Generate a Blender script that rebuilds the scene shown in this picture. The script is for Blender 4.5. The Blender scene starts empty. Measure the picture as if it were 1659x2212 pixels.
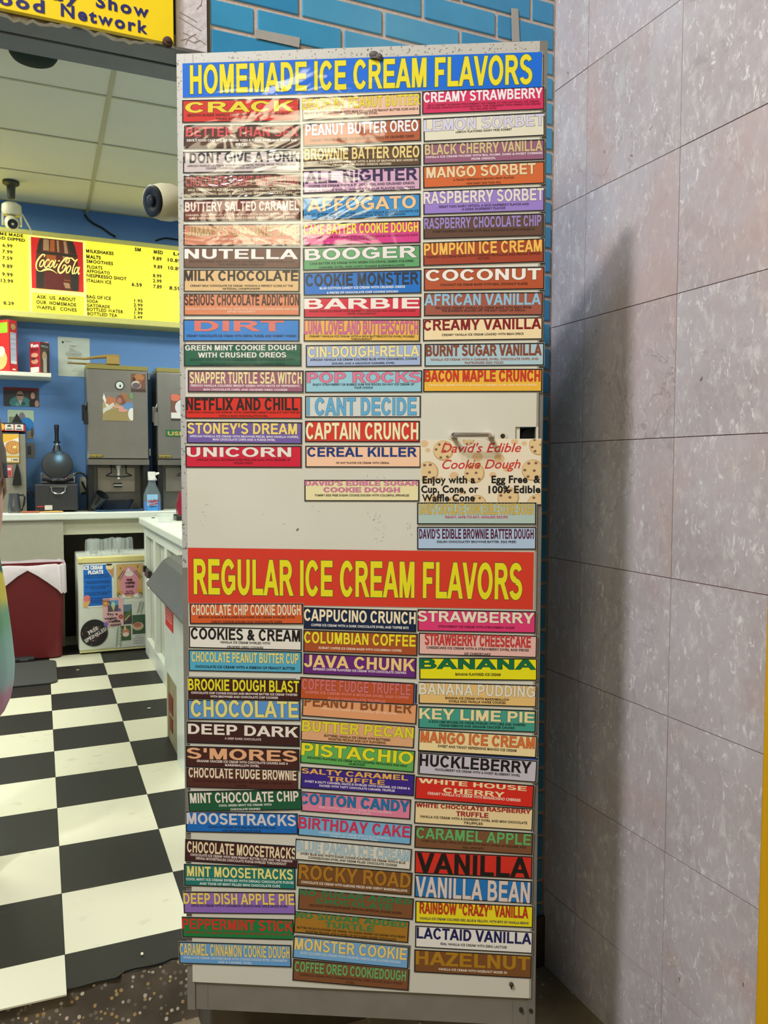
import bpy, bmesh, math, random
from mathutils import Vector, Matrix
random.seed(7)
PI = math.pi
SC = bpy.context.scene
COL = SC.collection

def lin(c):
    c = c / 255.0
    return c / 12.92 if c <= 0.04045 else ((c + 0.055) / 1.055) ** 2.4
def S(r, g, b): return (lin(r), lin(g), lin(b), 1.0)

# ------------------------------------------------------------------ camera
CX, CY, FPX, EYE = 829.5, 1106.0, 1718.55, 1.22
yaw, pitch, roll = math.radians(23.404), math.radians(3.126), math.radians(0.125)
FWD = Vector((math.sin(yaw)*math.cos(pitch), math.cos(yaw)*math.cos(pitch), -math.sin(pitch)))
R0 = Vector((math.cos(yaw), -math.sin(yaw), 0)); U0 = R0.cross(FWD)
RGT = R0*math.cos(roll) + U0*math.sin(roll); UPV = U0*math.cos(roll) - R0*math.sin(roll)
CAM = Vector((0, 0, EYE))
cd = bpy.data.cameras.new('camera'); cam = bpy.data.objects.new('camera', cd); COL.objects.link(cam)
cd.sensor_fit = 'HORIZONTAL'; cd.sensor_width = 36.0; cd.lens = 36.0*FPX/1659.0; cd.clip_start = 0.02
cam.matrix_world = Matrix(((RGT.x, UPV.x, -FWD.x, CAM.x), (RGT.y, UPV.y, -FWD.y, CAM.y), (RGT.z, UPV.z, -FWD.z, CAM.z), (0, 0, 0, 1)))
SC.camera = cam
def ray(x, y): return RGT*((x-CX)/FPX) + UPV*((CY-y)/FPX) + FWD
def at(x, y, ax, val):                      # where the line of sight through a point of the photo meets a plane of the room
    d = ray(x, y); return CAM + d*((val-CAM[ax])/d[ax])

# ------------------------------------------------------------------ world, lamps, exposure
w = bpy.data.worlds.new('night'); SC.world = w; w.use_nodes = True
w.node_tree.nodes['Background'].inputs[0].default_value = (0.75, 0.78, 0.85, 1)
w.node_tree.nodes['Background'].inputs[1].default_value = 0.035
def area(name, loc, target, power, size, color, shape='DISK', sy=None, spread=None):
    l = bpy.data.lights.new(name, 'AREA'); l.energy = power; l.size = size; l.color = color; l.shape = shape
    if sy: l.size_y = sy
    if spread: l.spread = spread
    o = bpy.data.objects.new(name, l); COL.objects.link(o); o.location = loc
    o.rotation_euler = (Vector(target)-Vector(loc)).to_track_quat('-Z', 'Y').to_euler()
    return o
area('canopy_lamp', (-2.47, -0.24, 4.64), (0.9, 1.4, 1.0), 128, 0.40, (1.0, 0.98, 0.98))
area('awning_lamp', (-1.19, 0.34, 4.15), (0.9, 1.4, 1.0), 34, 0.36, (0.80, 0.83, 1.0))
area('warm_bulb', (-0.50, 0.18, 2.40), (0.5, 1.5, 1.7), 9, 0.50, (1.0, 0.89, 0.60))
area('fill_lamp', (-2.2, -1.6, 2.6), (0.7, 1.5, 1.0), 29, 1.2, (1.0, 0.88, 0.62))  # unseen warm fill light, added to lift the shadowed part of the marble wall
for k, (lx, ly) in enumerate(((-1.15, 2.9), (-1.15, 4.4), (1.7, 3.0), (1.7, 4.6), (-1.1, 5.5))):
    area('shop_ceiling_lamp', (lx, ly, 3.0), (lx, ly, 0), 40, 1.1, (0.98, 1.0, 0.88), 'RECTANGLE', 0.55)
SC.view_settings.view_transform = 'Standard'; SC.view_settings.look = 'None'
SC.view_settings.exposure = 0.0; SC.view_settings.gamma = 1.0; SC.view_settings.use_curve_mapping = False

# ------------------------------------------------------------------ materials
MATS = {}
def new_mat(name):
    m = bpy.data.materials.new(name); m.use_nodes = True
    return m, m.node_tree, m.node_tree.nodes['Principled BSDF']
def mat(rgb, rough=0.5, metal=0.0, var=0.06, scale=25.0, bump=0.0, bscale=80.0, spec=0.5, emit=0.0, coat=0.0):
    key = (rgb, rough, metal, var, scale, bump, bscale, spec, emit, coat)
    if key in MATS: return MATS[key]
    m, nt, b = new_mat('m_%d_%d_%d' % rgb)
    n = nt.nodes; L = nt.links
    b.inputs['Roughness'].default_value = rough; b.inputs['Metallic'].default_value = metal
    b.inputs['Specular IOR Level'].default_value = spec
    b.inputs['Coat Weight'].default_value = coat
    c = S(*rgb); b.inputs['Base Color'].default_value = c
    tc = None
    if var > 0 or bump > 0:
        tc = n.new('ShaderNodeTexCoord')
    if var > 0:
        ns = n.new('ShaderNodeTexNoise'); ns.inputs['Scale'].default_value = scale; ns.inputs['Detail'].default_value = 4
        L.new(tc.outputs['Object'], ns.inputs['Vector'])
        mx = n.new('ShaderNodeMix'); mx.data_type = 'RGBA'
        mx.inputs[6].default_value = (c[0]*(1-var*1.6), c[1]*(1-var*1.6), c[2]*(1-var*1.7), 1)
        mx.inputs[7].default_value = (min(1, c[0]*(1+var)), min(1, c[1]*(1+var)), min(1, c[2]*(1+var)), 1)
        L.new(ns.outputs['Fac'], mx.inputs[0]); L.new(mx.outputs[2], b.inputs['Base Color'])
        if emit > 0: L.new(mx.outputs[2], b.inputs['Emission Color'])
    if emit > 0:
        if var <= 0: b.inputs['Emission Color'].default_value = c
        b.inputs['Emission Strength'].default_value = emit
    if bump > 0:
        nb = n.new('ShaderNodeTexNoise'); nb.inputs['Scale'].default_value = bscale; nb.inputs['Detail'].default_value = 5
        L.new(tc.outputs['Object'], nb.inputs['Vector'])
        bp = n.new('ShaderNodeBump'); bp.inputs['Strength'].default_value = bump; bp.inputs['Distance'].default_value = 0.004
        L.new(nb.outputs['Fac'], bp.inputs['Height']); L.new(bp.outputs['Normal'], b.inputs['Normal'])
    MATS[key] = m
    return m

def film(rgb, crinkle=0.0):
    """printed paper under clear plastic film; the film is the coat, crinkle is how rumpled it is"""
    key = ('film', rgb, crinkle)
    if key in MATS: return MATS[key]
    m, nt, b = new_mat('film_%d_%d_%d' % rgb); n = nt.nodes; L = nt.links
    b.inputs['Base Color'].default_value = S(*rgb); b.inputs['Roughness'].default_value = 0.62
    b.inputs['Specular IOR Level'].default_value = 0.25
    b.inputs['Coat Weight'].default_value = 0.9 if crinkle else 0.35
    b.inputs['Coat Roughness'].default_value = 0.09 if crinkle else 0.22
    tc = n.new('ShaderNodeTexCoord')
    mp = n.new('ShaderNodeMapping'); mp.inputs['Scale'].default_value = (14, 34, 1); mp.inputs['Rotation'].default_value = (0, 0, 0.12)
    g = n.new('ShaderNodeNewGeometry')
    # world position keeps the rumples of neighbouring signs different
    vt = n.new('ShaderNodeVectorTransform'); vt.vector_type = 'POINT'; vt.convert_from = 'WORLD'; vt.convert_to = 'WORLD'
    L.new(g.outputs['Position'], vt.inputs[0])
    mp.inputs['Scale'].default_value = (6.5, 6.5, 15)
    L.new(vt.outputs[0], mp.inputs['Vector'])
    ns = n.new('ShaderNodeTexNoise'); ns.inputs['Scale'].default_value = 1.0; ns.inputs['Detail'].default_value = 2.6; ns.inputs['Distortion'].default_value = 0.9
    L.new(mp.outputs[0], ns.inputs['Vector'])
    bp = n.new('ShaderNodeBump'); bp.inputs['Strength'].default_value = 1.0
    bp.inputs['Distance'].default_value = 0.0125*crinkle if crinkle else 0.0016
    L.new(ns.outputs['Fac'], bp.inputs['Height']); L.new(bp.outputs['Normal'], b.inputs['Coat Normal'])
    MATS[key] = m
    return m

def glass(rgb=(230, 240, 235), rough=0.05, alpha=0.35):
    key = ('glass', rgb, rough, alpha)
    if key in MATS: return MATS[key]
    m, nt, b = new_mat('clear_plastic'); n = nt.nodes; L = nt.links
    b.inputs['Base Color'].default_value = S(*rgb); b.inputs['Roughness'].default_value = rough
    tr = n.new('ShaderNodeBsdfTransparent'); mx = n.new('ShaderNodeMixShader'); mx.inputs[0].default_value = alpha
    L.new(tr.outputs[0], mx.inputs[1]); L.new(b.outputs[0], mx.inputs[2]); L.new(mx.outputs[0], n['Material Output'].inputs['Surface'])
    MATS[key] = m
    return m

# ------------------------------------------------------------------ mesh builder
class MB:
    def __init__(s): s.v = []; s.f = []; s.m = []
    def add(s, vs, fs, mi=0):
        o = len(s.v); s.v += [tuple(p) for p in vs]
        for f in fs: s.f.append(tuple(i+o for i in f)); s.m.append(mi)
        return s
    def box(s, x0, x1, y0, y1, z0, z1, mi=0):
        return s.add([(x0,y0,z0),(x1,y0,z0),(x1,y1,z0),(x0,y1,z0),(x0,y0,z1),(x1,y0,z1),(x1,y1,z1),(x0,y1,z1)],
                     [(0,3,2,1),(4,5,6,7),(0,1,5,4),(1,2,6,5),(2,3,7,6),(3,0,4,7)], mi)
    def poly(s, pts, mi=0): return s.add(pts, [tuple(range(len(pts)))], mi)
    def prism(s, pts, d, mi=0):              # closed outline pts (3-D, planar) pushed along d
        n = len(pts); d = Vector(d)
        vs = [Vector(p) for p in pts] + [Vector(p)+d for p in pts]
        fs = [tuple(range(n-1, -1, -1)), tuple(range(n, 2*n))] + [(i, (i+1) % n, n+(i+1) % n, n+i) for i in range(n)]
        return s.add(vs, fs, mi)
    def cyl(s, p0, p1, r0, r1=None, n=20, mi=0, cap=True):
        r1 = r0 if r1 is None else r1; p0 = Vector(p0); p1 = Vector(p1); a = (p1-p0).normalized()
        t = Vector((0,0,1)) if abs(a.z) < 0.9 else Vector((1,0,0)); u = a.cross(t).normalized(); v = a.cross(u)
        vs = []
        for p, r in ((p0, r0), (p1, r1)):
            vs += [p + (u*math.cos(2*PI*i/n) + v*math.sin(2*PI*i/n))*r for i in range(n)]
        fs = [(i, (i+1) % n, n+(i+1) % n, n+i) for i in range(n)]
        if cap: fs += [tuple(range(n-1, -1, -1)), tuple(range(n, 2*n))]
        return s.add(vs, fs, mi)
    def lathe(s, prof, c=(0,0,0), ax=(0,0,1), n=28, mi=0, sx=1.0, sy=1.0, cap=True):
        c = Vector(c); a = Vector(ax).normalized(); t = Vector((1,0,0)) if abs(a.x) < 0.9 else Vector((0,1,0))
        v = a.cross(t).normalized(); u = v.cross(a)
        vs = []
        for r, h in prof:
            vs += [c + a*h + u*(math.cos(2*PI*i/n)*r*sx) + v*(math.sin(2*PI*i/n)*r*sy) for i in range(n)]
        fs = []
        for k in range(len(prof)-1):
            fs += [(k*n+i, k*n+(i+1) % n, (k+1)*n+(i+1) % n, (k+1)*n+i) for i in range(n)]
        if cap: fs += [tuple(range(n-1, -1, -1)), tuple(range((len(prof)-1)*n, len(prof)*n))]
        return s.add(vs, fs, mi)
    def tube(s, path, r, n=8, mi=0, cap=True):
        path = [Vector(p) for p in path]; m = len(path); vs = []
        for k, p in enumerate(path):
            a = (path[min(k+1, m-1)] - path[max(k-1, 0)]).normalized()
            t = Vector((0,0,1)) if abs(a.z) < 0.9 else Vector((1,0,0)); u = a.cross(t).normalized(); v = a.cross(u)
            rr = r[k] if isinstance(r, (list, tuple)) else r
            vs += [p + (u*math.cos(2*PI*i/n) + v*math.sin(2*PI*i/n))*rr for i in range(n)]
        fs = []
        for k in range(m-1):
            fs += [(k*n+i, k*n+(i+1) % n, (k+1)*n+(i+1) % n, (k+1)*n+i) for i in range(n)]
        if cap: fs += [tuple(range(n-1, -1, -1)), tuple(range((m-1)*n, m*n))]
        return s.add(vs, fs, mi)
    def ball(s, c, rx, ry=None, rz=None, n=16, mi=0):
        ry = ry or rx; rz = rz or rx; c = Vector(c); k = n//2; vs = [c+Vector((0,0,-rz))]
        for j in range(1, k):
            t = -PI/2 + PI*j/k
            vs += [c+Vector((rx*math.cos(t)*math.cos(2*PI*i/n), ry*math.cos(t)*math.sin(2*PI*i/n), rz*math.sin(t))) for i in range(n)]
        vs.append(c+Vector((0,0,rz))); e = len(vs)-1; fs = []
        for i in range(n):
            fs.append((0, 1+(i+1) % n, 1+i)); fs.append((e, 1+(k-2)*n+i, 1+(k-2)*n+(i+1) % n))
            for j in range(k-2): fs.append((1+j*n+i, 1+j*n+(i+1) % n, 1+(j+1)*n+(i+1) % n, 1+(j+1)*n+i))
        return s.add(vs, fs, mi)
    def build(s, name, mats, parent=None, smooth=False, bevel=0.0, seg=2):
        me = bpy.data.meshes.new(name); me.from_pydata(s.v, [], s.f)
        for m in (mats if isinstance(mats, (list, tuple)) else [mats]): me.materials.append(m)
        for p, mi in zip(me.polygons, s.m): p.material_index = mi
        if smooth:
            for p in me.polygons: p.use_smooth = True
        me.update()
        o = bpy.data.objects.new(name, me); COL.objects.link(o)
        if parent: o.parent = parent
        if bevel > 0:
            b = o.modifiers.new('bevel', 'BEVEL'); b.width = bevel; b.segments = seg; b.limit_method = 'ANGLE'; b.angle_limit = 0.6
        if smooth:
            bm = bmesh.new(); bm.from_mesh(me)
            for e in bm.edges:
                if len(e.link_faces) == 2 and e.calc_face_angle(0) > 0.75: e.smooth = False
            bm.to_mesh(me); bm.free()
        return o

def tag(o, label=None, cat=None, group=None, kind=None):
    if label: o['label'] = label
    if cat: o['category'] = cat
    if group: o['group'] = group
    if kind: o['kind'] = kind
    return o
def thing(name, label, cat, loc=(0,0,0), rz=0.0, group=None):
    o = bpy.data.objects.new(name, None); COL.objects.link(o); o.empty_display_size = 0.05
    o.location = loc; o.rotation_euler = (0, 0, rz)
    return tag(o, label, cat, group)
def frame(o, origin, ux, n):                # stand object o in a sheet frame: x along the sheet, y up the sheet, z out of it
    ux = Vector(ux).normalized(); n = Vector(n).normalized(); uy = n.cross(ux); O = Vector(origin)
    o.matrix_world = Matrix(((ux.x, uy.x, n.x, O.x), (ux.y, uy.y, n.y, O.y), (ux.z, uy.z, n.z, O.z), (0, 0, 0, 1)))
    return o

# ------------------------------------------------------------------ lettering from the built-in font
GL = {}
def raw(s, off, shear=0.0):
    c = bpy.data.curves.new('t', 'FONT'); c.body = s; c.offset = off; c.resolution_u = 3; c.shear = shear
    o = bpy.data.objects.new('t', c); COL.objects.link(o)
    me = bpy.data.meshes.new_from_object(o)
    vs = [tuple(v.co) for v in me.vertices]; fs = [tuple(p.vertices) for p in me.polygons]
    bpy.data.objects.remove(o); bpy.data.curves.remove(c); bpy.data.meshes.remove(me)
    return vs, fs
def glyph(ch, off, shear=0.0):
    k = (ch, off, shear)
    if k not in GL:
        a, f = raw(ch, off, shear); b, _ = raw(ch+ch, off, 0.0); a0, _ = raw(ch, off, 0.0)
        adv = (max(p[0] for p in b)-max(p[0] for p in a0)) if a else 0.3
        GL[k] = (a, f, adv)
    return GL[k]
def text_mesh(s, off=0.03, track=0.03, shear=0.0, base=None):
    base = off if base is None else base
    x = 0.0; vs = []; fs = []
    for ch in s:
        if ch == ' ': x += 0.30; continue
        if ch == 'M':
            t = .095+2*off; l, r_, y0, y1 = .085-off, .755+off, -off, .69+off; m_ = (l+r_)/2
            for P in ([(l, y0), (l+t, y0), (l+t, y1), (l, y1)], [(r_-t, y0), (r_, y0), (r_, y1), (r_-t, y1)], [(l, y1), (m_-t*.55, y0+.06), (m_+t*.55, y0+.06), (l+t*1.15, y1)], [(r_, y1), (r_-t*1.15, y1), (m_-t*.55, y0+.06), (m_+t*.55, y0+.06)]):
                if sum(P[i-1][0]*P[i][1]-P[i][0]*P[i-1][1] for i in range(4)) < 0: P = P[::-1]
                o = len(vs); vs += [(px_+x+shear*py_, py_, len(fs) % 4) for px_, py_ in P]; fs.append((o, o+1, o+2, o+3))
            x += .84+2*base+track-.02; continue
        a, f, _ = glyph(ch, min(off, {'M': .002, 'w': .022, 'k': .024, 'N': .028, 'W': .022, 'y': .022}.get(ch, off)), shear); adv = glyph(ch, base, shear)[2]
        o = len(vs); vs += [(p[0]+x, p[1]) for p in a]; fs += [tuple(i+o for i in q) for q in f]
        x += adv + track
    return vs, fs
# heavy block capitals drawn as bars, slanted bars and round bands; x in ems, y from 0 to 1
V_, H_ = .147, .168
def _r(x0, x1, y0, y1): return ('p', [(x0, y0), (x1, y0), (x1, y1), (x0, y1)])
def _p(*pts): return ('p', list(pts))
def _a(cx, cy, rx, ry, a0, a1, tx=.150, ty=.172): return ('a', cx, cy, rx, ry, a0, a1, tx, ty)
def _f(pc, wd): return [('p', [(wd-x, y) for x, y in q_[1]]) for q_ in pc]
CAPS = {
 'A': (.722, [_p((0,0),(.157,0),(.440,1),(.283,1)), _p((.722,0),(.565,0),(.283,1),(.440,1)), _r(.15,.57,.225,.385)]),
 'B': (.722, [_r(.073,.22,0,1), _r(.073,.41,0,H_), _r(.073,.40,1-H_,1), _r(.073,.42,.43,.59), _a(.40,.715,.215,.285,-90,90), _a(.40,.295,.275,.295,-90,90)]),
 'C': (.722, [_a(.372,.5,.325,.512,36,324)]),
 'D': (.722, [_r(.073,.22,0,1), _r(.073,.345,0,H_), _r(.073,.345,1-H_,1), _a(.34,.5,.331,.5,-90,90)]),
 'E': (.667, [_r(.073,.22,0,1), _r(.073,.612,1-H_,1), _r(.073,.578,.42,.585), _r(.073,.622,0,H_)]),
 'F': (.611, [_r(.074,.221,0,1), _r(.074,.568,1-H_,1), _r(.074,.495,.405,.57)]),
 'G': (.778, [_a(.385,.5,.342,.512,38,322), _r(.395,.715,.375,.54), _r(.570,.715,.13,.54)]),
 'H': (.722, [_r(.074,.221,0,1), _r(.499,.646,0,1), _r(.2,.52,.43,.60)]),
 'I': (.278, [_r(.066,.213,0,1)]),
 'J': (.556, [_r(.331,.478,.28,1), _a(.25,.285,.228,.30,180,360)]),
 'K': (.722, [_r(.074,.221,0,1), _p((.2,.27),(.2,.47),(.515,1),(.705,1)), _p((.30,.54),(.415,.66),(.722,0),(.545,0))]),
 'L': (.611, [_r(.076,.223,0,1), _r(.076,.580,0,H_)]),
 'M': (.833, [_r(.071,.207,0,1), _r(.625,.761,0,1), _p((.071,1),(.275,1),(.487,0),(.345,0)), _p((.761,1),(.557,1),(.345,0),(.487,0))]),
 'N': (.722, [_r(.074,.214,0,1), _r(.506,.646,0,1), _p((.074,1),(.225,1),(.646,0),(.495,0))]),
 'O': (.778, [_a(.388,.5,.345,.512,0,360)]),
 'P': (.667, [_r(.073,.22,0,1), _r(.073,.39,1-H_,1), _r(.073,.39,.37,.537), _a(.38,.685,.242,.315,-90,90)]),
 'Q': (.778, [_a(.388,.5,.345,.512,0,360), _p((.40,.24),(.52,.32),(.745,.0),(.62,-.06))]),
 'R': (.722, [_r(.073,.22,0,1), _r(.073,.41,1-H_,1), _r(.073,.41,.42,.583), _a(.40,.71,.245,.29,-90,90), _p((.325,.45),(.475,.50),(.721,0),(.548,0))]),
 'S': (.667, [_a(.325,.735,.275,.277,22,270,.147,.163), _a(.327,.282,.29,.294,197,450,.147,.165)]),
 'T': (.611, [_r(.021,.591,1-H_,1), _r(.2325,.3795,0,1)]),
 'U': (.722, [_r(.071,.218,.36,1), _r(.500,.647,.36,1), _a(.359,.365,.288,.378,180,360)]),
 'V': (.667, [_p((0,1),(.158,1),(.412,0),(.255,0)), _p((.667,1),(.509,1),(.255,0),(.412,0))]),
 'W': (.944, [_p((.003,1),(.152,1),(.345,0),(.193,0)), _p((.193,0),(.345,0),(.545,1),(.400,1)), _p((.400,1),(.545,1),(.752,0),(.600,0)), _p((.600,0),(.752,0),(.941,1),(.793,1))]),
 'X': (.667, [_p((.0,1),(.18,1),(.666,0),(.486,0)), _p((.666,1),(.486,1),(.0,0),(.18,0))]),
 'Y': (.667, [_p((0,1),(.172,1),(.41,.40),(.262,.36)), _p((.667,1),(.495,1),(.257,.36),(.405,.36)), _r(.260,.407,0,.44)]),
 'Z': (.611, [_r(.04,.578,1-H_,1), _r(.025,.591,0,H_), _p((.375,.86),(.578,.86),(.232,.14),(.028,.14))]),
 "'": (.238, [_r(.062,.176,.62,1)]), '"': (.474, [_r(.064,.178,.62,1), _r(.296,.410,.62,1)]), '-': (.333, [_r(.053,.280,.27,.44)])}
def grow(pts, d):                            # push every side of a convex outline out by d
    n = len(pts); ar = sum(pts[i][0]*pts[(i+1) % n][1]-pts[(i+1) % n][0]*pts[i][1] for i in range(n))
    if ar < 0: pts = pts[::-1]
    L = []
    for i in range(n):
        (x0, y0), (x1, y1) = pts[i], pts[(i+1) % n]; l = math.hypot(x1-x0, y1-y0) or 1; nx, ny = (y1-y0)/l, -(x1-x0)/l
        L.append((nx, ny, nx*x0+ny*y0+d))
    out = []
    for i in range(n):
        a, b = L[i-1], L[i]; det = a[0]*b[1]-a[1]*b[0]
        if abs(det) < .12: out.append((pts[i][0]+b[0]*d, pts[i][1]+b[1]*d)); continue
        out.append(((a[2]*b[1]-a[1]*b[2])/det, (a[0]*b[2]-a[2]*b[0])/det))
    return out
def caps_mesh(s, extra=0.0):
    x = 0.0; vs = []; fs = []
    for ch in s:
        if ch == ' ': x += 0.278; continue
        if ch not in CAPS:
            a, f, adv = glyph(ch, .04); ax = min(p[0] for p in a); bx = max(p[0] for p in a)
            o = len(vs); vs += [((p[0]-ax)*.669/(bx-ax)+x+.04, (p[1]+.04)/.77) for p in a]; fs += [tuple(i+o for i in q_) for q_ in f]; x += .722; continue
        adv, pcs = CAPS[ch]
        for lv, pc in enumerate(pcs):
            o = len(vs)
            if pc[0] == 'p':
                P = grow(pc[1], extra) if extra else pc[1]
                if sum(P[i-1][0]*P[i][1]-P[i][0]*P[i-1][1] for i in range(len(P))) < 0: P = P[::-1]
                vs += [(px_+x, py_, lv) for px_, py_ in P]; fs.append(tuple(range(o, o+len(P))))
            else:
                _, cx, cy, rx, ry, a0, a1, tx, ty = pc; e_ = 0 if a1-a0 >= 360 else math.degrees(extra/.3)
                a0 -= e_; a1 += e_; n = max(8, int((a1-a0)/10)); ro, so, ri, si = rx+extra, ry+extra, rx-tx-extra, ry-ty-extra
                for k in range(n+1):
                    t = math.radians(a0+(a1-a0)*k/n); vs.append((x+cx+ro*math.cos(t), cy+so*math.sin(t), lv)); vs.append((x+cx+ri*math.cos(t), cy+si*math.sin(t), lv))
                for k in range(n): fs.append((o+2*k+1, o+2*k, o+2*k+2, o+2*k+3))
        x += adv
    return vs, fs
def fit_text(mb, s, x0, x1, y0, y1, z, mi=0, off=0.03, outline=None, zo=None, shear=0.0, track=0.03, caps=False):
    """letters of s fill the rectangle; outline = material index of a slightly fatter copy behind them"""
    if caps:
        vs, fs = caps_mesh(s, .010); ay, by = -.01, 1.01
    else:
        vs, fs = text_mesh(s, off, track, shear); ay, by = -off, 0.69+off
    if not vs: return
    ax = min(v[0] for v in vs); bx = max(v[0] for v in vs)
    kx = (x1-x0)/(bx-ax); ky = (y1-y0)/(by-ay)
    lz = lambda v: 1.5e-5*v[2] if len(v) > 2 else 0.0          # the bars of a letter lie on one another, never in one plane
    mb.add([(x0+(v[0]-ax)*kx, y0+(v[1]-ay)*ky, z+lz(v)) for v in vs], fs, mi)
    if outline is not None:
        ws, gs = caps_mesh(s, .027) if caps else text_mesh(s, off+0.016, track, shear, base=off)
        mb.add([(x0+(v[0]-ax)*kx, y0+(v[1]-ay)*ky, (z if zo is None else zo)+lz(v)) for v in ws], gs, outline)

# ================================================================== THE SETTING
def struct(name, mb, mats, bevel=0.0, smooth=False):
    return tag(mb.build(name, mats, None, smooth, bevel), kind='structure')
YB = 1.765          # face of the storefront
GZ = -0.135         # ground outside, one low step below the shop floor
YW = 6.2            # back wall of the shop
CZ = 3.05           # shop ceiling

# ---- materials with their own node trees
def marble():
    m, nt, b = new_mat('marble_tile'); n = nt.nodes; L = nt.links
    tc = n.new('ShaderNodeTexCoord'); at_ = n.new('ShaderNodeAttribute'); at_.attribute_name = 'tile_offset'
    ad = n.new('ShaderNodeVectorMath'); ad.operation = 'ADD'; L.new(tc.outputs['Object'], ad.inputs[0]); L.new(at_.outputs['Vector'], ad.inputs[1])
    def noise(scale, detail=6, dist=0.0, stretch=None, rough=0.6):
        x = n.new('ShaderNodeTexNoise'); x.inputs['Scale'].default_value = scale; x.inputs['Detail'].default_value = detail
        x.inputs['Distortion'].default_value = dist; x.inputs['Roughness'].default_value = rough
        if stretch:
            mp = n.new('ShaderNodeMapping'); mp.inputs['Scale'].default_value = stretch; mp.inputs['Rotation'].default_value = (0.45, 0, 0)
            L.new(ad.outputs[0], mp.inputs['Vector']); L.new(mp.outputs[0], x.inputs['Vector'])
        else: L.new(ad.outputs[0], x.inputs['Vector'])
        return x
    def ramp(src, stops):
        r = n.new('ShaderNodeValToRGB'); e = r.color_ramp.elements
        e[0].position, e[0].color = stops[0]; e[1].position, e[1].color = stops[-1]
        for p, c in stops[1:-1]:
            q = e.new(p); q.color = c
        L.new(src, r.inputs[0]); return r
    def mix(fac, a, c):
        x = n.new('ShaderNodeMix'); x.data_type = 'RGBA'; L.new(fac, x.inputs[0])
        for i, q in ((6, a), (7, c)):
            if isinstance(q, tuple): x.inputs[i].default_value = q
            else: L.new(q, x.inputs[i])
        return x.outputs[2]
    W = lambda v: (v, v, v, 1)
    base = ramp(noise(3.0, 5, 0.6).outputs['Fac'], [(0.30, S(176, 165, 166)), (0.5, S(190, 181, 184)), (0.72, S(198, 194, 202))])
    fine = ramp(noise(60, 5, 0.3, (1, 1.0, 0.7)).outputs['Fac'], [(0.35, W(0)), (0.7, W(0.45))])
    c = mix(fine.outputs[0], base.outputs[0], S(206, 202, 203))
    fl = ramp(noise(27, 8, 0.35, (1, 1.25, 0.7), 0.72).outputs['Fac'], [(0.53, W(0)), (0.66, W(0.62))])
    c = mix(fl.outputs[0], c, S(226, 222, 220))
    f2 = ramp(noise(58, 6, 0.9, (1, 1.35, 0.6), 0.68).outputs['Fac'], [(0.575, W(0)), (0.65, W(0.95))])
    c = mix(f2.outputs[0], c, S(232, 228, 228))
    dk = ramp(noise(11, 8, 1.2, None, 0.7).outputs['Fac'], [(0.30, W(0.35)), (0.42, W(0))])
    c = mix(dk.outputs[0], c, S(140, 130, 132))
    pk = ramp(noise(1.5, 4, 0.8).outputs['Fac'], [(0.50, W(0)), (0.66, W(0.55))])
    c = mix(pk.outputs[0], c, S(196, 166, 158))
    # thin crooked veins
    nv = noise(4.2, 7, 1.1); vn = n.new('ShaderNodeMath'); vn.operation = 'SUBTRACT'; vn.inputs[1].default_value = 0.5
    L.new(nv.outputs['Fac'], vn.inputs[0]); ab = n.new('ShaderNodeMath'); ab.operation = 'ABSOLUTE'; L.new(vn.outputs[0], ab.inputs[0])
    vr = ramp(ab.outputs[0], [(0.0, W(0.42)), (0.004, W(0.2)), (0.009, W(0))])
    gate = ramp(noise(2.6, 3).outputs['Fac'], [(0.56, W(0)), (0.68, W(1))])
    ml = n.new('ShaderNodeMath'); ml.operation = 'MULTIPLY'; L.new(vr.outputs[0], ml.inputs[0]); L.new(gate.outputs[0], ml.inputs[1])
    c = mix(ml.outputs[0], c, S(104, 84, 76))
    # pits
    pt = ramp(noise(46, 2, 0, (1, 1, 0.6)).outputs['Fac'], [(0.225, W(0.7)), (0.26, W(0))])
    c = mix(pt.outputs[0], c, S(112, 88, 76))
    L.new(c, b.inputs['Base Color']); b.inputs['Roughness'].default_value = 0.42; b.inputs['Specular IOR Level'].default_value = 0.35
    bp = n.new('ShaderNodeBump'); bp.inputs['Strength'].default_value = 0.25; bp.inputs['Distance'].default_value = 0.002
    L.new(noise(30, 6, 1.0, (1, 1, 0.5)).outputs['Fac'], bp.inputs['Height']); L.new(bp.outputs['Normal'], b.inputs['Normal'])
    return m

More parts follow.
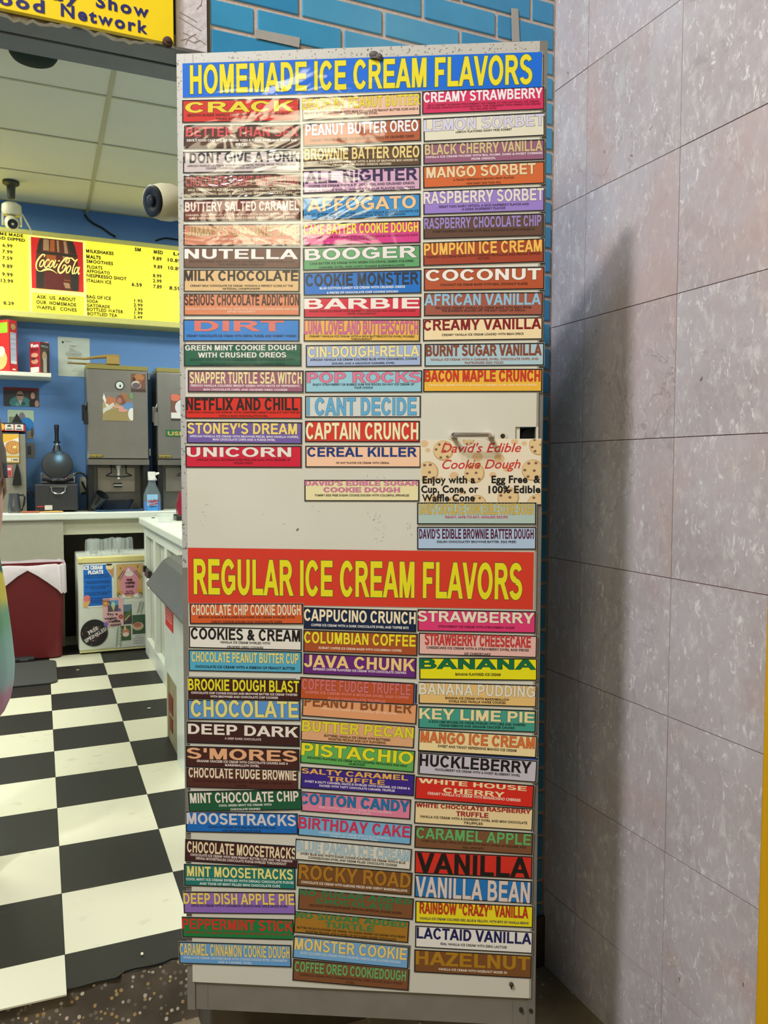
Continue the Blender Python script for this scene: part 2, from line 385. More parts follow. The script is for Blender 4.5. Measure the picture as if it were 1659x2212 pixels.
def aggregate(name, base, stones, scale, pebble=0.32, seed=0.0):
    """worn concrete with pebbles showing"""
    m, nt, b = new_mat(name); n = nt.nodes; L = nt.links
    tc = n.new('ShaderNodeTexCoord')
    mpv = n.new('ShaderNodeMapping'); mpv.inputs['Location'].default_value = (seed, seed*2, 0); L.new(tc.outputs['Object'], mpv.inputs['Vector'])
    nz = n.new('ShaderNodeTexNoise'); nz.inputs['Scale'].default_value = 9; nz.inputs['Detail'].default_value = 8; L.new(mpv.outputs[0], nz.inputs['Vector'])
    r = n.new('ShaderNodeValToRGB'); r.color_ramp.elements[0].color = base[0]; r.color_ramp.elements[1].color = base[1]
    r.color_ramp.elements[0].position = 0.35; r.color_ramp.elements[1].position = 0.7; L.new(nz.outputs['Fac'], r.inputs[0])
    vo = n.new('ShaderNodeTexVoronoi'); vo.inputs['Scale'].default_value = scale; vo.inputs['Randomness'].default_value = 1.0; L.new(mpv.outputs[0], vo.inputs['Vector'])
    lt = n.new('ShaderNodeMath'); lt.operation = 'LESS_THAN'; lt.inputs[1].default_value = pebble; L.new(vo.outputs['Distance'], lt.inputs[0])
    sp = n.new('ShaderNodeSeparateColor'); L.new(vo.outputs['Color'], sp.inputs[0])
    gt = n.new('ShaderNodeMath'); gt.operation = 'GREATER_THAN'; gt.inputs[1].default_value = 0.45; L.new(sp.outputs[0], gt.inputs[0])
    ml = n.new('ShaderNodeMath'); ml.operation = 'MULTIPLY'; L.new(lt.outputs[0], ml.inputs[0]); L.new(gt.outputs[0], ml.inputs[1])
    rs = n.new('ShaderNodeValToRGB'); e = rs.color_ramp.elements; e[0].color = stones[0]; e[1].color = stones[-1]
    for i, c in enumerate(stones[1:-1]):
        q = e.new((i+1)/(len(stones)-1)); q.color = c
    rs.color_ramp.interpolation = 'CONSTANT'; L.new(sp.outputs[1], rs.inputs[0])
    mx = n.new('ShaderNodeMix'); mx.data_type = 'RGBA'; L.new(ml.outputs[0], mx.inputs[0]); L.new(r.outputs[0], mx.inputs[6]); L.new(rs.outputs[0], mx.inputs[7])
    L.new(mx.outputs[2], b.inputs['Base Color']); b.inputs['Roughness'].default_value = 0.75
    bp = n.new('ShaderNodeBump'); bp.inputs['Strength'].default_value = 0.5; bp.inputs['Distance'].default_value = 0.003
    L.new(nz.outputs['Fac'], bp.inputs['Height']); L.new(bp.outputs['Normal'], b.inputs['Normal'])
    return m

def worn_tile(name, rgb, mark, rough=0.33, amount=0.5):
    m, nt, b = new_mat(name); n = nt.nodes; L = nt.links
    tc = n.new('ShaderNodeTexCoord')
    def nz(s, d, st=None):
        x = n.new('ShaderNodeTexNoise'); x.inputs['Scale'].default_value = s; x.inputs['Detail'].default_value = d
        if st:
            mp = n.new('ShaderNodeMapping'); mp.inputs['Scale'].default_value = st; L.new(tc.outputs['Object'], mp.inputs['Vector']); L.new(mp.outputs[0], x.inputs['Vector'])
        else: L.new(tc.outputs['Object'], x.inputs['Vector'])
        return x
    a = nz(26, 6, (0.6, 1, 1)); g = nz(4.0, 3)
    r1 = n.new('ShaderNodeValToRGB'); r1.color_ramp.elements[0].position = 0.60; r1.color_ramp.elements[1].position = 0.72
    L.new(a.outputs['Fac'], r1.inputs[0])
    r2 = n.new('ShaderNodeValToRGB'); r2.color_ramp.elements[0].position = 0.5; r2.color_ramp.elements[1].position = 0.68
    L.new(g.outputs['Fac'], r2.inputs[0])
    ml = n.new('ShaderNodeMath'); ml.operation = 'MULTIPLY'; L.new(r1.outputs[0], ml.inputs[0]); L.new(r2.outputs[0], ml.inputs[1])
    m2 = n.new('ShaderNodeMath'); m2.operation = 'MULTIPLY'; m2.inputs[1].default_value = amount; L.new(ml.outputs[0], m2.inputs[0])
    mx = n.new('ShaderNodeMix'); mx.data_type = 'RGBA'; mx.inputs[6].default_value = S(*rgb); mx.inputs[7].default_value = S(*mark); L.new(m2.outputs[0], mx.inputs[0])
    L.new(mx.outputs[2], b.inputs['Base Color']); b.inputs['Roughness'].default_value = rough; b.inputs['Specular IOR Level'].default_value = 0.25
    return m

# ---- marble side wall: real tiles with open joints
mb = MB(); offs = []
ys = [1.763, 1.625] + [1.3135 - 0.3115*k for k in range(0, 14)]
zs = [GZ, 0.08] + [0.383 + 0.3015*k for k in range(0, 10)]
J = 0.0009
rnd = random.Random(3)
for i in range(len(ys)-1):
    for k in range(len(zs)-1):
        y1, y0 = ys[i], ys[i+1]; z0, z1 = zs[k], zs[k+1]; e = rnd.uniform(-0.0005, 0.0005)
        n0 = len(mb.f)
        mb.box(1.24+e, 1.262, y0+J, y1-J, z0+J, z1-J, 0)
        offs.append((rnd.uniform(0, 40), rnd.uniform(0, 40), rnd.uniform(0, 40)))
nt_ = len(mb.f)
mb.box(1.2415, 1.34, ys[-1], 1.763, GZ, zs[-1], 1)
o = struct('wall_right', mb, [marble(), mat((112, 76, 68), 0.9)])
a_ = o.data.attributes.new('tile_offset', 'FLOAT_VECTOR', 'FACE')
for f in range(len(o.data.polygons)):
    a_.data[f].vector = offs[f//6] if f < nt_ else (0, 0, 0)

# ---- glazed blue brick storefront wall
mb = MB(); rows = 0; z = GZ; rnd = random.Random(5)
zz = 2.1650
while zz > GZ+0.06: zz -= 0.0625
r = 0
while zz < 3.2:
    off = 0.454 if (round((zz-2.165)/0.0625) % 2 == 0) else 0.556
    x = off - 0.2035*3
    while x < 1.24:
        a, b_ = max(x+0.0045, 0.356), min(x+0.2035-0.0045, 1.234)
        if b_-a > 0.012:
            e = rnd.uniform(-0.001, 0.001)
            mb.box(a, b_, YB-0.004+e, YB+0.03, zz+0.0045, zz+0.0625-0.0045, rnd.choice((0, 0, 0, 1, 1, 2)))
        x += 0.2035
    zz += 0.0625
mb.box(0.352, 1.345, YB, YB+0.165, GZ-.05, 3.3, 3)
struct('wall_front', mb, [mat((68, 152, 196), 0.16, var=0.10, scale=14, bump=0.10, bscale=30), mat((60, 142, 188), 0.18, var=0.1, scale=14, bump=0.10, bscale=30),
                          mat((82, 160, 200), 0.2, var=0.1, scale=14, bump=0.12, bscale=30), mat((196, 180, 168), 0.9, var=0.15, scale=60, bump=0.5, bscale=120)], bevel=0.0025)

mb = MB(); mb.box(0.335, 1.239, YB-0.012, YB-0.0045, GZ, 0.005, 0); struct('shade_strip_front', mb, mat((78, 68, 48), .8, var=.25, scale=20))  # dark strip standing in for the shaded ground at the wall foot
# ---- rough white stucco pier over the jamb, the jamb, the header of the opening
mb = MB(); mb.box(0.281, 0.346, YB-0.012, YB+0.002, 2.104, 3.3, 0)
for pth in ([(0.29,2.118),(0.302,2.124),(0.318,2.119),(0.33,2.127),(0.342,2.121)], [(0.295,2.135),(0.312,2.131),(0.322,2.138)], [(0.287,2.165),(0.305,2.158),(0.32,2.152),(0.333,2.147)], [(0.289,2.175),(0.309,2.169),(0.324,2.163)], [(0.30,2.112),(0.306,2.126),(0.315,2.134),(0.326,2.128)], [(0.325,2.19),(0.333,2.2),(0.335,2.212)]):
    mb.tube([(x, YB-0.0125, z) for x, z in pth], 0.0012, 6, 1)
struct('trim_1', mb, [mat((206, 200, 204), 0.85, var=0.12, scale=30, bump=1.0, bscale=60), mat((186, 178, 178), 0.9)], bevel=0.003)
mb = MB(); mb.box(0.335, 0.352, YB+.003, YB+0.165, GZ, 3.3, 0); mb.box(0.3465, 0.3515, YB-0.006, YB, 2.06, 3.3, 1)
struct('trim_2', mb, [mat((74, 70, 62), 0.7), mat((96, 98, 84), 0.8, bump=0.6)])
mb = MB()
mb.box(-2.6, 0.335, YB+.002, 1.835, 2.104, 3.3, 0); mb.box(-2.6, 0.335, 1.835, 1.86, 2.150, 3.3, 1); mb.box(-2.6, 0.335, 1.86, 1.93, 2.112, 3.3, 0)
struct('trim_3', mb, [mat((122, 132, 140), 0.45, var=0.12, scale=18), mat((34, 40, 50), 0.6)], bevel=0.002)
# torn edge of plaster hanging under the yellow sign
rnd = random.Random(11); mb = MB(); n = 90; up = []; lo = []
for i in range(n+1):
    x = -0.75 + 1.03*i/n; up.append((x, YB-0.014, 2.126)); lo.append((x, YB-0.012+rnd.uniform(-.004, .002), 2.098 + rnd.uniform(-0.005, 0.006) + 0.006*math.sin(i*0.37)))
for i in range(n):
    mb.add([up[i], up[i+1], lo[i+1], lo[i]], [(0,1,2,3)], 0)
    b0 = (lo[i][0], YB+0.004, lo[i][2]+0.002); b1 = (lo[i+1][0], YB+0.004, lo[i+1][2]+0.002)
    mb.add([lo[i], lo[i+1], b1, b0], [(0,1,2,3)], 1)
    c0 = (up[i][0], YB+0.004, 2.126); c1 = (up[i+1][0], YB+0.004, 2.126)
    mb.add([b0, b1, c1, c0], [(0,1,2,3)], 0); mb.add([c0, c1, up[i+1], up[i]], [(0,1,2,3)], 0)
struct('trim_4', mb, [mat((150, 138, 112), 0.9, var=0.4, scale=30, bump=0.8, bscale=90), mat((224, 216, 200), 0.9, var=0.25, scale=50)])

# ---- shop floor: checker tiles cut off at a step, rough aggregate riser, pavement
mb = MB(); x0s = [0.035 + 0.312*k for k in range(-9, 8)]; y0s = [2.092 + 0.3125*k for k in range(0, 14)]
def dark_at(i, k): return (i - 9 + k) % 2 == 1          # tile right of x = .035 in the first full row is pale
for i in range(len(x0s)-1):
    for k in range(len(y0s)-1):
        d = (i - 9 + k) % 2
        mb.box(x0s[i]+.0006, x0s[i+1]-.0006, y0s[k]+.0006, min(y0s[k+1]-.0006, YW), -0.004, 0.0, 1 if d else 0)
    d = (i - 9 - 1) % 2
    xa, xb = x0s[i]+.0006, x0s[i+1]-.0006
    if d == 0: mb.prism([(xa, 1.936, -0.004), (xb, 1.928, -0.004), (xb, 2.0914, -0.004), (xa, 2.0914, -0.004)], (0, 0, 0.004), 0)
    else:
        pts = [(xa, 1.948, -.004)]
        for q in range(1, 14):
            t = q/14.0; pts.append((xa+(xb-xa)*t, 1.948 + rnd.uniform(-.004, .004) + (0.012 if t > 0.4 else 0) + 0.018*max(0, t-0.35), -.004))
        pts += [(xb, 1.985, -.004), (xb, 2.0914, -.004), (xa, 2.0914, -.004)]
        mb.prism(pts, (0, 0, 0.004), 1)
mb.box(-2.7, 2.3, 1.962, YW, -0.2, -0.0045, 2)
o = struct('floor', mb, [worn_tile('pale_tile', (212, 210, 186), (146, 136, 108), 0.34, 0.75), worn_tile('black_tile', (40, 40, 37), (70, 68, 62), 0.45, 0.5), mat((60, 54, 44), 0.9)])
mb = MB(); n = 60; N2 = 7; vs = []; fs = []; rnd = random.Random(17)
for i in range(n+1):
    x = -1.6 + 1.985*i/n
    for j in range(N2+1):
        t = j/N2; vs.append((x, 1.957 - 0.026*t - 0.012*t*t + rnd.uniform(-.004, .004), -0.0025 - (GZ*-1.0)*(t**1.25) + rnd.uniform(-.003, .0015)*(0.3 if j == 0 else 1)))
for i in range(n):
    for j in range(N2): a = i*(N2+1)+j; fs.append((a, a+1, a+N2+2, a+N2+1))
mb.add(vs, fs, 0)
ST = [S(205, 196, 176), S(150, 142, 128), S(176, 150, 96), S(120, 112, 100), S(190, 178, 150)]
struct('floor_step', mb, aggregate('step_aggregate', (S(78, 70, 58), S(112, 102, 86)), ST, 80, 0.36), smooth=True)
mb = MB(); mb.box(-3.5, 1.34, -3.0, 1.93, GZ-0.1, GZ, 0)
struct('pavement', mb, aggregate('pavement_concrete', (S(120, 108, 84), S(150, 136, 110)), [S(200, 196, 184), S(170, 152, 116), S(214, 206, 190)], 34, 0.14, 3.1))

# ---- shop walls, ceiling with a tile grid
mb = MB(); mb.box(-2.7, 2.3, YW, YW+0.1, -0.2, CZ+0.2, 0); struct('wall_back', mb, mat((96, 142, 202), 0.55, var=0.06, scale=5))
mb = MB(); mb.box(-2.8, -2.7, 1.93, YW+0.1, -0.2, CZ+0.2, 0); mb.box(-2.8, -2.6, YB, 1.93, -0.2, CZ+0.2, 0); struct('wall_left', mb, mat((96, 130, 176), 0.6))
mb = MB(); mb.box(2.3, 2.4, 1.93, YW+0.1, -0.2, CZ+0.2, 0); struct('wall_shop_right', mb, mat((96, 130, 176), 0.6))
mb = MB(); xs = [0.352 + 1.22*k for k in range(-3, 3)]; yy = [4.24-0.626*4 + 0.626*k for k in range(0, 8)]
for i in range(len(xs)-1):
    for k in range(len(yy)-1):
        if yy[k+1] < 1.95: continue
        mb.box(xs[i]+.008, xs[i+1]-.008, max(yy[k], 1.93)+.008, min(yy[k+1]-.008, YW), CZ+rnd.uniform(0.0, .003), CZ+0.02, 0)
for x in xs: mb.box(x-.011, x+.011, 1.93, YW, CZ-0.004, CZ+0.01, 1)
for y in yy:
    if y > 1.95: mb.box(xs[0], xs[-1], y-.0075, y+.0075, CZ-0.003, CZ+0.01, 1)
mb.box(-2.7, 2.3, 1.93, YW, CZ+0.02, CZ+0.1, 0)
struct('ceiling', mb, [mat((206, 206, 190), 0.9, var=0.04, scale=4), mat((168, 166, 140), 0.6)])

# ================================================================== THE STEEL DOOR COVERED IN SIGNS
PHI = math.radians(-27.5)
DO = Vector((0.259, 1.62, 0.0)); DX = Vector((math.cos(PHI), math.sin(PHI), 0)); DN = Vector((math.sin(PHI), -math.cos(PHI), 0))
def onboard(x, y, wz=0.0):                 # a point of the photo on the door leaf -> (along the leaf, height)
    d = ray(x, y); o = DO + DN*wz; t = ((o-CAM).dot(DN))/d.dot(DN); p = CAM + d*t - o
    return p.dot(DX), p.z + o.z
def enamel(name, rgb, rust, amount, scale, coat=0.1):
    m, nt, b = new_mat(name); n = nt.nodes; L = nt.links; tc = n.new('ShaderNodeTexCoord')
    ns = n.new('ShaderNodeTexNoise'); ns.inputs['Scale'].default_value = scale; ns.inputs['Detail'].default_value = 3; ns.inputs['Roughness'].default_value = 0.65
    L.new(tc.outputs['Object'], ns.inputs['Vector'])
    r = n.new('ShaderNodeValToRGB'); r.color_ramp.elements[0].position = amount; r.color_ramp.elements[1].position = amount+0.035
    r.color_ramp.elements[0].color = (1, 1, 1, 1); r.color_ramp.elements[1].color = (0, 0, 0, 1); L.new(ns.outputs['Fac'], r.inputs[0])
    n2 = n.new('ShaderNodeTexNoise'); n2.inputs['Scale'].default_value = 5; n2.inputs['Detail'].default_value = 5; L.new(tc.outputs['Object'], n2.inputs['Vector'])
    m1 = n.new('ShaderNodeMix'); m1.data_type = 'RGBA'; c = S(*rgb); m1.inputs[6].default_value = (c[0]*.86, c[1]*.86, c[2]*.80, 1); m1.inputs[7].default_value = c; L.new(n2.outputs['Fac'], m1.inputs[0])
    m2 = n.new('ShaderNodeMix'); m2.data_type = 'RGBA'; L.new(r.outputs[0], m2.inputs[0]); L.new(m1.outputs[2], m2.inputs[6]); m2.inputs[7].default_value = S(*rust)
    L.new(m2.outputs[2], b.inputs['Base Color']); b.inputs['Roughness'].default_value = 0.38; b.inputs['Coat Weight'].default_value = coat
    return m
LEAF = enamel('beige_enamel', (221, 221, 210), (120, 100, 78), 0.27, 24)
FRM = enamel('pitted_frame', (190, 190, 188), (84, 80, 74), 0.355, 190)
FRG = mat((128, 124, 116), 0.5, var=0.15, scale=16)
door = thing('steel_door', 'tall beige steel door leaf standing open, covered with rows of ice cream signs', 'door')
frame(door, DO, DX, DN)
mb = MB(); mb.box(0, .0165, 1.02, 2.024, -.045, -.003, 0); mb.box(0, .0165, .098, 1.02, -.045, -.003, 1); mb.box(.699, .7135, .098, 2.024, -.045, -.003, 2); mb.box(.0165, .699, 1.985, 2.024, -.045, -.003, 0)  # lower left strip is grey: shade and reflection put into its colour
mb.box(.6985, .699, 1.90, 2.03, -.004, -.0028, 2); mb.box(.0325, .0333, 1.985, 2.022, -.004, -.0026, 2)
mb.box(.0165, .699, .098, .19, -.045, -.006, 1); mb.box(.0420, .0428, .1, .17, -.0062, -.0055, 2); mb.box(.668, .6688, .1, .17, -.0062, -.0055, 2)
mb.build('frame', [FRM, FRG, mat((118, 116, 112), 0.45, var=0.15)], door, bevel=0.0012)
hx0, hy0 = onboard(1113, 956); hx1, hy1 = onboard(1163, 922)
pb, pt, pl, pr = .160, 1.992, .0125, .7005
mb = MB(); mb.box(pl, hx0, pb, pt, -.040, 0, 0); mb.box(hx1, pr, pb, pt, -.040, 0, 0); mb.box(hx0, hx1, pb, hy0, -.040, 0, 0); mb.box(hx0, hx1, hy1, pt, -.040, 0, 0)
mb.build('leaf_panel', LEAF, door)
lock = MB(); lock.box(hx0+.001, hx1-.001, hy0+.001, hy1-.001, -.04, -.034, 0); lock.box(hx0, hx0+.009, hy0, hy1, -.03, -.004, 2)
lock.cyl(((hx0+hx1)/2+.008, hy0+.008, -.034), ((hx0+hx1)/2+.008, hy0+.008, -.012), .019, n=28, mi=1); lock.build('lock_case', [mat((34, 31, 28), 0.6), mat((16, 16, 16), 0.3), LEAF], door)
a = onboard(977, 941); b_ = onboard(1057, 941)
hd = MB(); pts = []
for t in range(5): pts.append((a[0]+.004*(1-math.cos(t*PI/8)), a[1], .034*math.sin(t*PI/8)))
for t in range(5): pts.append((b_[0]-.004*(1-math.cos((4-t)*PI/8)), a[1], .034*math.sin((4-t)*PI/8)))
hd.tube(pts, .0046, 12); hd.build('handle', mat((208, 206, 200), 0.25, 0.9), door, smooth=True)
for p in (a, b_):
    c = MB(); c.cyl((p[0], p[1], 0), (p[0], p[1], .003), .0085, n=20); c.build('handle_washer', mat((216, 212, 198), 0.4), door)
p = onboard(1086, 942); c = MB(); c.cyl((p[0], p[1], .0002), (p[0], p[1], .001), .0085, n=22, mi=1); c.cyl((p[0], p[1], .001), (p[0], p[1], .0014), .0046, n=18, mi=0); c.build('screw_hole', [mat((40, 32, 24), 0.8), mat((214, 208, 190), 0.5)], door)
p = onboard(1104, 2124); c = MB(); c.ball((p[0], p[1], .004), .0045, n=14); c.cyl((p[0], p[1]-.004, .0003), (p[0]+.001, p[1]-.011, .0012), .0022, .0012, 8); c.build('bolt', mat((72, 62, 50), 0.5, 0.5), door, smooth=True)
for x, y in ((1126, 2184), (1147, 2185)):
    p = onboard(x, y); c = MB(); c.cyl((p[0], p[1], -.0065), (p[0], p[1], -.0005), .004, n=14); c.build('rivet', mat((60, 52, 42), 0.5, 0.4), door)
p = onboard(811, 121); c = MB()
c.ball((p[0]-.003, p[1]+.001, .004), .009, .0065, .005, 14); c.ball((p[0]+.007, p[1]-.003, .005), .007, .0055, .004, 12); c.tube([(p[0]-.009, p[1]-.004, .003), (p[0], p[1]-.006, .007), (p[0]+.012, p[1]-.008, .003)], .0022, 8)
c.build('hook', mat((104, 98, 100), 0.7, 0.2, bump=0.8), door, smooth=True)
# scuffs left on the bare enamel
rnd = random.Random(23); c = MB()
for cx, cy, sx, sy, k in ((808, 1117, 14, 12, 10), (822, 1150, 12, 22, 8), (884, 1142, 6, 14, 6), (640, 1100, 90, 40, 5), (440, 1110, 12, 40, 5), (800, 1030, 40, 4, 4)):
    for q in range(k):
        x, y = cx+rnd.uniform(-sx, sx), cy+rnd.uniform(-sy, sy); u, v = onboard(x, y); l = rnd.uniform(.001, .0045); g = rnd.uniform(0, PI); t = .00035
        c.poly([(u-l*math.cos(g)-t*math.sin(g), v-l*math.sin(g)+t*math.cos(g), .0002), (u+l*math.cos(g), v+l*math.sin(g), .0002), (u-l*math.cos(g)+t*math.sin(g), v-l*math.sin(g)-t*math.cos(g), .0002)])
c.build('scuff_marks', mat((128, 116, 96), 0.8), door)

INK = (28, 26, 26)
def sign_panel(name, TL, TR, BLy, bg, layer, crinkle, parts=True):
    a = onboard(*TL); b_ = onboard(*TR); c = onboard(TL[0], BLy)
    dx, dy = b_[0]-a[0], b_[1]-a[1]; W = math.hypot(dx, dy); th = math.atan2(dy, dx); H = (a[1]-c[1])*math.cos(th)
    ux = DX*math.cos(th) + Vector((0, 0, math.sin(th))); uy = DN.cross(ux)
    org = DO + DX*a[0] + Vector((0, 0, a[1])) - uy*H + DN*(.0007 + .0006*layer)
    mb = MB(); e = .0006; q = .0030
    mb.box(0, W, 0, H, 0, .0003, 2)
    mb.add([(e, e, .00042), (W-e, e, .00042), (W-e, H-e, .00042), (e, H-e, .00042), (q, q, .00042), (W-q, q, .00042), (W-q, H-q, .00042), (q, H-q, .00042)],
           [(0, 1, 5, 4), (1, 2, 6, 5), (2, 3, 7, 6), (3, 0, 4, 7)], 1)
    mb.poly([(q, q, .00042), (W-q, q, .00042), (W-q, H-q, .00042), (q, H-q, .00042)], 0)
    o = mb.build(name, [film(bg, crinkle), film(INK, crinkle), film((190, 188, 180), crinkle)])
    frame(o, org, ux, DN)
    return o, W, H
NSIGN = 0
def sign(grp, TL, TR, BLy, bg, titles, tcol, descs, dcol, label, tb=None, db=None, outline=True, layer=0, crinkle=0.0, off=0.034, doff=0.034):
    """tb = (x0, x1, y0, y1) of each title row as fractions of the sign, y down from its top; db = rows of the small print"""
    o, W, H = sign_panel('flavor_sign', TL, TR, BLy, bg, layer, crinkle)
    tag(o, label, 'sign', grp)
    if isinstance(titles, str): titles = [titles]
    if tb is None: tb = [(.03, .975, .10, .53)]
    if isinstance(tb, tuple): tb = [tb]
    mb = MB()
    for s, (x0, x1, y0, y1) in zip(titles, tb):
        fit_text(mb, s, x0*W, x1*W, H*(1-y1), H*(1-y0), .00080, 0, off, 1 if outline else None, .00062, caps=True)
    mb.build('title_lettering', [film(tcol, crinkle), film((52, 42, 38), crinkle)] if outline else film(tcol, crinkle), o)
    if descs:
        mb = MB(); n = len(descs)
        if db is None: db = [(.03, .60, .73), (.03, .77, .90)][:n] if n > 1 else [(.1, .66, .80)]
        for s, (m_, y0, y1) in zip(descs, db):
            fit_text(mb, s, m_*W, (1-m_)*W, H*(1-y1), H*(1-y0), .00066, 0, doff, track=.05)
        mb.build('description_lettering', film(dcol, crinkle), o)
    return o
HG, RG = 'homemade flavor signs', 'regular flavor signs'
def banner(TL, TR, BLy, bg, title, tcol, label, cat, crinkle, tb):
    o, W, H = sign_panel('banner', TL, TR, BLy, bg, 0, crinkle)
    o.data.materials[1] = o.data.materials[0]; tag(o, label, cat)
    mb = MB(); fit_text(mb, title, tb[0]*W, tb[1]*W, H*(1-tb[3]), H*(1-tb[2]), .0008, 0, .036, 1, .00062, caps=True)
    mb.build('title_lettering', [film(tcol, crinkle), film((70, 90, 60), crinkle)], o)
banner((394, 137), (1172, 112), 212, (12, 104, 214), 'HOMEMADE ICE CREAM FLAVORS', (226, 214, 40), 'wide blue banner lettered HOMEMADE ICE CREAM FLAVORS at the top of the door', 'banner', .30, (.022, .973, .07, .90))
banner((405.4, 1182.4), (1153.7, 1192), 1303.5, (214, 60, 40), 'REGULAR ICE CREAM FLAVORS', (232, 224, 30), 'wide red banner lettered REGULAR ICE CREAM FLAVORS across the middle of the door', 'banner', 0.0, (.018, .968, .20, .83))
Wt = (240, 237, 233)
# ---- left column, homemade
K = 1.0
sign(HG, (393.2,216), (648,211.6), 267, (204,48,38), 'CRACK', (222,206,50), ['BROWN SUGAR VANILLA ICE CREAM WITH PASTEURIZED EGG','YOLKS, BUTTER AND SEA SALT'], (70,18,14), 'red sign lettered CRACK in yellow, top of the left column', (.03,.955,.12,.56), [(.05,.61,.72),(.29,.78,.88)], crinkle=.45)
sign(HG, (397,270), (650,269), 322, (84,56,42), 'BETTER THAN SEX', (206,84,88), ["DEVIL'S FOOD CAKE MIX ICE CREAM WITH A FUDGE SWIRL AND HEATH BAR",'PIECES'], Wt, 'dark brown sign lettered BETTER THAN SEX in pink, below the red CRACK sign', (.02,.985,.10,.50), [(.03,.60,.70),(.45,.77,.88)], False, crinkle=.9)
sign(HG, (395,328), (649.5,323.7), 375.8, (206,194,194), 'I DONT GIVE A FORK', (44,52,56), ['AFRICAN VANILLA ICE CREAM WITH BROWNIE PIECES, PRETZEL PIECES, CRUSHED OREO','COOKIE, COOKIE DOUGH AND MINI CHOCOLATE CHIPS'], (92,82,78), 'pale pinkish-grey sign lettered I DONT GIVE A FORK in dark grey letters', (.005,.985,.07,.52), [(.04,.61,.70),(.2,.73,.82)], False, crinkle=.8)
sign(HG, (396.5,378.4), (650,374.5), 427.5, (92,68,50), "CHOCOLATE I DON'T GIVE A FORK", (190,92,92), ['MILK CHOCOLATE ICE CREAM WITH BROWNIE PIECES, PRETZEL PIECES,','CRUSHED OREO, COOKIE DOUGH AND MINI CHOCOLATE CHIPS'], (220,210,182), "glossy crinkled brown sign lettered CHOCOLATE I DON'T GIVE A FORK in dull pink", (.02,.985,.08,.52), [(.04,.62,.72),(.07,.80,.90)], False, crinkle=1.2)
sign(HG, (396.5,431.5), (650,428), 479.5, (122,66,50), 'BUTTERY SALTED CARAMEL', (232,216,210), ['CARAMEL PRALINE PECAN ICE CREAM MADE WITH SALTED BUTTER & SEA SALT','MADE WITH PASTEURIZED EGG YOLKS TO HAVE A RICHER, CREAMIER TASTE.'], (226,206,188), 'reddish brown sign lettered BUTTERY SALTED CARAMEL in white', (.015,.985,.12,.55), [(.02,.66,.75),(.05,.80,.90)], False, crinkle=.8)
sign(HG, (396,484.5), (649.5,483), 532.6, (206,134,104), "JIMMY'S COOKIE JAR", (196,168,116), ['BROWNIE BATTER ICE CREAM WITH','CRUSHED OREOS AND COOKIE DOUGH BITES'], (232,196,176), "salmon sign lettered JIMMY'S COOKIE JAR in outlined tan letters", (.03,.975,.10,.55), [(.25,.62,.72),(.19,.84,.94)], crinkle=.5)
sign(HG, (396.5,534), (649.5,534.7), 580.5, (106,74,60), 'NUTELLA', Wt, ['DELICIOUS CREAMY AFRICAN VANILLA ICE CREAM MIXED WITH NUTELLA AND','TINY FLECKS OF REAL HAZELNUT'], (58,38,34), "brown sign with one wide white word, just below the salmon JIMMY'S COOKIE JAR sign", (.01,.98,.09,.54), [(.05,.61,.71),(.3,.75,.85)], False)
sign(HG, (396.5,582), (648.5,582), 631.5, (220,186,132), 'MILK CHOCOLATE', (36,28,24), ['CREAMY MILK CHOCOLATE ICE CREAM, WINNING A PERFECT SCORE AT THE','NATIONAL CHAMPIONSHIP!'], (44,34,26), 'tan sign lettered MILK CHOCOLATE in heavy black letters', (.005,.985,.07,.50), [(.06,.67,.76),(.34,.80,.89)], False)
sign(HG, (396.5,633.5), (649,633.5), 683, (218,136,96), 'SERIOUS CHOCOLATE ADDICTION', (62,30,24), ['CHOCOLATE CHOCOLATE THUNDER ICE CREAM WITH CHOCOLATE CHUNKS ADDED AND FUDGE','RIPPLED THROUGHOUT'], (238,206,182), 'light orange sign lettered SERIOUS CHOCOLATE ADDICTION in dark narrow letters', (.01,.99,.07,.53), [(.015,.64,.73),(.38,.76,.85)], False)
sign(HG, (395.5,689.5), (648,689.5), 738.6, (48,130,210), 'DIRT', (218,118,108), ['CREAMY CHOCOLATE ICE CREAM WITH OREOS, FUDGE, AND GUMMY WORMS'], (14,34,64), 'bright blue sign lettered DIRT in salmon', (.10,.865,.07,.53), [(.03,.68,.79)], False)
sign(HG, (396.5,743), (652,742), 792.7, (28,98,74), ['GREEN MINT COOKIE DOUGH','WITH CRUSHED OREOS'], (230,228,222), ['EXACTLY WHAT THE NAME SUGGESTS! GREEN MINT ICE CREAM WITH','CHOCOLATE CHIP COOKIE DOUGH AND CRUSHED OREOS.'], (14,54,42), 'dark green sign with two lines of white title, starting GREEN MINT', [(.015,.955,.06,.29),(.125,.87,.38,.60)], [(.06,.64,.74),(.14,.84,.93)], False)
sign(HG, (405.5,799.3), (656.8,800), 848, (156,96,122), 'SNAPPER TURTLE SEA WITCH', (238,224,168), ['FRENCH VANILLA COLORED BRIGHT GREEN WITH HINTS OF PEPPERMINT,','MINI CHOCOLATE CHIPS, AND CRUSHED OREO COOKIES'], (240,226,226), 'mauve sign lettered SNAPPER TURTLE SEA WITCH in cream', (.02,.985,.09,.60), [(.03,.64,.74),(.14,.82,.91)], layer=1)
sign(HG, (399.8,857), (652.8,857), 905.4, (218,46,32), 'NETFLIX AND CHILL', (36,22,22), ["AFRICAN VANILLA ICE CREAM WITH CHOPPED M&M'S AND KIT KAT PIECES",'WITH A RICH CHOCOLATE SWIRL'], (96,16,14), 'bright red sign with black letters ending AND CHILL', (.01,.965,.07,.60), [(.02,.65,.74),(.29,.81,.90)], False)
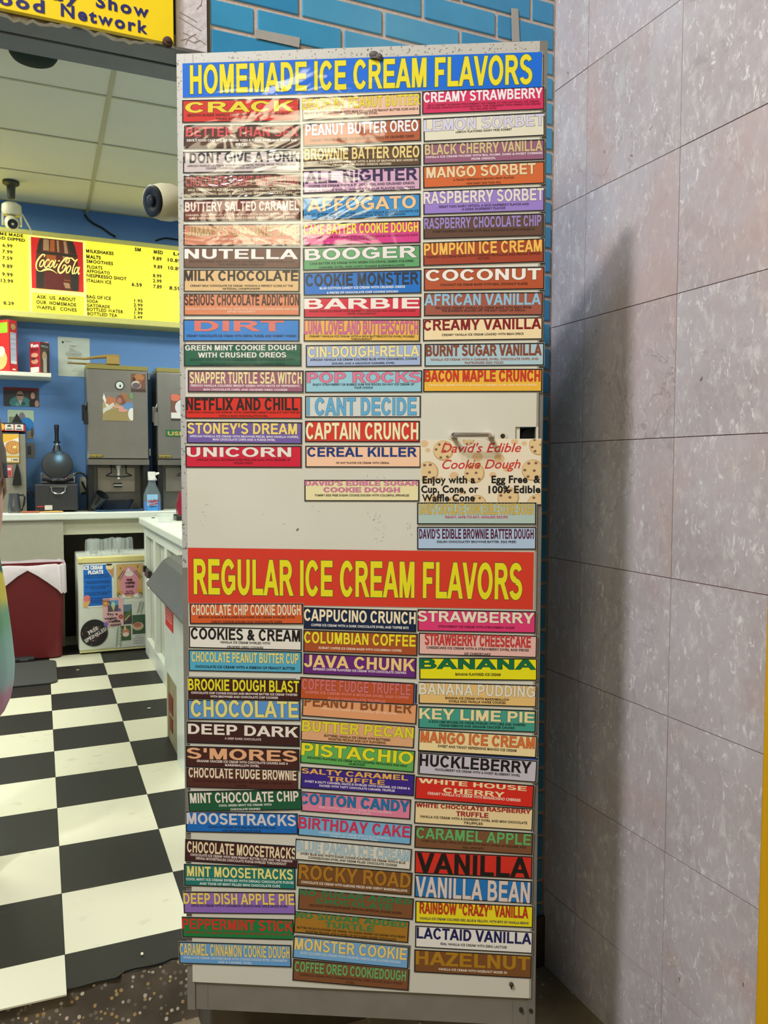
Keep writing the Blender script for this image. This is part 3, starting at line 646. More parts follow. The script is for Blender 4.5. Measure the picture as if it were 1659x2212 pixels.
sign(HG, (403,910), (653.5,911.7), 958.5, (114,94,168), "STONEY'S DREAM", (242,218,122), ['AFRICAN VANILLA ICE CREAM WITH BROWNIE PIECES, MINI VANILLA WAFERS,','MINI CHOCOLATE CHIPS AND A FUDGE SWIRL'], (230,226,240), "purple sign lettered STONEY'S DREAM in yellow", (.01,.955,.07,.55), [(.03,.61,.71),(.23,.75,.85)])
sign(HG, (400,962.4), (652.5,962.4), 1011, (208,32,60), 'UNICORN', (238,228,220), ['AFRICAN VANILLA ICE CREAM DYED PINK AND LILAC WITH CRUSHED UP','GOLDEN OREOS'], (118,14,34), 'crimson sign lettered UNICORN in wide white letters', (.015,.91,.08,.50), [(.1,.58,.68),(.42,.72,.82)])
# ---- middle column, homemade
sign(HG, (651.8,211.6), (908.8,200), 261.7, (228,188,168), 'DEATH BY PEANUT BUTTER', (224,210,66), ['PEANUT BUTTER ICE CREAM WITH MINI CHOCOLATE PEANUT BUTTER CUPS AND A','PEANUT BUTTER SWIRL'], (74,54,48), 'pale peach sign lettered DEATH BY PEANUT BUTTER in yellow', (.005,.995,.06,.53), [(.02,.64,.74),(.36,.75,.85)], crinkle=.3)
sign(HG, (653.5,267.3), (909.8,255.7), 317, (172,92,58), 'PEANUT BUTTER OREO', (238,238,246), ['CREAMY PEANUT BUTTER ICE CREAM WITH LOTS OF CRUSHED OREO'], (72,36,26), 'orange-brown sign with white letters starting PEANUT BUTTER, second in the middle column', (.025,.975,.06,.55), [(.06,.70,.81)], crinkle=.4)
sign(HG, (655,319.4), (909.8,312), 366, (92,70,50), 'BROWNIE BATTER OREO', (228,206,136), ['CREAMY VANILLA ICE CREAM BASE WITH A BOX OF BROWNIE MIX ADDED IN','HEAPS OF CRUSHED OREOS ADDED'], (220,210,182), 'dark crinkled sign with tan letters starting BROWNIE BATTER', (.01,.985,.06,.60), [(.03,.66,.76),(.25,.80,.90)], crinkle=1.2)
sign(HG, (653.5,368.5), (908.8,359.5), 420, (208,168,196), 'ALL NIGHTER', (54,42,84), ['COFFEE ICE CREAM WITH A FUDGE SWIRL AND CRUSHED OREOS,','AND A FUDGE SWIRL. WINNER OF OUR FLAVOR CONTEST!'], (62,50,70), 'lilac sign lettered ALL NIGHTER in dark purple', (.02,.975,.06,.56), [(.05,.63,.73),(.05,.82,.92)], False, crinkle=1.2)
sign(HG, (652.8,426.5), (908.8,417.5), 478, (58,144,208), 'AFFOGATO', (234,198,152), ['A SHOT OF FRESH ESPRESSO POURED OVER ANY CHOICE OF YOUR FAVORITE ICE','CREAM. SHOT FLAVORS INCLUDE DECAF, ROMA, OR CAPRICCIO'], (20,54,88), 'sky blue sign lettered AFFOGATO in tan', (.04,.96,.09,.62), [(.02,.69,.78),(.13,.80,.89)], crinkle=.8)
sign(HG, (653.5,483), (908.8,476), 532.6, (216,62,142), 'CAKE BATTER COOKIE DOUGH', (242,222,66), ['FUNKY CAKE BATTER ICE CREAM WITH AUTHENTIC CHUNKS OF CHOCOLATE CHIPS','AND COOKIE DOUGH'], (122,22,72), 'magenta sign lettered CAKE BATTER COOKIE DOUGH in yellow', (.01,.98,.07,.50), [(.025,.58,.68),(.37,.70,.80)], crinkle=.5)
sign(HG, (653.5,535.7), (908.8,528), 586, (92,162,108), 'BOOGER', (228,228,226), ['CAKE BATTER ICE CREAM WITH GREEN COLORING, GREEN COLORED','CARAMEL SWIRL, AND LUCKY CHARMS MARSHMALLOWS'], (16,54,34), 'mid green sign lettered BOOGER in wide white letters', (.02,.97,.06,.55), [(.06,.64,.74),(.14,.82,.91)])
sign(HG, (655,588.4), (911,582.8), 639.8, (16,112,202), 'COOKIE MONSTER', (32,44,64), ['BLUE COTTON CANDY ICE CREAM WITH CRUSHED OREOS','& PIECES OF CHOCOLATE CHIP COOKIE DOUGH'], (228,236,246), 'strong blue sign with heavy dark letters, directly below the green BOOGER sign', (.02,.975,.09,.60), [(.14,.64,.74),(.2,.84,.93)], False)
sign(HG, (655.8,642.5), (910.4,640.8), 688, (208,42,66), 'BARBIE', (240,232,226), ['BARBIE PINK ICE CREAM WITH RAINBOW SPRINKLES AND CHOCOLATE CHIPS','MIXED THROUGHOUT'], (112,14,32), 'raspberry red sign with six very wide white letters, in the middle column', (.005,.985,.06,.56), [(.05,.61,.71),(.38,.74,.84)], False)
sign(HG, (655.8,689.6), (908.8,689.6), 738.6, (228,184,86), 'LUNA LOVELAND BUTTERSCOTCH', (210,100,154), ['CREAMY VANILLA ICE CREAM WITH A RICH BUTTERSCOTCH SWIRL POURED','THROUGHOUT'], (58,40,22), 'mustard sign with narrow pink outlined letters ending BUTTERSCOTCH', (.005,.98,.07,.66), [(.05,.71,.80),(.41,.83,.92)])
sign(HG, (660,745.2), (911,742), 794.3, (164,184,222), 'CIN-DOUGH-RELLA', (238,228,164), ['AFRICAN VANILLA ICE CREAM COLORED BLUE WITH CINNAMON, COOKIE','DOUGH, AND A DELICIOUS CARAMEL SWIRL'], (24,26,34), 'periwinkle sign with pale yellow hyphenated letters, above the POP ROCKS sign', (.02,.98,.08,.56), [(.04,.61,.71),(.23,.79,.88)])
sign(HG, (658.5,800.6), (912.8,799.3), 849.7, (150,204,222), 'POP ROCKS', (224,124,154), ['ENJOY STRAWBERRY OR BUBBLE GUM POP ROCKS ON ANY ICE CREAM OF','YOUR CHOICE'], (34,52,72), 'light aqua sign lettered POP ROCKS in pink', (.02,.985,.08,.54), [(.07,.57,.67),(.42,.71,.81)])
sign(HG, (658.5,854.7), (909.8,854), 902.7, (210,216,212), 'I CANT DECIDE', (96,174,218), None, None, 'white sign lettered I CANT DECIDE in large light blue letters', (.02,.96,.11,.88))
sign(HG, (658.5,908.4), (907.8,908.4), 955.8, (214,58,42), 'CAPTAIN CRUNCH', (246,236,192), None, None, 'red-orange sign with large cream letters, last word CRUNCH', (.01,.985,.10,.86))
sign(HG, (659,962.4), (909.8,962.4), 1010.5, (246,204,170), 'CEREAL KILLER', (24,58,128), ['OF ANY FLAVOR ICE CREAM WITH CEREAL'], (62,32,22), 'peach sign lettered CEREAL KILLER in navy', (.02,.965,.08,.50), [(.27,.73,.82)], False)
sign(HG, (657,1036), (906.5,1036), 1083.5, (236,228,178), ["DAVID'S EDIBLE SUGAR",'COOKIE DOUGH'], (218,124,168), ['YUMMY EGG FREE SUGAR COOKIE DOUGH WITH COLORFUL SPRINKLES'], (52,44,32), 'pale yellow sign with pink wording EDIBLE SUGAR COOKIE DOUGH', [(.01,.99,.05,.27),(.17,.83,.35,.57)], [(.09,.66,.76)])
# ---- right column, homemade
sign(HG, (911,197), (1177,186), 248.6, (206,46,94), 'CREAMY STRAWBERRY', (236,232,240), ['2012 HIGHEST SCORING STRAWBERRY ICE CREAM AT THE NATIONAL ICE CREAM','RETAILERS ASSOCIATION CONVENTION. THE CREAMIEST STRAWBERRY ICE CREAM','YOU WILL EVER TASTE!'], (116,14,44), 'deep pink sign lettered CREAMY STRAWBERRY in white, top of the right column', (.015,.98,.07,.50), [(.05,.58,.66),(.04,.69,.77),(.39,.80,.88)], False, crinkle=.25)
sign(HG, (913.6,256), (1177,242), 308, (222,220,200), 'LEMON SORBET', (206,206,230), ['LEMON FLAVORED DAIRY FREE SORBET'], (58,56,52), 'off-white sign lettered LEMON SORBET in pale lavender', (.005,.995,.08,.56), [(.27,.60,.69)], crinkle=.5)
sign(HG, (913.6,310.7), (1177,300.4), 356.4, (146,94,122), 'BLACK CHERRY VANILLA', (206,190,140), ['VANILLA ICE CREAM PACKED WITH BIG, PLUMP, DARK & SWEET CHERRIES','FROM OREGON.'], (230,220,232), 'plum sign lettered BLACK CHERRY VANILLA in khaki', (.015,.98,.06,.55), [(.02,.60,.70),(.4,.76,.86)], crinkle=.8)
sign(HG, (913,358.6), (1177,347.5), 408.5, (206,104,54), 'MANGO SORBET', (232,208,166), ['A TANGY REFRESHING MANGO FRUIT FLAVOR','NON DAIRY (HAS TUNA OIL)'], (84,44,24), 'orange sign lettered MANGO SORBET in beige', (.03,.925,.08,.55), [(.25,.62,.71),(.36,.80,.89)], crinkle=.6)
sign(HG, (913.6,412), (1177,403), 465.4, (152,128,208), 'RASPBERRY SORBET', (226,220,218), ['GREAT NON DAIRY OPTION. A RICH RASPBERRY FLAVOR AND','A DARK RASPBERRY FLAVOR'], (64,50,92), 'lavender sign lettered RASPBERRY SORBET in white', (.005,.99,.06,.55), [(.13,.63,.73),(.32,.76,.86)], crinkle=.4)
sign(HG, (913.6,468), (1175.6,460.4), 518, (98,70,56), 'RASPBERRY CHOCOLATE CHIP', (152,136,204), ['SWEET RASPBERRY ICE CREAM WITH MILK CHOCOLATE CHIPS SWIRLED IN'], (52,34,28), 'brown sign lettered RASPBERRY CHOCOLATE CHIP in violet', (.01,.975,.08,.55), [(.08,.62,.72)], crinkle=.35)
sign(HG, (913,523.6), (1175.6,514.4), 576, (160,66,42), 'PUMPKIN ICE CREAM', (240,190,88), ['PUMPKIN ICE CREAM MADE WITH PUMPKIN PIE FILLING AND PECANS RIPPLED','WITHIN'], (92,30,20), 'rust sign lettered PUMPKIN ICE CREAM in golden yellow', (.01,.98,.06,.55), [(.03,.57,.67),(.45,.70,.80)])
sign(HG, (914.8,579.6), (1177,575.3), 629.8, (178,84,48), 'COCONUT', (238,234,228), ['COCONUT ICE CREAM MADE WITH REAL COCONUT FLAKES'], (74,32,20), 'orange-brown sign lettered COCONUT in wide white letters', (.02,.97,.08,.56), [(.14,.68,.78)])
sign(HG, (915.5,632.8), (1174,630.5), 684, (158,88,70), 'AFRICAN VANILLA', (142,194,222), ['DELICIOUS CREAMY VANILLA ICE CREAM MADE WITH BEAN FROM','THE BOURBON ISLANDS OFF THE EAST COAST OF AFRICA'], (70,36,32), 'terracotta sign lettered AFRICAN VANILLA in light blue', (.005,.98,.06,.54), [(.10,.59,.69),(.15,.71,.81)], False)
sign(HG, (913,689), (1173,684.7), 738, (240,222,178), 'CREAMY VANILLA', (130,26,34), ['CREAMY VANILLA ICE CREAM LOADED WITH BEAN SPECS'], (48,40,34), 'cream sign lettered CREAMY VANILLA in dark red', (.005,.985,.04,.52), [(.16,.67,.77)], False)
sign(HG, (916.5,742.6), (1176.5,740), 792.7, (170,202,214), 'BURNT SUGAR VANILLA', (138,72,48), ['VANILLA ICE CREAM WITH A CARAMEL SWIRL, CHOCOLATE CHIPS, AND','PASTEURIZED EGG YOLKS'], (150,84,62), 'light blue-grey sign lettered BURNT SUGAR VANILLA in brown', (.015,.975,.08,.54), [(.05,.64,.74),(.34,.79,.89)])
sign(HG, (913.8,797), (1172.4,796), 848, (238,186,62), 'BACON MAPLE CRUNCH', (206,56,38), ['CRACK ICE CREAM WITH A DELICIOUS CARAMEL SWIRL AND BACON PIECES'], (250,228,178), 'golden yellow sign lettered BACON MAPLE CRUNCH in red', (.015,.98,.06,.54), [(.05,.64,.73)])
sign(HG, (900.4,1084.8), (1159,1084.8), 1133.3, (176,200,194), "DAVID'S CHOCOLATE CHUNK EDIBLE COOKIE DOUGH", (218,184,74), ['READY, SAFE-TO-EAT, EGGLESS RECIPE'], (196,62,110), 'grey-green sign with narrow gold wording CHOCOLATE CHUNK EDIBLE COOKIE DOUGH', (.02,.975,.05,.54), [(.24,.60,.71)], layer=2)
sign(HG, (900.4,1137.3), (1159,1137.3), 1187.5, (176,202,230), "DAVID'S EDIBLE BROWNIE BATTER DOUGH", (86,28,56), ['DELISH CHOCOLATEY BROWNIE BATTER. EGG FREE!'], (36,36,44), 'pale blue sign with maroon wording EDIBLE BROWNIE BATTER DOUGH', (.02,.975,.10,.52), [(.17,.60,.70)], False, layer=1)
# ---- left column, regular
sign(RG, (409,1302.8), (656,1302.8), 1348.4, (214,96,46), 'CHOCOLATE CHIP COOKIE DOUGH', (238,220,190), ['BROWN SUGAR & MOLASSES FLAVORED ICE CREAM SWIRLED WITH','CHEWY COOKIE DOUGH AND CHOCOLATE CHIPS'], (90,34,18), 'orange sign lettered CHOCOLATE CHIP COOKIE DOUGH in cream', (.02,.975,.06,.56), [(.08,.60,.71),(.19,.82,.93)], layer=1)
sign(RG, (407.7,1352), (652.8,1358), 1400, (232,229,218), 'COOKIES & CREAM', (26,24,24), ['VANILLA ICE CREAM SWIRLED WITH','CRUSHED OREO COOKIES'], (30,28,28), 'off-white sign lettered COOKIES & CREAM in black', (.02,.985,.07,.58), [(.28,.63,.74),(.34,.84,.94)], False)
sign(RG, (407,1402), (652.8,1406.6), 1450, (82,172,206), 'CHOCOLATE PEANUT BUTTER CUP', (232,220,130), ['CHOCOLATE ICE CREAM WITH A RIBBON OF PEANUT BUTTER'], (16,34,44), 'turquoise sign lettered CHOCOLATE PEANUT BUTTER CUP in pale yellow', (.03,.97,.11,.56), [(.06,.71,.83)])
o, W, H = sign_panel('flavor_sign', (405,1460.5), (640,1465), 1508, (30,70,170), 0, 0.0); tag(o, 'hidden blue sign whose corner shows behind the BROOKIE DOUGH BLAST sign', 'sign', RG)
sign(RG, (406,1462), (650,1467), 1510, (64,28,26), 'BROOKIE DOUGH BLAST', (230,222,40), ['CHOCOLATE CHIP COOKIE DOUGH AND BROWNIE BATTER ICE CREAM TWISTED','WITH BROWNIES AND CHOCOLATE CHIP COOKIES'], (236,226,222), 'dark brown sign lettered BROOKIE DOUGH BLAST in bright yellow', (.005,.985,.07,.58), [(.03,.64,.74),(.2,.79,.89)], layer=2)
sign(RG, (405,1510), (649.5,1512), 1554.8, (92,152,214), 'CHOCOLATE', (232,224,136), None, None, 'light blue sign lettered CHOCOLATE in large pale yellow letters', (.03,.98,.03,.84), layer=1)
sign(RG, (402.8,1557.4), (648.5,1565.5), 1605.5, (62,30,28), 'DEEP DARK', (238,232,220), ['A DEEP DARK CHOCOLATE'], (220,200,196), 'blackish brown sign lettered DEEP DARK in wide white letters', (.015,.985,.10,.56), [(.34,.66,.76)], False)
sign(RG, (401,1609.5), (647.6,1617), 1657, (70,32,30), "S'MORES", (234,178,132), ['GRAHAM CRACKER ICE CREAM WITH CHOCOLATE CHUNKS AND A','MARSHMALLOW SWIRL'], (236,222,214), "dark brown sign lettered S'MORES in tan", (.015,.98,.09,.58), [(.10,.62,.73),(.35,.77,.88)], layer=2)
sign(RG, (402,1655), (644.5,1662), 1701, (84,42,34), 'CHOCOLATE FUDGE BROWNIE', (238,224,196), ['CHOCOLATE ICE CREAM WITH BROWNIES AND FUDGE','SWIRL'], (52,24,20), "brown sign lettered CHOCOLATE FUDGE BROWNIE, its top tucked under the S'MORES sign", (.025,.985,.02,.50), [(.06,.60,.70),(.45,.78,.88)], False, layer=1)
sign(RG, (405,1708), (652,1703), 1754.4, (24,90,58), 'MINT CHOCOLATE CHIP', (238,230,216), ['COOL GREEN MINT ICE CREAM WITH','CHOCOLATE CHUNKS'], (230,236,226), 'forest green sign lettered MINT CHOCOLATE CHIP in white', (.02,.97,.10,.57), [(.27,.65,.75),(.37,.84,.94)], layer=1)
sign(RG, (400.5,1751), (644,1756), 1797.5, (18,108,192), 'MOOSETRACKS', (218,214,218), ['VANILLA ICE CREAM WITH MINI PEANUT BUTTER CUPS','AND DENALI CHOCOLATE FUDGE'], (12,54,104), 'royal blue sign with light grey letters, tucked under the MINT CHOCOLATE CHIP sign', (.01,.98,.08,.60), [(.20,.66,.76),(.33,.82,.92)], False)
sign(RG, (400,1810.8), (645,1826.7), 1860.5, (66,28,32), 'CHOCOLATE MOOSETRACKS', (240,222,182), ['CHOCOLATE ICE CREAM WITH MINI PEANUT BUTTER CUPS AND THE FAMOUS','DENALI MOOSETRACKS CHOCOLATE FUDGE SWIRLED THROUGHOUT'], (236,220,214), 'maroon-brown tilted sign with cream letters, between two green or blue tracks signs', (.02,.98,.10,.58), [(.05,.62,.73),(.1,.76,.87)])
sign(RG, (397,1864.8), (639,1873), 1913.5, (24,124,114), 'MINT MOOSETRACKS', (240,232,140), ['COOL MINT ICE CREAM SWIRLED WITH DENALI CHOCOLATE FUDGE','AND TONS OF MINT FILLED MINI CHOCOLATE CUPS'], (228,238,232), 'teal sign with pale yellow letters starting MINT, above the DEEP DISH APPLE PIE sign', (.03,.975,.10,.55), [(.02,.62,.73),(.14,.80,.91)])
sign(RG, (395,1924.5), (638,1926.8), 1973, (146,110,194), 'DEEP DISH APPLE PIE', (244,216,110), ['APPLE ICE CREAM WITH A CINNAMON CRUNCH AND APPLE SAUCE SWIRL'], (54,38,84), 'purple sign lettered DEEP DISH APPLE PIE in yellow', (.005,.99,.07,.56), [(.07,.57,.68)])
sign(RG, (392.5,1979), (635,1985), 2024.6, (26,128,66), 'PEPPERMINT STICK', (212,52,42), ['PEPPERMINT ICE CREAM WITH CRUSHED PEPPERMINT STICK CANDY'], (150,60,40), 'green sign lettered PEPPERMINT STICK in red', (.005,.99,.08,.58), [(.03,.68,.78)], False)
sign(RG, (386,2032), (629.6,2040), 2081, (104,166,222), 'CARAMEL CINNAMON COOKIE DOUGH', (240,216,126), ['VANILLA ICE CREAM COLORED BLUE WITH COOKIE DOUGH BITES, CINNAMON','AND A CARAMEL SWIRL'], (206,222,238), 'sky blue sign lettered CARAMEL CINNAMON COOKIE DOUGH, bottom of the left column', (.01,.985,.08,.60), [(.04,.64,.75),(.35,.80,.91)], layer=1)
# ---- middle column, regular
sign(RG, (656,1310.6), (900.8,1318), 1358.8, (18,38,72), 'CAPPUCINO CRUNCH', (246,232,194), ['COFFEE ICE CREAM WITH A DARK CHOCOLATE SWIRL AND TOFFEE BITS'], (232,230,226), 'navy sign lettered CAPPUCINO CRUNCH in cream', (.005,.99,.09,.62), [(.07,.74,.85)], False)
sign(RG, (655,1359.5), (903.4,1368), 1409, (168,82,42), 'COLUMBIAN COFFEE', (240,226,46), ['ROBUST COFFEE ICE CREAM MADE WITH COLUMBIAN COFFEE'], (240,222,198), 'rust-orange sign lettered COLUMBIAN COFFEE in yellow', (.01,.98,.08,.58), [(.14,.72,.82)])
sign(RG, (655,1410), (900.8,1420), 1456.5, (104,40,122), 'JAVA CHUNK', (242,208,134), ['ESPRESSO COFFEE FLAVORED ICE CREAM WITH CHOCOLATE CHUNKS'], (236,224,236), 'violet sign lettered JAVA CHUNK in tan', (.01,.985,.08,.64), [(.09,.67,.78)], False)
o, W, H = sign_panel('flavor_sign', (655,1466), (902,1477), 1516, (28,72,170), 0, 0.0); tag(o, 'hidden blue sign whose edge shows right of the COFFEE FUDGE TRUFFLE sign', 'sign', RG)
sign(RG, (648.5,1460.7), (897,1474.4), 1510, (190,86,40), 'COFFEE FUDGE TRUFFLE', (214,116,118), ['COFFEE ICE CREAM WITH A MOCHA SWIRL AND COFFEE','FILLED CHOCOLATE TRUFFLES'], (228,134,128), 'burnt orange sign lettered COFFEE FUDGE TRUFFLE in pink', (.02,.965,.07,.56), [(.05,.60,.72),(.25,.82,.94)], layer=2)
sign(RG, (653.4,1502), (902.4,1520), 1547, (232,164,114), 'PEANUT BUTTER', (140,82,44), ['VANILLA ICE CREAM WITH A PEANUT BUTTER SWIRL'], (250,212,174), 'apricot sign lettered PEANUT BUTTER, its top hidden by the COFFEE FUDGE TRUFFLE sign', (.02,.955,-.02,.48), [(.17,.48,.60)], False, layer=1)
sign(RG, (650.8,1551), (897,1567.8), 1599.7, (228,174,128), 'BUTTER PECAN', (230,222,50), ['BUTTERED VANILLA ICE CREAM WITH BUTTERED','ROASTED PECANS AND NUT FLAVORING'], (56,36,26), 'tan sign lettered BUTTER PECAN in yellow', (.01,.99,.08,.56), [(.21,.64,.75),(.25,.78,.89)])
sign(RG, (650,1599.7), (898,1620.8), 1648.5, (100,180,92), 'PISTACHIO', (238,230,40), ['PISTACHIO FLAVORED ICE CREAM WITH CHOPPED PISTACHIOS AND HALF','ALMONDS'], (22,48,22), 'leaf green sign lettered PISTACHIO in yellow', (.01,.985,.08,.62), [(.065,.66,.76),(.43,.78,.88)])
sign(RG, (650,1655), (897,1672), 1703, (58,38,138), ['SALTY CARAMEL','TRUFFLE'], (240,182,86), ['SWEET & SALTY CARAMEL SAUCE IS SWIRLED WITH CARAMEL ICE CREAM &','PACKED WITH TASTY CHOCOLATE CARAMEL TRUFFLES'], (238,230,240), 'indigo sign lettered SALTY CARAMEL TRUFFLE in orange', [(.01,.94,.07,.30),(.24,.74,.36,.57)], [(.04,.60,.70),(.17,.75,.85)], False)
sign(RG, (651,1708), (889,1726), 1752.7, (226,134,164), 'COTTON CANDY', (22,122,178), ['PINK COTTON CANDY ICE CREAM WITH COLORFUL','CHOCOLATE CHIPS'], (244,196,208), 'pink sign lettered COTTON CANDY in blue', (-.012,.985,.10,.62), [(.17,.66,.77),(.36,.80,.91)])
sign(RG, (645,1759), (890.6,1780), 1804.8, (120,182,222), 'BIRTHDAY CAKE', (206,56,92), ['CAKE FLAVORED ICE CREAM WITH A BLUE FROSTING','SWIRL AND CONFETTI CAKE PIECES'], (206,228,242), 'light blue sign lettered BIRTHDAY CAKE in pinkish red', (.005,.985,.10,.64), [(.19,.70,.80),(.29,.83,.93)], False)
sign(RG, (638.6,1809.8), (890.6,1832.3), 1857, (226,222,206), 'BLUE PANDA ICE CREAM', (172,206,220), ['SWEET BLUE AND WHITE SUGAR COOKIE FLAVORED ICE CREAM WITH A BLUE','COOKIEDOUGH SWIRL AND CREAM FILLED CHOCOLATE COOKIES'], (40,38,36), 'cream sign lettered BLUE PANDA ICE CREAM in pale blue', (.01,.98,.09,.58), [(.05,.61,.72),(.12,.76,.87)], layer=2)
sign(RG, (642.9,1862.8), (892,1883.7), 1913.5, (120,78,38), 'ROCKY ROAD', (176,122,32), ['CHOCOLATE ICE CREAM WITH ALMOND PIECES AND CHEWY MARSHMALLOWS'], (238,226,212), 'brown sign lettered ROCKY ROAD in dark gold', (.015,.985,.05,.67), [(.04,.74,.85)], layer=1)
sign(RG, (645,1918), (895,1940), 1965, (130,84,50), ['NO SUGAR ADDED','CHOCOLATE'], (46,130,80), ['DELICIOUS CHOCOLATE MADE WITH NO ARTIFICIAL SUGARS ADDED'], (68,40,24), 'brown sign lettered NO SUGAR ADDED CHOCOLATE in green', [(.01,.98,.03,.30),(.16,.82,.37,.62)], [(.10,.67,.78)], False)
sign(RG, (636,1966.6), (885,1989), 2014.7, (170,122,38), ['NO SUGAR ADDED','TURTLE'], (50,136,84), ['BUTTER PECAN FLAVORED ICE CREAM. NO SUGAR ADDED ICE CREAM WITH FRESH','ROASTED PECANS, AND A SWIRL OF NO SUGAR ADDED CHOCOLATE'], (62,42,14), 'ochre sign lettered NO SUGAR ADDED TURTLE in green', [(.015,.975,.03,.30),(.27,.70,.36,.62)], [(.03,.68,.78),(.11,.83,.93)], False)
o, W, H = sign_panel('flavor_sign', (638,2018), (887.5,2041.5), 2067, (120,40,90), 0, 0.0); tag(o, 'hidden purple sign whose edge shows behind the MONSTER COOKIE sign', 'sign', RG)
sign(RG, (634,2019), (885,2043), 2068.7, (120,178,226), 'MONSTER COOKIE', (242,216,134), ['BLUE COLORED ICE CREAM WITH CRUSHED OREOS AND COOKIE DOUGH'], (206,224,240), 'sky blue sign lettered MONSTER COOKIE in pale yellow', (.015,.98,.09,.60), [(.07,.66,.77)], layer=2)
sign(RG, (633,2069.4), (885.6,2091.6), 2117.5, (130,82,50), 'COFFEE OREO COOKIEDOUGH', (112,182,110), ['COFFEE ICE CREAM WITH COOKIEDOUGH BITES, OREO CHUNKS AND A FUDGE','SWIRL'], (84,50,30), 'lowest sign on the door, brown with green letters, bottom of the middle column', (.02,.97,.10,.56), [(.06,.63,.74),(.46,.80,.91)], layer=1)
# ---- right column, regular
sign(RG, (901.4,1315), (1158.4,1319.7), 1364, (222,60,118), 'STRAWBERRY', (240,228,204), ['STRAWBERRY ICE CREAM WITH STRAWBERRY SLICES'], (92,18,50), 'hot pink sign lettered STRAWBERRY in wide cream letters', (.005,.985,.08,.55), [(.18,.70,.80)])
sign(RG, (904,1365.5), (1161,1372.4), 1414.5, (230,186,178), 'STRAWBERRY CHEESECAKE', (206,58,54), ['CHEESECAKE ICE CREAM WITH A STRAWBERRY SWIRL AND PIECES','OF CHEESECAKE'], (30,26,26), 'pale pink sign lettered STRAWBERRY CHEESECAKE in red', (.055,.945,.04,.54), [(.07,.60,.71),(.39,.83,.94)], layer=1)
sign(RG, (904.7,1419.5), (1161,1421.5), 1468.6, (236,230,24), 'BANANA', (14,110,66), ['BANANA FLAVORED ICE CREAM'], (30,32,20), 'bright yellow sign lettered BANANA in dark green', (.005,.985,.06,.50), [(.31,.67,.79)])
sign(RG, (904,1471.6), (1160,1479), 1520.7, (234,196,124), 'BANANA PUDDING', (232,228,206), ['BANANA ICE CREAM WITH MARSHMALLOW','SWIRLS AND VANILLA WAFER COOKIES'], (46,34,22), 'light tan sign lettered BANANA PUDDING in outlined white', (.005,.985,.06,.56), [(.23,.63,.74),(.26,.77,.88)])
sign(RG, (903.6,1524.3), (1159,1533.7), 1573.4, (68,160,142), 'KEY LIME PIE', (240,226,170), ['A RICH LIME MOUSSE ICE CREAM SWIRLED WITH LIME AND WHIPPED','CREAM RIBBONS AND GRAHAM CRACKER CHUNKS'], (18,46,40), 'sea green sign lettered KEY LIME PIE in cream', (.01,.985,.09,.56), [(.09,.61,.72),(.18,.76,.87)])
sign(RG, (904,1574), (1161,1589), 1622.5, (244,224,168), 'MANGO ICE CREAM', (222,116,58), ['SWEET AND TANGY REFRESHING MANGO ICE CREAM'], (40,32,24), 'pale cream sign lettered MANGO ICE CREAM in orange', (.02,.98,.09,.58), [(.17,.65,.77)])
o, W, H = sign_panel('flavor_sign', (903,1621), (1163.5,1636), 1673, (30,70,160), 0, 0.0); tag(o, 'hidden blue sign whose edges show behind the HUCKLEBERRY sign', 'sign', RG)
sign(RG, (906,1623.8), (1161.5,1642), 1672.5, (202,198,212), 'HUCKLEBERRY', (26,24,28), ['HUCKLEBERRY ICE CREAM WITH A SWEET BLUEBERRY SWIRL'], (34,32,38), 'pale grey-lilac sign lettered HUCKLEBERRY in black', (.005,.95,.08,.60), [(.14,.66,.77)], False, layer=1)
sign(RG, (897.4,1675.3), (1155,1695), 1726, (218,44,32), ['WHITE HOUSE','CHERRY'], (246,230,178), ['CREAMY VANILLA ICE CREAM WITH MARASCHINO CHERRIES'], (250,226,206), 'red sign lettered WHITE HOUSE CHERRY in pale yellow', [(.03,.935,.08,.28),(.24,.755,.40,.62)], [(.11,.63,.75)], False, layer=1)
sign(RG, (895.4,1729.7), (1153,1745.6), 1779, (240,220,168), ['WHITE CHOCOLATE RASPBERRY','TRUFFLE'], (176,36,40), ['VANILLA ICE CREAM WITH A RASPBERRY SWIRL AND MINI CHOCOLATE','TRUFFLES'], (44,36,28), 'cream sign lettered WHITE CHOCOLATE RASPBERRY TRUFFLE in red', [(.015,.975,.07,.25),(.355,.625,.33,.54)], [(.05,.60,.71),(.42,.76,.87)])
sign(RG, (896,1782.4), (1153,1798.6), 1831.5, (126,84,54), 'CARAMEL APPLE', (106,180,106), ['SWEET AND TANGY APPLE ICE CREAM WITH HEAVY SWIRLS OF CARAMEL AND','REAL APPLE BITS'], (70,44,26), 'brown sign lettered CARAMEL APPLE in light green', (.015,.98,.07,.55), [(.06,.60,.70),(.41,.78,.88)])
sign(RG, (895.4,1836.8), (1151,1849), 1886.5, (216,48,34), 'VANILLA', (28,20,18), None, None, 'red sign with the single word VANILLA in huge black letters', (.02,.975,.07,.94), None, False)
sign(RG, (895.4,1888), (1150.6,1902.4), 1938, (28,120,196), 'VANILLA BEAN', (226,212,204), None, None, 'blue sign lettered VANILLA BEAN in huge off-white letters', (.01,.98,.07,.95))
sign(RG, (896.6,1944.4), (1152.6,1956), 1993, (242,228,30), 'RAINBOW "CRAZY" VANILLA', (200,56,34), ['VANILLA ICE CREAM COLORED RED, BLUE & YELLOW, WITH BITS OF VANILLA BEANS'], (40,60,90), 'yellow sign lettered RAINBOW "CRAZY" VANILLA in red', (.04,.955,.07,.56), [(.04,.72,.83)])
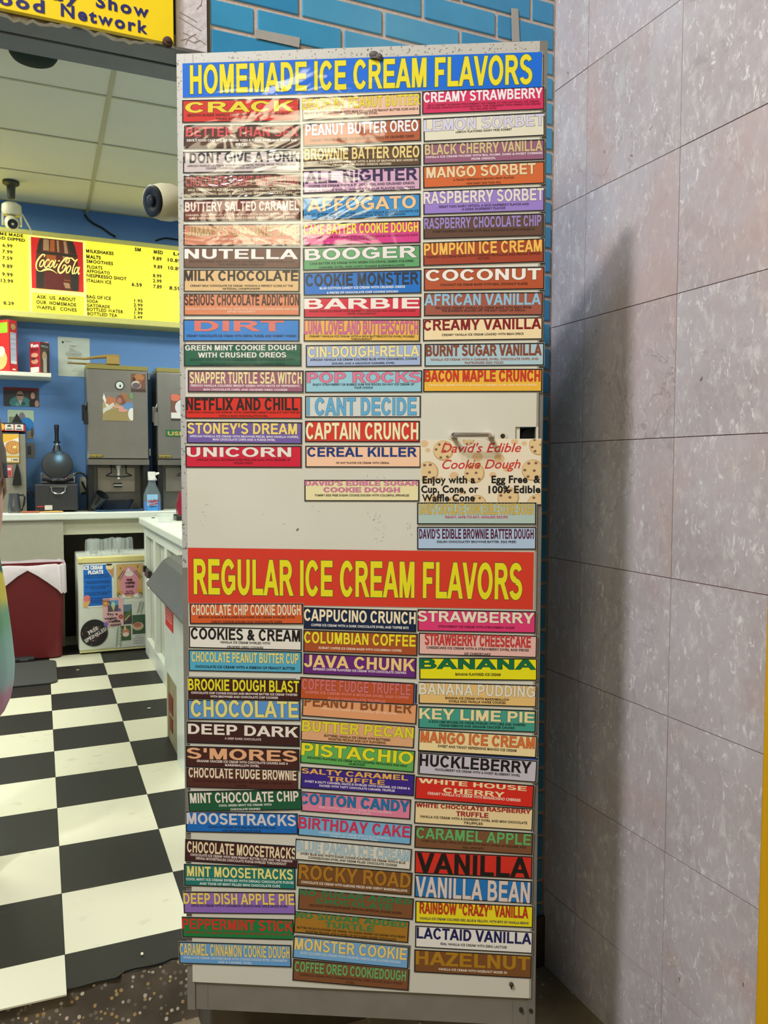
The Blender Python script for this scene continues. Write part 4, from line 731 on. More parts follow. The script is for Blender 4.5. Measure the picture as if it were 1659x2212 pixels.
sign(RG, (896.6,1998), (1152,2011.8), 2046.5, (238,237,231), 'LACTAID VANILLA', (24,28,92), ['REAL VANILLA ICE CREAM WITH ZERO LACTOSE'], (44,42,46), 'white sign with navy letters ending VANILLA, above the HAZELNUT sign', (.015,.985,.07,.57), [(.22,.70,.81)], False)
sign(RG, (894.5,2049.4), (1149.8,2063), 2100, (124,80,40), 'HAZELNUT', (178,130,28), ['VANILLA ICE CREAM WITH HAZELNUT MIXED IN'], (238,226,212), 'brown sign lettered HAZELNUT in dark gold, bottom of the right column', (.015,.985,.06,.64), [(.21,.74,.84)], False)

# ---- the cookie dough poster
o, W, H = sign_panel('cookie_dough_poster', (908.5,950), (1169,947.5), 1090, (232,224,200), 1, 0.0)
o.data.materials[1] = o.data.materials[0]; o.data.materials[2] = o.data.materials[0]
tag(o, "cream poster lettered David's Edible Cookie Dough in red script, with cookie drawings", 'poster')
mb = MB(); Z = .0006
def disc(mb, x, y, r, z, mi, n=26, ry=None, a0=0.0):
    ry = ry or r; P = []
    for i in range(n):
        t = 2*PI*i/n; px_, py_ = min(max(x+r*math.cos(t), .001), W-.001), min(max(y+ry*math.sin(t), .001), H-.001); P.append((px_, py_, z))
    mb.poly(P, mi)
def cookie(fx, fy, fr):
    x, y, r = fx*W, (1-fy)*H, fr*W
    disc(mb, x, y, r, .00050, 1); disc(mb, x-.04*r, y+.04*r, r*.9, .00054, 0)
    rr = random.Random(int(fx*1000+fy*77))
    for i in range(6):
        t = i*2*PI/6+rr.uniform(-.3, .3); q = r*(0.72 if i else .15)
        if 0 < x+q*math.cos(t) < W and 0 < y+q*math.sin(t) < H: disc(mb, x+q*math.cos(t), y+q*math.sin(t), r*.15, .00058, 2, 8, r*.13)
for c in ((.19,.17,.085),(.985,.10,.085),(.06,.50,.09),(.45,.52,.085),(.93,.48,.09),(.73,.90,.09),(.47,1.0,.08),(.97,1.0,.085),(.10,.98,.07),(.40,.0,.05),(.27,.97,.05)): cookie(*c)
for fx, fy, r in ((.03,.06,.035),(.06,.16,.022),(.475,.27,.045),(.655,.30,.045),(.28,.56,.04),(.60,.55,.03),(.78,.04,.03),(.86,.07,.022),(.34,.80,.03),(.17,.60,.02),(.72,.45,.035)):
    disc(mb, fx*W, (1-fy)*H, r*W, .00050, 3, 14, r*W*.85)
mb.build('cookie_drawing', [film((226,200,150)), film((196,162,110)), film((132,96,78)), film((222,190,146))], o)
mb = MB()
fit_text(mb, "David's Edible", .17*W, .835*W, .80*H, .94*H, .0008, 0, .006, shear=.32, track=.0)
fit_text(mb, 'Cookie Dough', .18*W, .83*W, .55*H, .69*H, .0008, 0, .006, shear=.32, track=.0)
mb.build('script_lettering', film((206, 50, 52)), o)
mb = MB()
for s, x0, x1, y0 in (('Enjoy with a', .015, .455, .325), ('Cup, Cone, or', .003, .48, .18), ('Waffle Cone', .01, .45, .045), ('Egg Free  &', .59, .995, .325), ('100% Edible', .565, .995, .17)):
    fit_text(mb, s, x0*W, x1*W, y0*H, (y0+.118)*H, .00082, 0, .034, track=.03)
mb.build('bold_lettering', film((24, 22, 22)), o)

# ================================================================== ABOVE THE OPENING
def q(x, y, Y): p = at(x, y, 1, Y); return p.x, p.z
def sheet(o, x0, z0, Y):                   # stand a flat sheet, drawn in x (right) and y (up), on the plane y = Y facing the street
    return frame(o, (x0, Y, z0), (1, 0, 0), (0, -1, 0))
YS = YB - 0.030
a = q(0, 17, YS); b_ = q(375.5, 100, YS)
sg = MB(); sg.box(-1.45, b_[0], YS, YS+.012, a[1], a[1]+.62, 0)
o = sg.build('yellow_sign', mat((244, 214, 28), 0.4, var=0.05, scale=8), None, bevel=.001)
tag(o, 'yellow painted sign over the shop opening with dark blue rounded lettering ending Network', 'sign')
t = MB()
def wtext(mb, s, px0, py0, px1, cap_px, Y, off=.05, mi=0, shear=0.0, dz=.001, track=.05, outline=None):
    """letters on the plane y = Y from one point of the photo to another"""
    p0 = q(px0, py0, Y); p1 = q(px1, py0, Y); h = abs(q(px0, py0-cap_px, Y)[1]-p0[1])
    m = MB(); fit_text(m, s, p0[0], p1[0], p0[1], p0[1]+h, 0, 0, off, shear=shear, track=track)
    mb.add([(v[0], Y-dz-v[2], v[1]) for v in m.v], m.f, mi)
wtext(t, 'Network', 131.5, 35.5, 318, 29, YS, .036, track=.13); wtext(t, 'Food', -34, 2.5, 96, 29, YS, .036, track=.13)
wtext(t, 'Show', 207, 15.5, 321, 29, YS, .036, track=.13); wtext(t, 'Today', -20, -30, 170, 29, YS, .036, track=.13)
t.build('lettering', mat((36, 38, 110), 0.45), o)
p = q(362, 91, YS); t = MB(); t.lathe([(.0, -.004), (.0105, -.004), (.0105, .001), (.009, .006), (.004, .008)], (p[0], YS, p[1]), (0, -1, 0), 18); t.lathe([(.006, 0), (.005, .006), (.0, .007)], (p[0], YS-.006, p[1]), (0, -1, 0), 6)
t.build('rusty_bolt', mat((82, 60, 52), 0.7, 0.3, bump=0.5), o, smooth=True)

# strips of old tape on the blue bricks
for pts, lab in (([(553, 63), (648, 82), (646, 103), (551, 82)], 'grey slanted strip of old tape stuck on the blue bricks above the banner'), ([(1104, 18), (1119, 19), (1122, 90), (1106, 90)], 'short upright pale strip stuck on the blue bricks near the wall corner')):
    t = MB(); P = [at(x, y, 1, YB-.0062) for x, y in pts]; t.prism([tuple(v) for v in reversed(P)], (0, -.0012, 0), 0)
    tag(t.build('tape_strip', mat((168, 166, 160) if len(lab) > 68 else (150, 168, 184), 0.6, var=0.12)), lab, 'tape')

# yellow painted post by the marble wall
t = MB(); t.box(1.2, 1.239, .52, 1.0325, GZ, 3.0, 0)
tag(t.build('yellow_post', mat((226, 172, 8), 0.42, var=0.08, scale=6, bump=0.15, bscale=30), None, bevel=.003), 'yellow painted post standing against the marble wall at the right edge', 'post')

# ================================================================== LIGHT BOX MENU
YM = 6.02
c00 = q(0, 489, YM); c10 = q(383, 533, YM); d00 = q(0, 682, YM); top = (c00[1]+c10[1])/2; bot = d00[1]
menu = thing('menu_light_box', 'long backlit yellow menu box with black price lettering on the blue back wall', 'menu', (0, 0, 0))
t = MB(); t.box(-1.6, 1.9, YM+.03, YW, bot, top, 0); t.box(-1.6, 1.9, YM-.012, YM+.03, bot, bot+.042, 0); t.box(-1.6, 1.9, YM-.012, YM+.03, top-.032, top, 0)
t.build('housing', mat((214, 208, 120), 0.4), menu, bevel=.006)
PX = lambda X, Y: (X/4.1475, 420+Y/4.1475)
def Q(X, Y): x, y = PX(X, Y); return q(x, y, YM)
YEL = (248, 232, 56)
lit = mat(YEL, 0.5, var=0.04, scale=5, emit=.92)
litw = mat((255, 246, 120), 0.5, var=0, emit=1.0)
e = [Q(250, 360)[0], Q(275, 380)[0], Q(742, 430)[0], Q(768, 440)[0]]
zt, zb = top-.032, bot+.042
t = MB(); t.box(-1.55, e[0], YM, YM+.03, zb, zt); t.build('price_panel', lit, menu)
t = MB(); t.box(e[3], 1.88, YM, YM+.03, zb, zt); t.build('price_panel', lit, menu)
zp0 = Q(290, 838)[1]; zp1 = Q(278, 380)[1]; zn1 = Q(280, 877)[1]; zn0 = Q(280, 1058)[1]
t = MB(); t.box(e[0], e[3], YM+.002, YM+.03, zb, zt); t.build('divider_panel', litw, menu)
t = MB(); t.box(e[1], e[2], YM-.003, YM+.002, zn0, zn1); note = t.build('note_panel', lit, menu)
# letters
def ml(s, X0, X1, Y, h, off=.022): x0, y = PX(X0, Y); x1, _ = PX(X1, Y); wtext(ML, s, x0, y, x1, h*1.06/4.1475, YM-.003, off+.020, track=.06)
PRICES = (('HOME MADE',-75,207,356,27,.03),('HAND DIPPED',-90,225,394,28,.03),('6.99',22,112,470,30),('7.99',20,112,525,30),('7.59',20,112,582,30),('9.89',20,112,655,32),('9.99',18,115,730,32),('13.99',8,118,787,32),('8.29',30,125,987,30),
  ('SM',1207,1262,508,32,.03),('MED',1377,1460,530,32,.03),('LG',1553,1640,547,30,.03),('MILKSHAKES',770,1018,520,30,.03),('MALTS',773,903,572,32,.03),('SMOOTHIES',775,1013,613,30),('FLOATS',780,918,663,30),('AFFOGATO',775,985,700,28),('NESPRESSO SHOT',775,1135,740,30),('ITALIAN ICE',777,998,785,30),
  ('9.89',1367,1448,588,32,.025),('10.89',1503,1620,602,32,.025),('9.89',1377,1455,662,32),('10.89',1507,1622,674,32,.02),('8.99',1370,1447,742,30),('2.99',1370,1448,788,30),('6.59',1180,1272,822,32),('7.89',1373,1450,840,32),('8.59',1517,1615,854,32),
  ('BAG OF ICE',775,995,930,30),('SODA',777,880,968,28),('GATORADE',777,985,1006,28),('BOTTLED WATER',778,1105,1043,30,.02),('BOTTLED TEA',783,1052,1082,30,.02),('1.95',1203,1278,965,28),('2.99',1197,1278,1003,28),('2.99',1203,1278,1040,28),('1.99',1203,1278,1075,28),('2.49',1197,1275,1112,28))
for r_ in PRICES:
    ML = MB(); ml(*r_); ML.build('price_lettering', mat((34, 34, 16), 0.6, var=0), menu)
for r_ in (('ASK  US  ABOUT',328,680,933,32),('OUR  HOMEMADE',325,683,980,32),('WAFFLE   CONES',325,687,1026,32)):
    ML = MB(); ml(*r_)
    for i in range(len(ML.v)): ML.v[i] = (ML.v[i][0], ML.v[i][1]-.002, ML.v[i][2])
    ML.build('note_lettering', mat((60, 58, 20), 0.6, var=0), menu)
# cola picture
px = (e[1], zp0, e[2]-e[1], zp1-zp0)
def cp(fx, fy, d): return (px[0]+fx*px[2], YM-.004-d, px[1]+(1-fy)*px[3])
t = MB(); t.box(px[0], px[0]+px[2], YM-.004, YM+.002, px[1], px[1]+px[3], 0)
bo = [(.17,0),(.80,0),(.85,.12),(.885,.3),(.90,.5),(.915,.75),(.90,1),(.08,1),(.085,.7),(.08,.5),(.10,.3),(.13,.12)]
t.poly([cp(x, y, .0006) for x, y in bo], 1)
for pts, mi in (([(.24,.02),(.34,.02),(.34,.24),(.23,.24)],2),([(.37,.02),(.45,.02),(.45,.25),(.355,.25)],3),([(.49,.02),(.53,.02),(.54,.25),(.50,.25)],2),([(.62,.02),(.67,.02),(.71,.26),(.64,.26)],2),([(.10,.27),(.89,.27),(.89,.31),(.10,.31)],4),
   ([(.17,.04),(.22,.02),(.20,.26),(.12,.28)],4),([(.70,.02),(.80,.02),(.87,.26),(.76,.25)],4),([(.28,.32),(.47,.32),(.46,.50),(.30,.52)],3),([(.60,.32),(.72,.33),(.72,.45),(.62,.43)],2),([(.5,.33),(.59,.33),(.6,.6),(.48,.6)],5),([(.10,.62),(.24,.62),(.22,.98),(.10,.98)],4),
   ([(.25,.64),(.62,.64),(.6,.98),(.27,.98)],5),([(.74,.6),(.89,.6),(.89,.98),(.76,.98)],4),([(.34,.775),(.52,.785),(.52,.80),(.34,.79)],3),([(.62,.785),(.74,.79),(.74,.805),(.62,.80)],3),([(.6,.84),(.72,.85),(.74,.95),(.64,.95)],2)):
    t.poly([cp(x, y, .0010+.00005*mi) for x, y in pts], mi)
pic = t.build('bottle_picture', [mat((200, 34, 28), 0.5, var=.1, scale=4, emit=.55), mat((92, 46, 30), .5, var=.2, scale=14, emit=.4), mat((170, 130, 92), .5, var=.2, scale=30, emit=.4), mat((166, 88, 40), .5, var=.2, scale=20, emit=.4), mat((50, 44, 36), .5, var=.2, scale=20, emit=.3), mat((96, 36, 30), .5, var=.2, scale=10, emit=.4)], menu)
def ribbon(mb, pts, wd, d, mi=0, closed=False, thick=None):
    """a pen stroke: a smooth flat band along points given in the picture's own pixels"""
    P = [((x-80)/1225.0, (y-130-(x-80)*.105)/1230.0) for x, y in pts]; R = []
    n = len(P)
    for i in range(n if closed else n-1):
        p0, p1, p2, p3 = P[(i-1) % n if closed or i > 0 else 0], P[i], P[(i+1) % n], P[(i+2) % n if closed or i+2 < n else n-1]
        for k in range(5):
            s = k/5.0; R.append(tuple(0.5*((2*p1[j]) + (-p0[j]+p2[j])*s + (2*p0[j]-5*p1[j]+4*p2[j]-p3[j])*s*s + (-p0[j]+3*p1[j]-3*p2[j]+p3[j])*s**3) for j in (0, 1)))
    R.append(P[0] if closed else P[-1]); m = len(R); L = []; Rr = []
    for i, p in enumerate(R):
        a, b = R[max(i-1, 0)], R[min(i+1, m-1)]; dx, dy = b[0]-a[0], b[1]-a[1]; l = math.hypot(dx, dy) or 1; s = i/(m-1)
        ww = wd*(thick(s) if thick else 1.0)/1225.0
        L.append(cp(p[0]-dy/l*ww, p[1]+dx/l*ww, d)); Rr.append(cp(p[0]+dy/l*ww, p[1]-dx/l*ww, d))
    vs = L+Rr; mb.add(vs, [(i, i+1, m+i+1, m+i) for i in range(m-1)], mi)
def oval(cx, cy, rx, ry, sl, n=12): return [(cx+rx*math.cos(t*2*PI/n)-sl*ry*math.sin(t*2*PI/n), cy+ry*math.sin(t*2*PI/n)) for t in range(n)]
t = MB(); bell = lambda s: .45+.75*math.sin(PI*s)
ribbon(t, [(380,620),(398,575),(350,560),(280,625),(215,725),(190,830),(210,925),(262,965)], 15, .002, thick=bell)
ribbon(t, [(235,950),(300,965),(360,940),(440,918),(520,925),(600,965),(675,1022)], 20, .0022, thick=lambda s: .25+1.0*math.sin(PI*min(1, s*1.02))**2)
ribbon(t, oval(325,775,42,82,.35), 13, .002, closed=True)
ribbon(t, [(490,715),(485,680),(440,700),(392,790),(392,860),(430,870),(490,800)], 13, .002)
ribbon(t, oval(545,790,42,80,.4), 13, .002, closed=True); ribbon(t, [(652,690),(600,840),(612,880),(650,850),(692,785)], 12, .002); ribbon(t, [(703,716),(748,714)], 13, .002)
ribbon(t, [(975,690),(960,650),(900,640),(805,735),(722,870),(708,965),(755,1012),(835,960),(890,865),(870,815),(825,835),(795,915)], 17, .002, thick=bell)
ribbon(t, [(905,770),(888,730),(915,670),(965,660),(975,710),(940,765),(905,770)], 10, .002); ribbon(t, [(965,645),(1035,655),(1100,715),(1150,720)], 14, .002, thick=bell)
ribbon(t, oval(948,925,42,88,.35), 13, .002, closed=True); ribbon(t, [(1165,700),(1150,690),(1090,800),(1040,960),(1045,1035),(1090,1000)], 13, .002)
ribbon(t, oval(1130,950,38,80,.35), 12, .002, closed=True); ribbon(t, [(1215,865),(1178,990),(1185,1045),(1215,1015)], 12, .002)
t.build('script_lettering', mat((240, 226, 120), .5, var=0, emit=.8), pic)

# ================================================================== CAMERAS, CEILING FITTING, CABLES
WHT = mat((206, 200, 168), 0.4); BLK = mat((24, 25, 26), 0.35); BLK2 = mat((40, 42, 44), 0.5); CHR = mat((200, 202, 204), 0.18, 1.0, var=0)
YT = 1.90; c = q(357, 437, YT); R_ = .041
cam1 = thing('turret_camera', 'white security camera with black round face beside the left edge of the door', 'camera', (c[0], YT, c[1]))
axis = Vector((-.86, -.42, -.16)).normalized()
t = MB(); t.lathe([(.0, .034), (.030, .034), (.036, .028), (.0405, .010), (.041, -.012), (.036, -.035), (.022, -.05), (0, -.054)], (0, 0, 0), axis, 32); t.build('body', WHT, cam1, smooth=True)
t = MB(); t.lathe([(.0335, .030), (.0345, .0365), (.031, .0385), (.018, .0372), (.012, .035), (0, .035)], (0, 0, 0), axis, 30); t.lathe([(.0115, .0368), (.0125, .041), (.009, .042), (.0, .0412)], (0, 0, 0), axis, 24); t.build('lens_face', BLK, cam1, smooth=True)
t = MB(); t.lathe([(.0, .0423), (.006, .0423), (.0065, .0418)], (0, 0, 0), axis, 18); t.build('lens', mat((44, 42, 56), 0.15), cam1, smooth=True)
t = MB(); mx_ = .335-c[0]; t.tube([(.01, .0, -.01), (mx_*.6, .004, -.012), (mx_, .0, -.014)], .022, 16); t.lathe([(.034, 0), (.034, .01), (.03, .016)], (mx_, 0, -.014), (-1, 0, 0), 24); t.build('mount', WHT, cam1, smooth=True)
YC = 5.72
c = q(25, 455, YC); bx = q(25, 493, YC)
cam2 = thing('dome_camera', 'white pan and tilt security camera hanging above the yellow menu', 'camera', (c[0], YC, CZ))
h = CZ - c[1] - .028
t = MB(); t.cyl((0, 0, -.004), (0, 0, -h+.05), .028, .022, 16); t.lathe([(.05, 0), (.05, -.018), (.03, -.03)], (0, 0, 0), (0, 0, 1), 20); t.build('mount', mat((60, 60, 58), .5), cam2, smooth=True)
t = MB(); t.lathe([(0, .02-h), (.04, .018-h), (.058, .005-h), (.06, -.035-h), (.052, -.055-h), (.047, -.06-h)], (0, 0, 0), (0, 0, 1), 24); t.box(-.06, -.046, -.02, .02, -.12-h, -.05-h); t.box(.046, .06, -.02, .02, -.12-h, -.05-h); t.build('body', WHT, cam2, smooth=True)
t = MB(); t.ball((0, -.004, -.105-h), .046, n=20); t.build('camera_ball', WHT, cam2, smooth=True)
t = MB(); t.lathe([(.030, .033), (.030, .043), (.02, .046), (0, .044)], (0, -.004, -.105-h), (.15, -.95, -.45), 22); t.build('lens', BLK, cam2, smooth=True)
t = MB(); t.tube([(.058, 0, -.04-h), (.075, -.004, -.07-h), (.105, -.006, -.125-h), (.118, -.006, -.165-h)], [.006, .006, .005, .004], 8); t.build('antenna', WHT, cam2, smooth=True)
p = at(72, 116, 2, CZ)
t = MB(); t.lathe([(.0, -.034), (.06, -.030), (.088, -.018), (.098, -.004), (.10, 0.0)], (p.x, p.y, CZ-.004), (0, 0, 1), 36)
tag(t.build('ceiling_dome', mat((40, 50, 48), 0.9, spec=.1), None, smooth=True), 'dark round dome fitted on the shop ceiling just behind the header', 'fixture')
def wall_cable(pts, Y, r, label, m=None):
    t = MB(); P = [at(x, y, 1, Y) for x, y in pts]; R = []
    for i in range(len(P)-1):
        for k in range(5): R.append(P[i].lerp(P[i+1], k/5))
    R.append(P[-1]); S_ = [R[0]] + [(R[i-1]+R[i]*2+R[i+1])/4 for i in range(1, len(R)-1)] + [R[-1]]
    t.tube(S_, r, 7); return tag(t.build('cable', m or BLK, None, smooth=True), label, 'cable')
wall_cable([(183, 463), (190, 474), (203, 484), (222, 493), (235, 503), (250, 512)], YW-.008, .007, 'black cable running down from the ceiling to the top of the yellow menu')
wall_cable([(336, 520), (348, 516), (360, 514), (385, 518), (402, 523)], YW-.008, .006, 'short black cable lying along the top of the yellow menu near the door')

# ================================================================== FLAT PRINTS
def prints(name, x0p, y0p, x1p, y1p, Y, items, bg, label, cat, rot=0.0, thick=.001, rough=.45, mats_only=False, group=None):
    """a paper or photo hanging on the plane y = Y; items are drawn in fractions of it, y from the top"""
    a = q(x0p, y0p, Y); b = q(x1p, y1p, Y); W = b[0]-a[0]; H = a[1]-b[1]
    mb = MB(); cols = [bg]
    def ci(c):
        if c not in cols: cols.append(c)
        return cols.index(c)
    mb.box(0, W, 0, H, -thick, 0, 0); z = 0.0
    cl = lambda v: min(max(v, .004), .996)
    for it in items:
        z += .00022; k = it[0]
        if k == 'r': x0, y0, x1, y1, c = it[1:]; mb.poly([(cl(x0)*W, (1-cl(y1))*H, z), (cl(x1)*W, (1-cl(y1))*H, z), (cl(x1)*W, (1-cl(y0))*H, z), (cl(x0)*W, (1-cl(y0))*H, z)], ci(c))
        elif k == 'e': cx, cy, rx, ry, c = it[1:]; mb.poly([(cl(cx+rx*math.cos(i*2*PI/22))*W, (1-cl(cy-ry*math.sin(i*2*PI/22)))*H, z) for i in range(22)], ci(c))
        elif k == 'p': mb.poly([(cl(x)*W, (1-cl(y))*H, z) for x, y in it[1]][::-1], ci(it[2]))
        elif k == 't': s, x0, x1, y0, y1, c, off = it[1:8]; fit_text(mb, s, x0*W, x1*W, (1-y1)*H, (1-y0)*H, z, ci(c), off, track=.05)
        elif k == 'l':                      # a leafy twig
            x, y, dx, dy, n, ln, c = it[1:]; m = ci(c)
            for i in range(n):
                for s in (-1, 1):
                    bx_, by_ = x+dx*i/n, y+dy*i/n; l = math.hypot(dx*W, dy*H) or 1; ux, uy = dx*W/l, dy*H/l; nx, ny = -uy*s, ux*s
                    P = [(0, 0), (.45, .28), (1, .55), (.6, .62), (.25, .45)]
                    mb.poly([((cl(bx_)*W)+(ux*a_+nx*b_)*ln*W, ((1-cl(by_))*H)-(uy*a_+ny*b_)*ln*W, z+.00003*i) for a_, b_ in P], m)
    o = mb.build(name, [mat(c_, rough, var=.05, scale=30) for c_ in cols])
    frame(o, (a[0], Y-thick*0-.0002, b[1]), (math.cos(rot), 0, math.sin(rot)), (0, -1, 0))
    return tag(o, label, cat, group)
GRY = (150, 148, 140)
lines = [('t', s, x0, x1, y0, y0+.012, (120, 118, 108), .0) for s, x0, x1, y0 in (('OFFICE OF THE CITY', .22, .46, .11), ('RECORD OF NOTICE', .36, .62, .21), ('TO THE OWNERS', .36, .5, .275), ('AND STAFF', .36, .48, .30), ('LETTER OF RECORD', .31, .66, .345))]
lines = []
rnd = random.Random(4)
for y, x0, x1 in ((.10,.22,.44),(.115,.22,.40),(.21,.36,.62),(.225,.40,.58),(.275,.36,.50),(.30,.36,.48),(.325,.36,.56),(.35,.31,.67),(.39,.26,.74),(.405,.24,.74),(.42,.24,.74),(.435,.25,.74),(.45,.25,.72),(.465,.24,.73),(.48,.25,.74),(.495,.3,.6),(.62,.2,.42),(.635,.2,.48),(.75,.36,.95),(.79,.5,.8),(.81,.46,.85),(.85,.45,.8),(.87,.4,.7)):
    x = x0
    while x < x1-.01:
        l = rnd.uniform(.02, .06); lines.append(('r', x, y, min(x+l, x1), y+.007, (140, 138, 128))); x += l+.012
prints('letter', 124.5, 727, 195, 815, YW-.002, [('e', .155, .135, .035, .03, (50, 54, 52))]+lines, (196, 206, 196), 'pale typed letter with a small dark seal pinned on the blue wall', 'paper', rough=.7)
SK, HR = (196, 150, 130), (60, 42, 36)
prints('photo_print', 7, 836, 85, 879, YW-.003, [('r',0,0,1,.16,(132,28,34)),('r',0,.14,1,.3,(70,60,58)),('e',.14,.42,.12,.2,(60,58,62)),('e',.8,.45,.1,.3,HR),('e',.46,.8,.30,.34,(72,140,140)),('e',.38,.9,.05,.1,(120,180,150)),('e',.55,.85,.06,.1,(40,90,96)),('p',[(.40,.66),(.52,.66),(.47,.95)],(220,190,190)),('e',.46,.44,.10,.26,SK),('r',.37,.36,.55,.45,(50,40,40)),('e',.82,.42,.06,.2,SK),('e',.84,.82,.13,.25,(44,32,34)),('e',.93,.85,.06,.2,SK)], (66,60,62), 'photo print of two people, one in a teal patterned shirt, on the blue wall', 'photo')
prints('photo_print', 16, 885, 74, 946, YW-.003, [('r',0,0,1,.5,(176,196,168)),('r',.05,.25,.35,.5,(120,130,110)),('e',.55,.28,.13,.2,(120,112,122)),('e',.72,.68,.32,.42,(30,124,196)),('p',[(.1,.55),(.35,.12),(.6,.5)],(34,36,38)),('e',.93,.8,.06,.2,(90,70,66))], (196,204,190), 'photo print of a person in a bright blue shirt, behind the waffle cabinet', 'photo')
prints('photo_print', 58, 931, 73, 947, YW-.004, [('r',.1,.1,.9,.9,(150,140,110))], (168,160,126), 'small faded print hanging below the blue shirt photo', 'photo')
prints('photo_print', 57, 957, 76, 989, YW-.003, [('r',.1,.2,.55,.8,(64,66,74))], (120,118,112), 'small print with a dark picture, right of the waffle cabinet', 'photo')

# ================================================================== WALL SHELF AND BOXES
YF = 5.93
p = q(0, 801, YF); r = q(110.5, 801, YF)
sh = thing('wall_shelf', 'white wall shelf carrying red cereal boxes', 'shelf', (p[0]-.6, YF, p[1]))
x1 = r[0]-p[0]+.6
t = MB(); t.box(0, x1, 0, YW-YF, -.028, 0); t.build('shelf_board', mat((222, 220, 200), 0.5), sh, bevel=.003)
t = MB(); t.box(x1-.035, x1-.012, YW-YF-.022, YW-YF, -.02, .235); t.cyl((x1-.0235, YW-YF-.022, .235), (x1-.0235, YW-YF, .235), .0115, n=14); t.build('bracket', mat((214, 212, 196), 0.5), sh)
def box_thing(name, cx, cy, z, w, d, h, rz, front, side, label, items, sitems, cat='box', top=None):
    o = thing(name, label, cat, (cx, cy, z), rz)
    b = MB(); b.box(-w/2, w/2, -d/2, d/2, 0, h, 0); b.add([(-w/2, -d/2, h), (w/2, -d/2, h), (w/2, d/2, h), (-w/2, d/2, h)], [(0, 1, 2, 3)], 0)
    b.build('carton', [mat(front, .45)], o, bevel=.002)
    for its, nm, fr in ((items, 'front_print', 0), (sitems, 'side_print', 1)):
        if not its: continue
        mb = MB(); cols = []; zz = .0006
        L_ = w if fr == 0 else d
        def T(fx, fy, e_): return (-w/2+fx*w, -d/2-e_, h*(1-fy)) if fr == 0 else (w/2+e_, -d/2+fx*d, h*(1-fy))
        for it in its:
            zz += .0003
            c_ = it[-1] if it[0] != 't' else it[6]
            if c_ not in cols: cols.append(c_)
            k = cols.index(c_)
            if it[0] == 'r': x0, y0, xx, y1 = it[1:5]; mb.poly([T(x0, y1, zz), T(xx, y1, zz), T(xx, y0, zz), T(x0, y0, zz)], k)
            elif it[0] == 'e': ex, ey, rx, ry = it[1:5]; mb.poly([T(ex+rx*math.cos(i*PI/9), ey-ry*math.sin(i*PI/9), zz) for i in range(18)], k)
            elif it[0] == 't':
                m = MB(); fit_text(m, it[1], it[2], it[3], 1-it[5], 1-it[4], 0, 0, it[7]); mb.add([T(v[0], 1-v[1], zz) for v in m.v], m.f, k)
        mb.build(nm, [mat(c_, .45, var=.03) for c_ in cols], o)
    return o
zs_ = p[1]
a = q(7.5, 797, YF+.03); b_ = q(30, 797, YF+.03); tp = q(20, 688, YF+.03)
rzb = math.radians(-62)
box_thing('cereal_box', a[0]+.001, YF+.125, zs_, .19, .066, tp[1]-zs_-.005, math.radians(-50), (206,40,34), None, 'tall red cereal box with a white nutrition panel on the shelf', [('e',.5,.75,.4,.2,(222,180,110)),('r',.5,.05,.95,.25,(150,190,40)),('e',.6,.6,.2,.1,(240,220,190))], [('r',.16,.24,.84,.84,(190,198,214)),('r',.2,.26,.8,.27,(120,130,150)),('r',.2,.36,.8,.37,(120,130,150)),('r',.2,.45,.8,.455,(120,130,150)),('r',.2,.55,.8,.555,(140,150,165)),('r',.2,.66,.8,.665,(140,150,165)),('r',.16,.78,.84,.84,(226,230,234)),('e',.5,.13,.3,.06,(190,150,90)),('r',.3,.93,.7,.96,(240,220,210))])
a = q(64, 800, YF+.03); tp = q(75, 733, YF+.03); c2 = q(107, 800, YF+.03)
box_thing('cereal_box', (a[0]+c2[0])/2+.002, YF+.10, zs_, .095, .085, tp[1]-zs_-.012, math.radians(-46), (164,34,42), None, 'small dark red box with a brown picture side, right end of the shelf', [('t','fun',.12,.88,.05,.17,(226,222,220),.05),('t','MINIS',.15,.85,.20,.30,(120,26,34),.04),('e',.5,.42,.34,.07,(206,150,120)),('e',.5,.62,.34,.08,(196,140,110)),('r',.1,.80,.9,.96,(222,216,206)),('e',.4,.53,.2,.05,(90,40,34))], [('r',.06,.03,.94,.97,(96,76,58)),('r',.08,.06,.92,.20,(52,48,46)),('t','MEGA',.12,.88,.09,.17,(176,176,170),.03),('e',.45,.45,.26,.16,(190,164,120)),('r',.30,.50,.66,.95,(196,186,160)),('r',.70,.25,.94,.97,(60,56,66))])

# ================================================================== COUNTERS
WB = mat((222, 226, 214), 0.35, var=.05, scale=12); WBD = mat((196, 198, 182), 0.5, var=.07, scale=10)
YK, HK = 5.80, .917
cb = thing('back_counter', 'white counter along the blue back wall with a beige panel below', 'counter', (0, 0, 0))
t = MB(); t.box(-2.2, 2.2, YK, YW-.002, HK-.05, HK, 0); t.build('countertop', WB, cb, bevel=.008)
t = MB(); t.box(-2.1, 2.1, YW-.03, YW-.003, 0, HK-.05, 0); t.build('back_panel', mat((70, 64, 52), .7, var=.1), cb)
xr = q(137, 1150, YK+.02)[0]
t = MB(); t.box(-2.0, xr, YK+.02, YK+.04, 0, HK-.05, 0); t.build('front_panel', mat((170, 168, 148), .6, var=.05), cb)
t = MB(); t.box(xr, 2.0, YK+.05, YK+.07, HK-.155, HK-.05, 0); t.build('apron', mat((188, 186, 160), .6), cb)
t = MB(); t.box(xr-.02, xr, YK+.04, YW-.02, 0, HK-.05, 0); t.box(1.6, 1.62, YK+.06, YW-.02, 0, HK-.05, 0); t.build('side_panel', WBD, cb)
XR, HR_ = .592, .898
ye, yn = 5.42, 2.6
rc = thing('side_counter', 'white painted counter with recessed panels running toward the door', 'counter', (0, 0, 0))
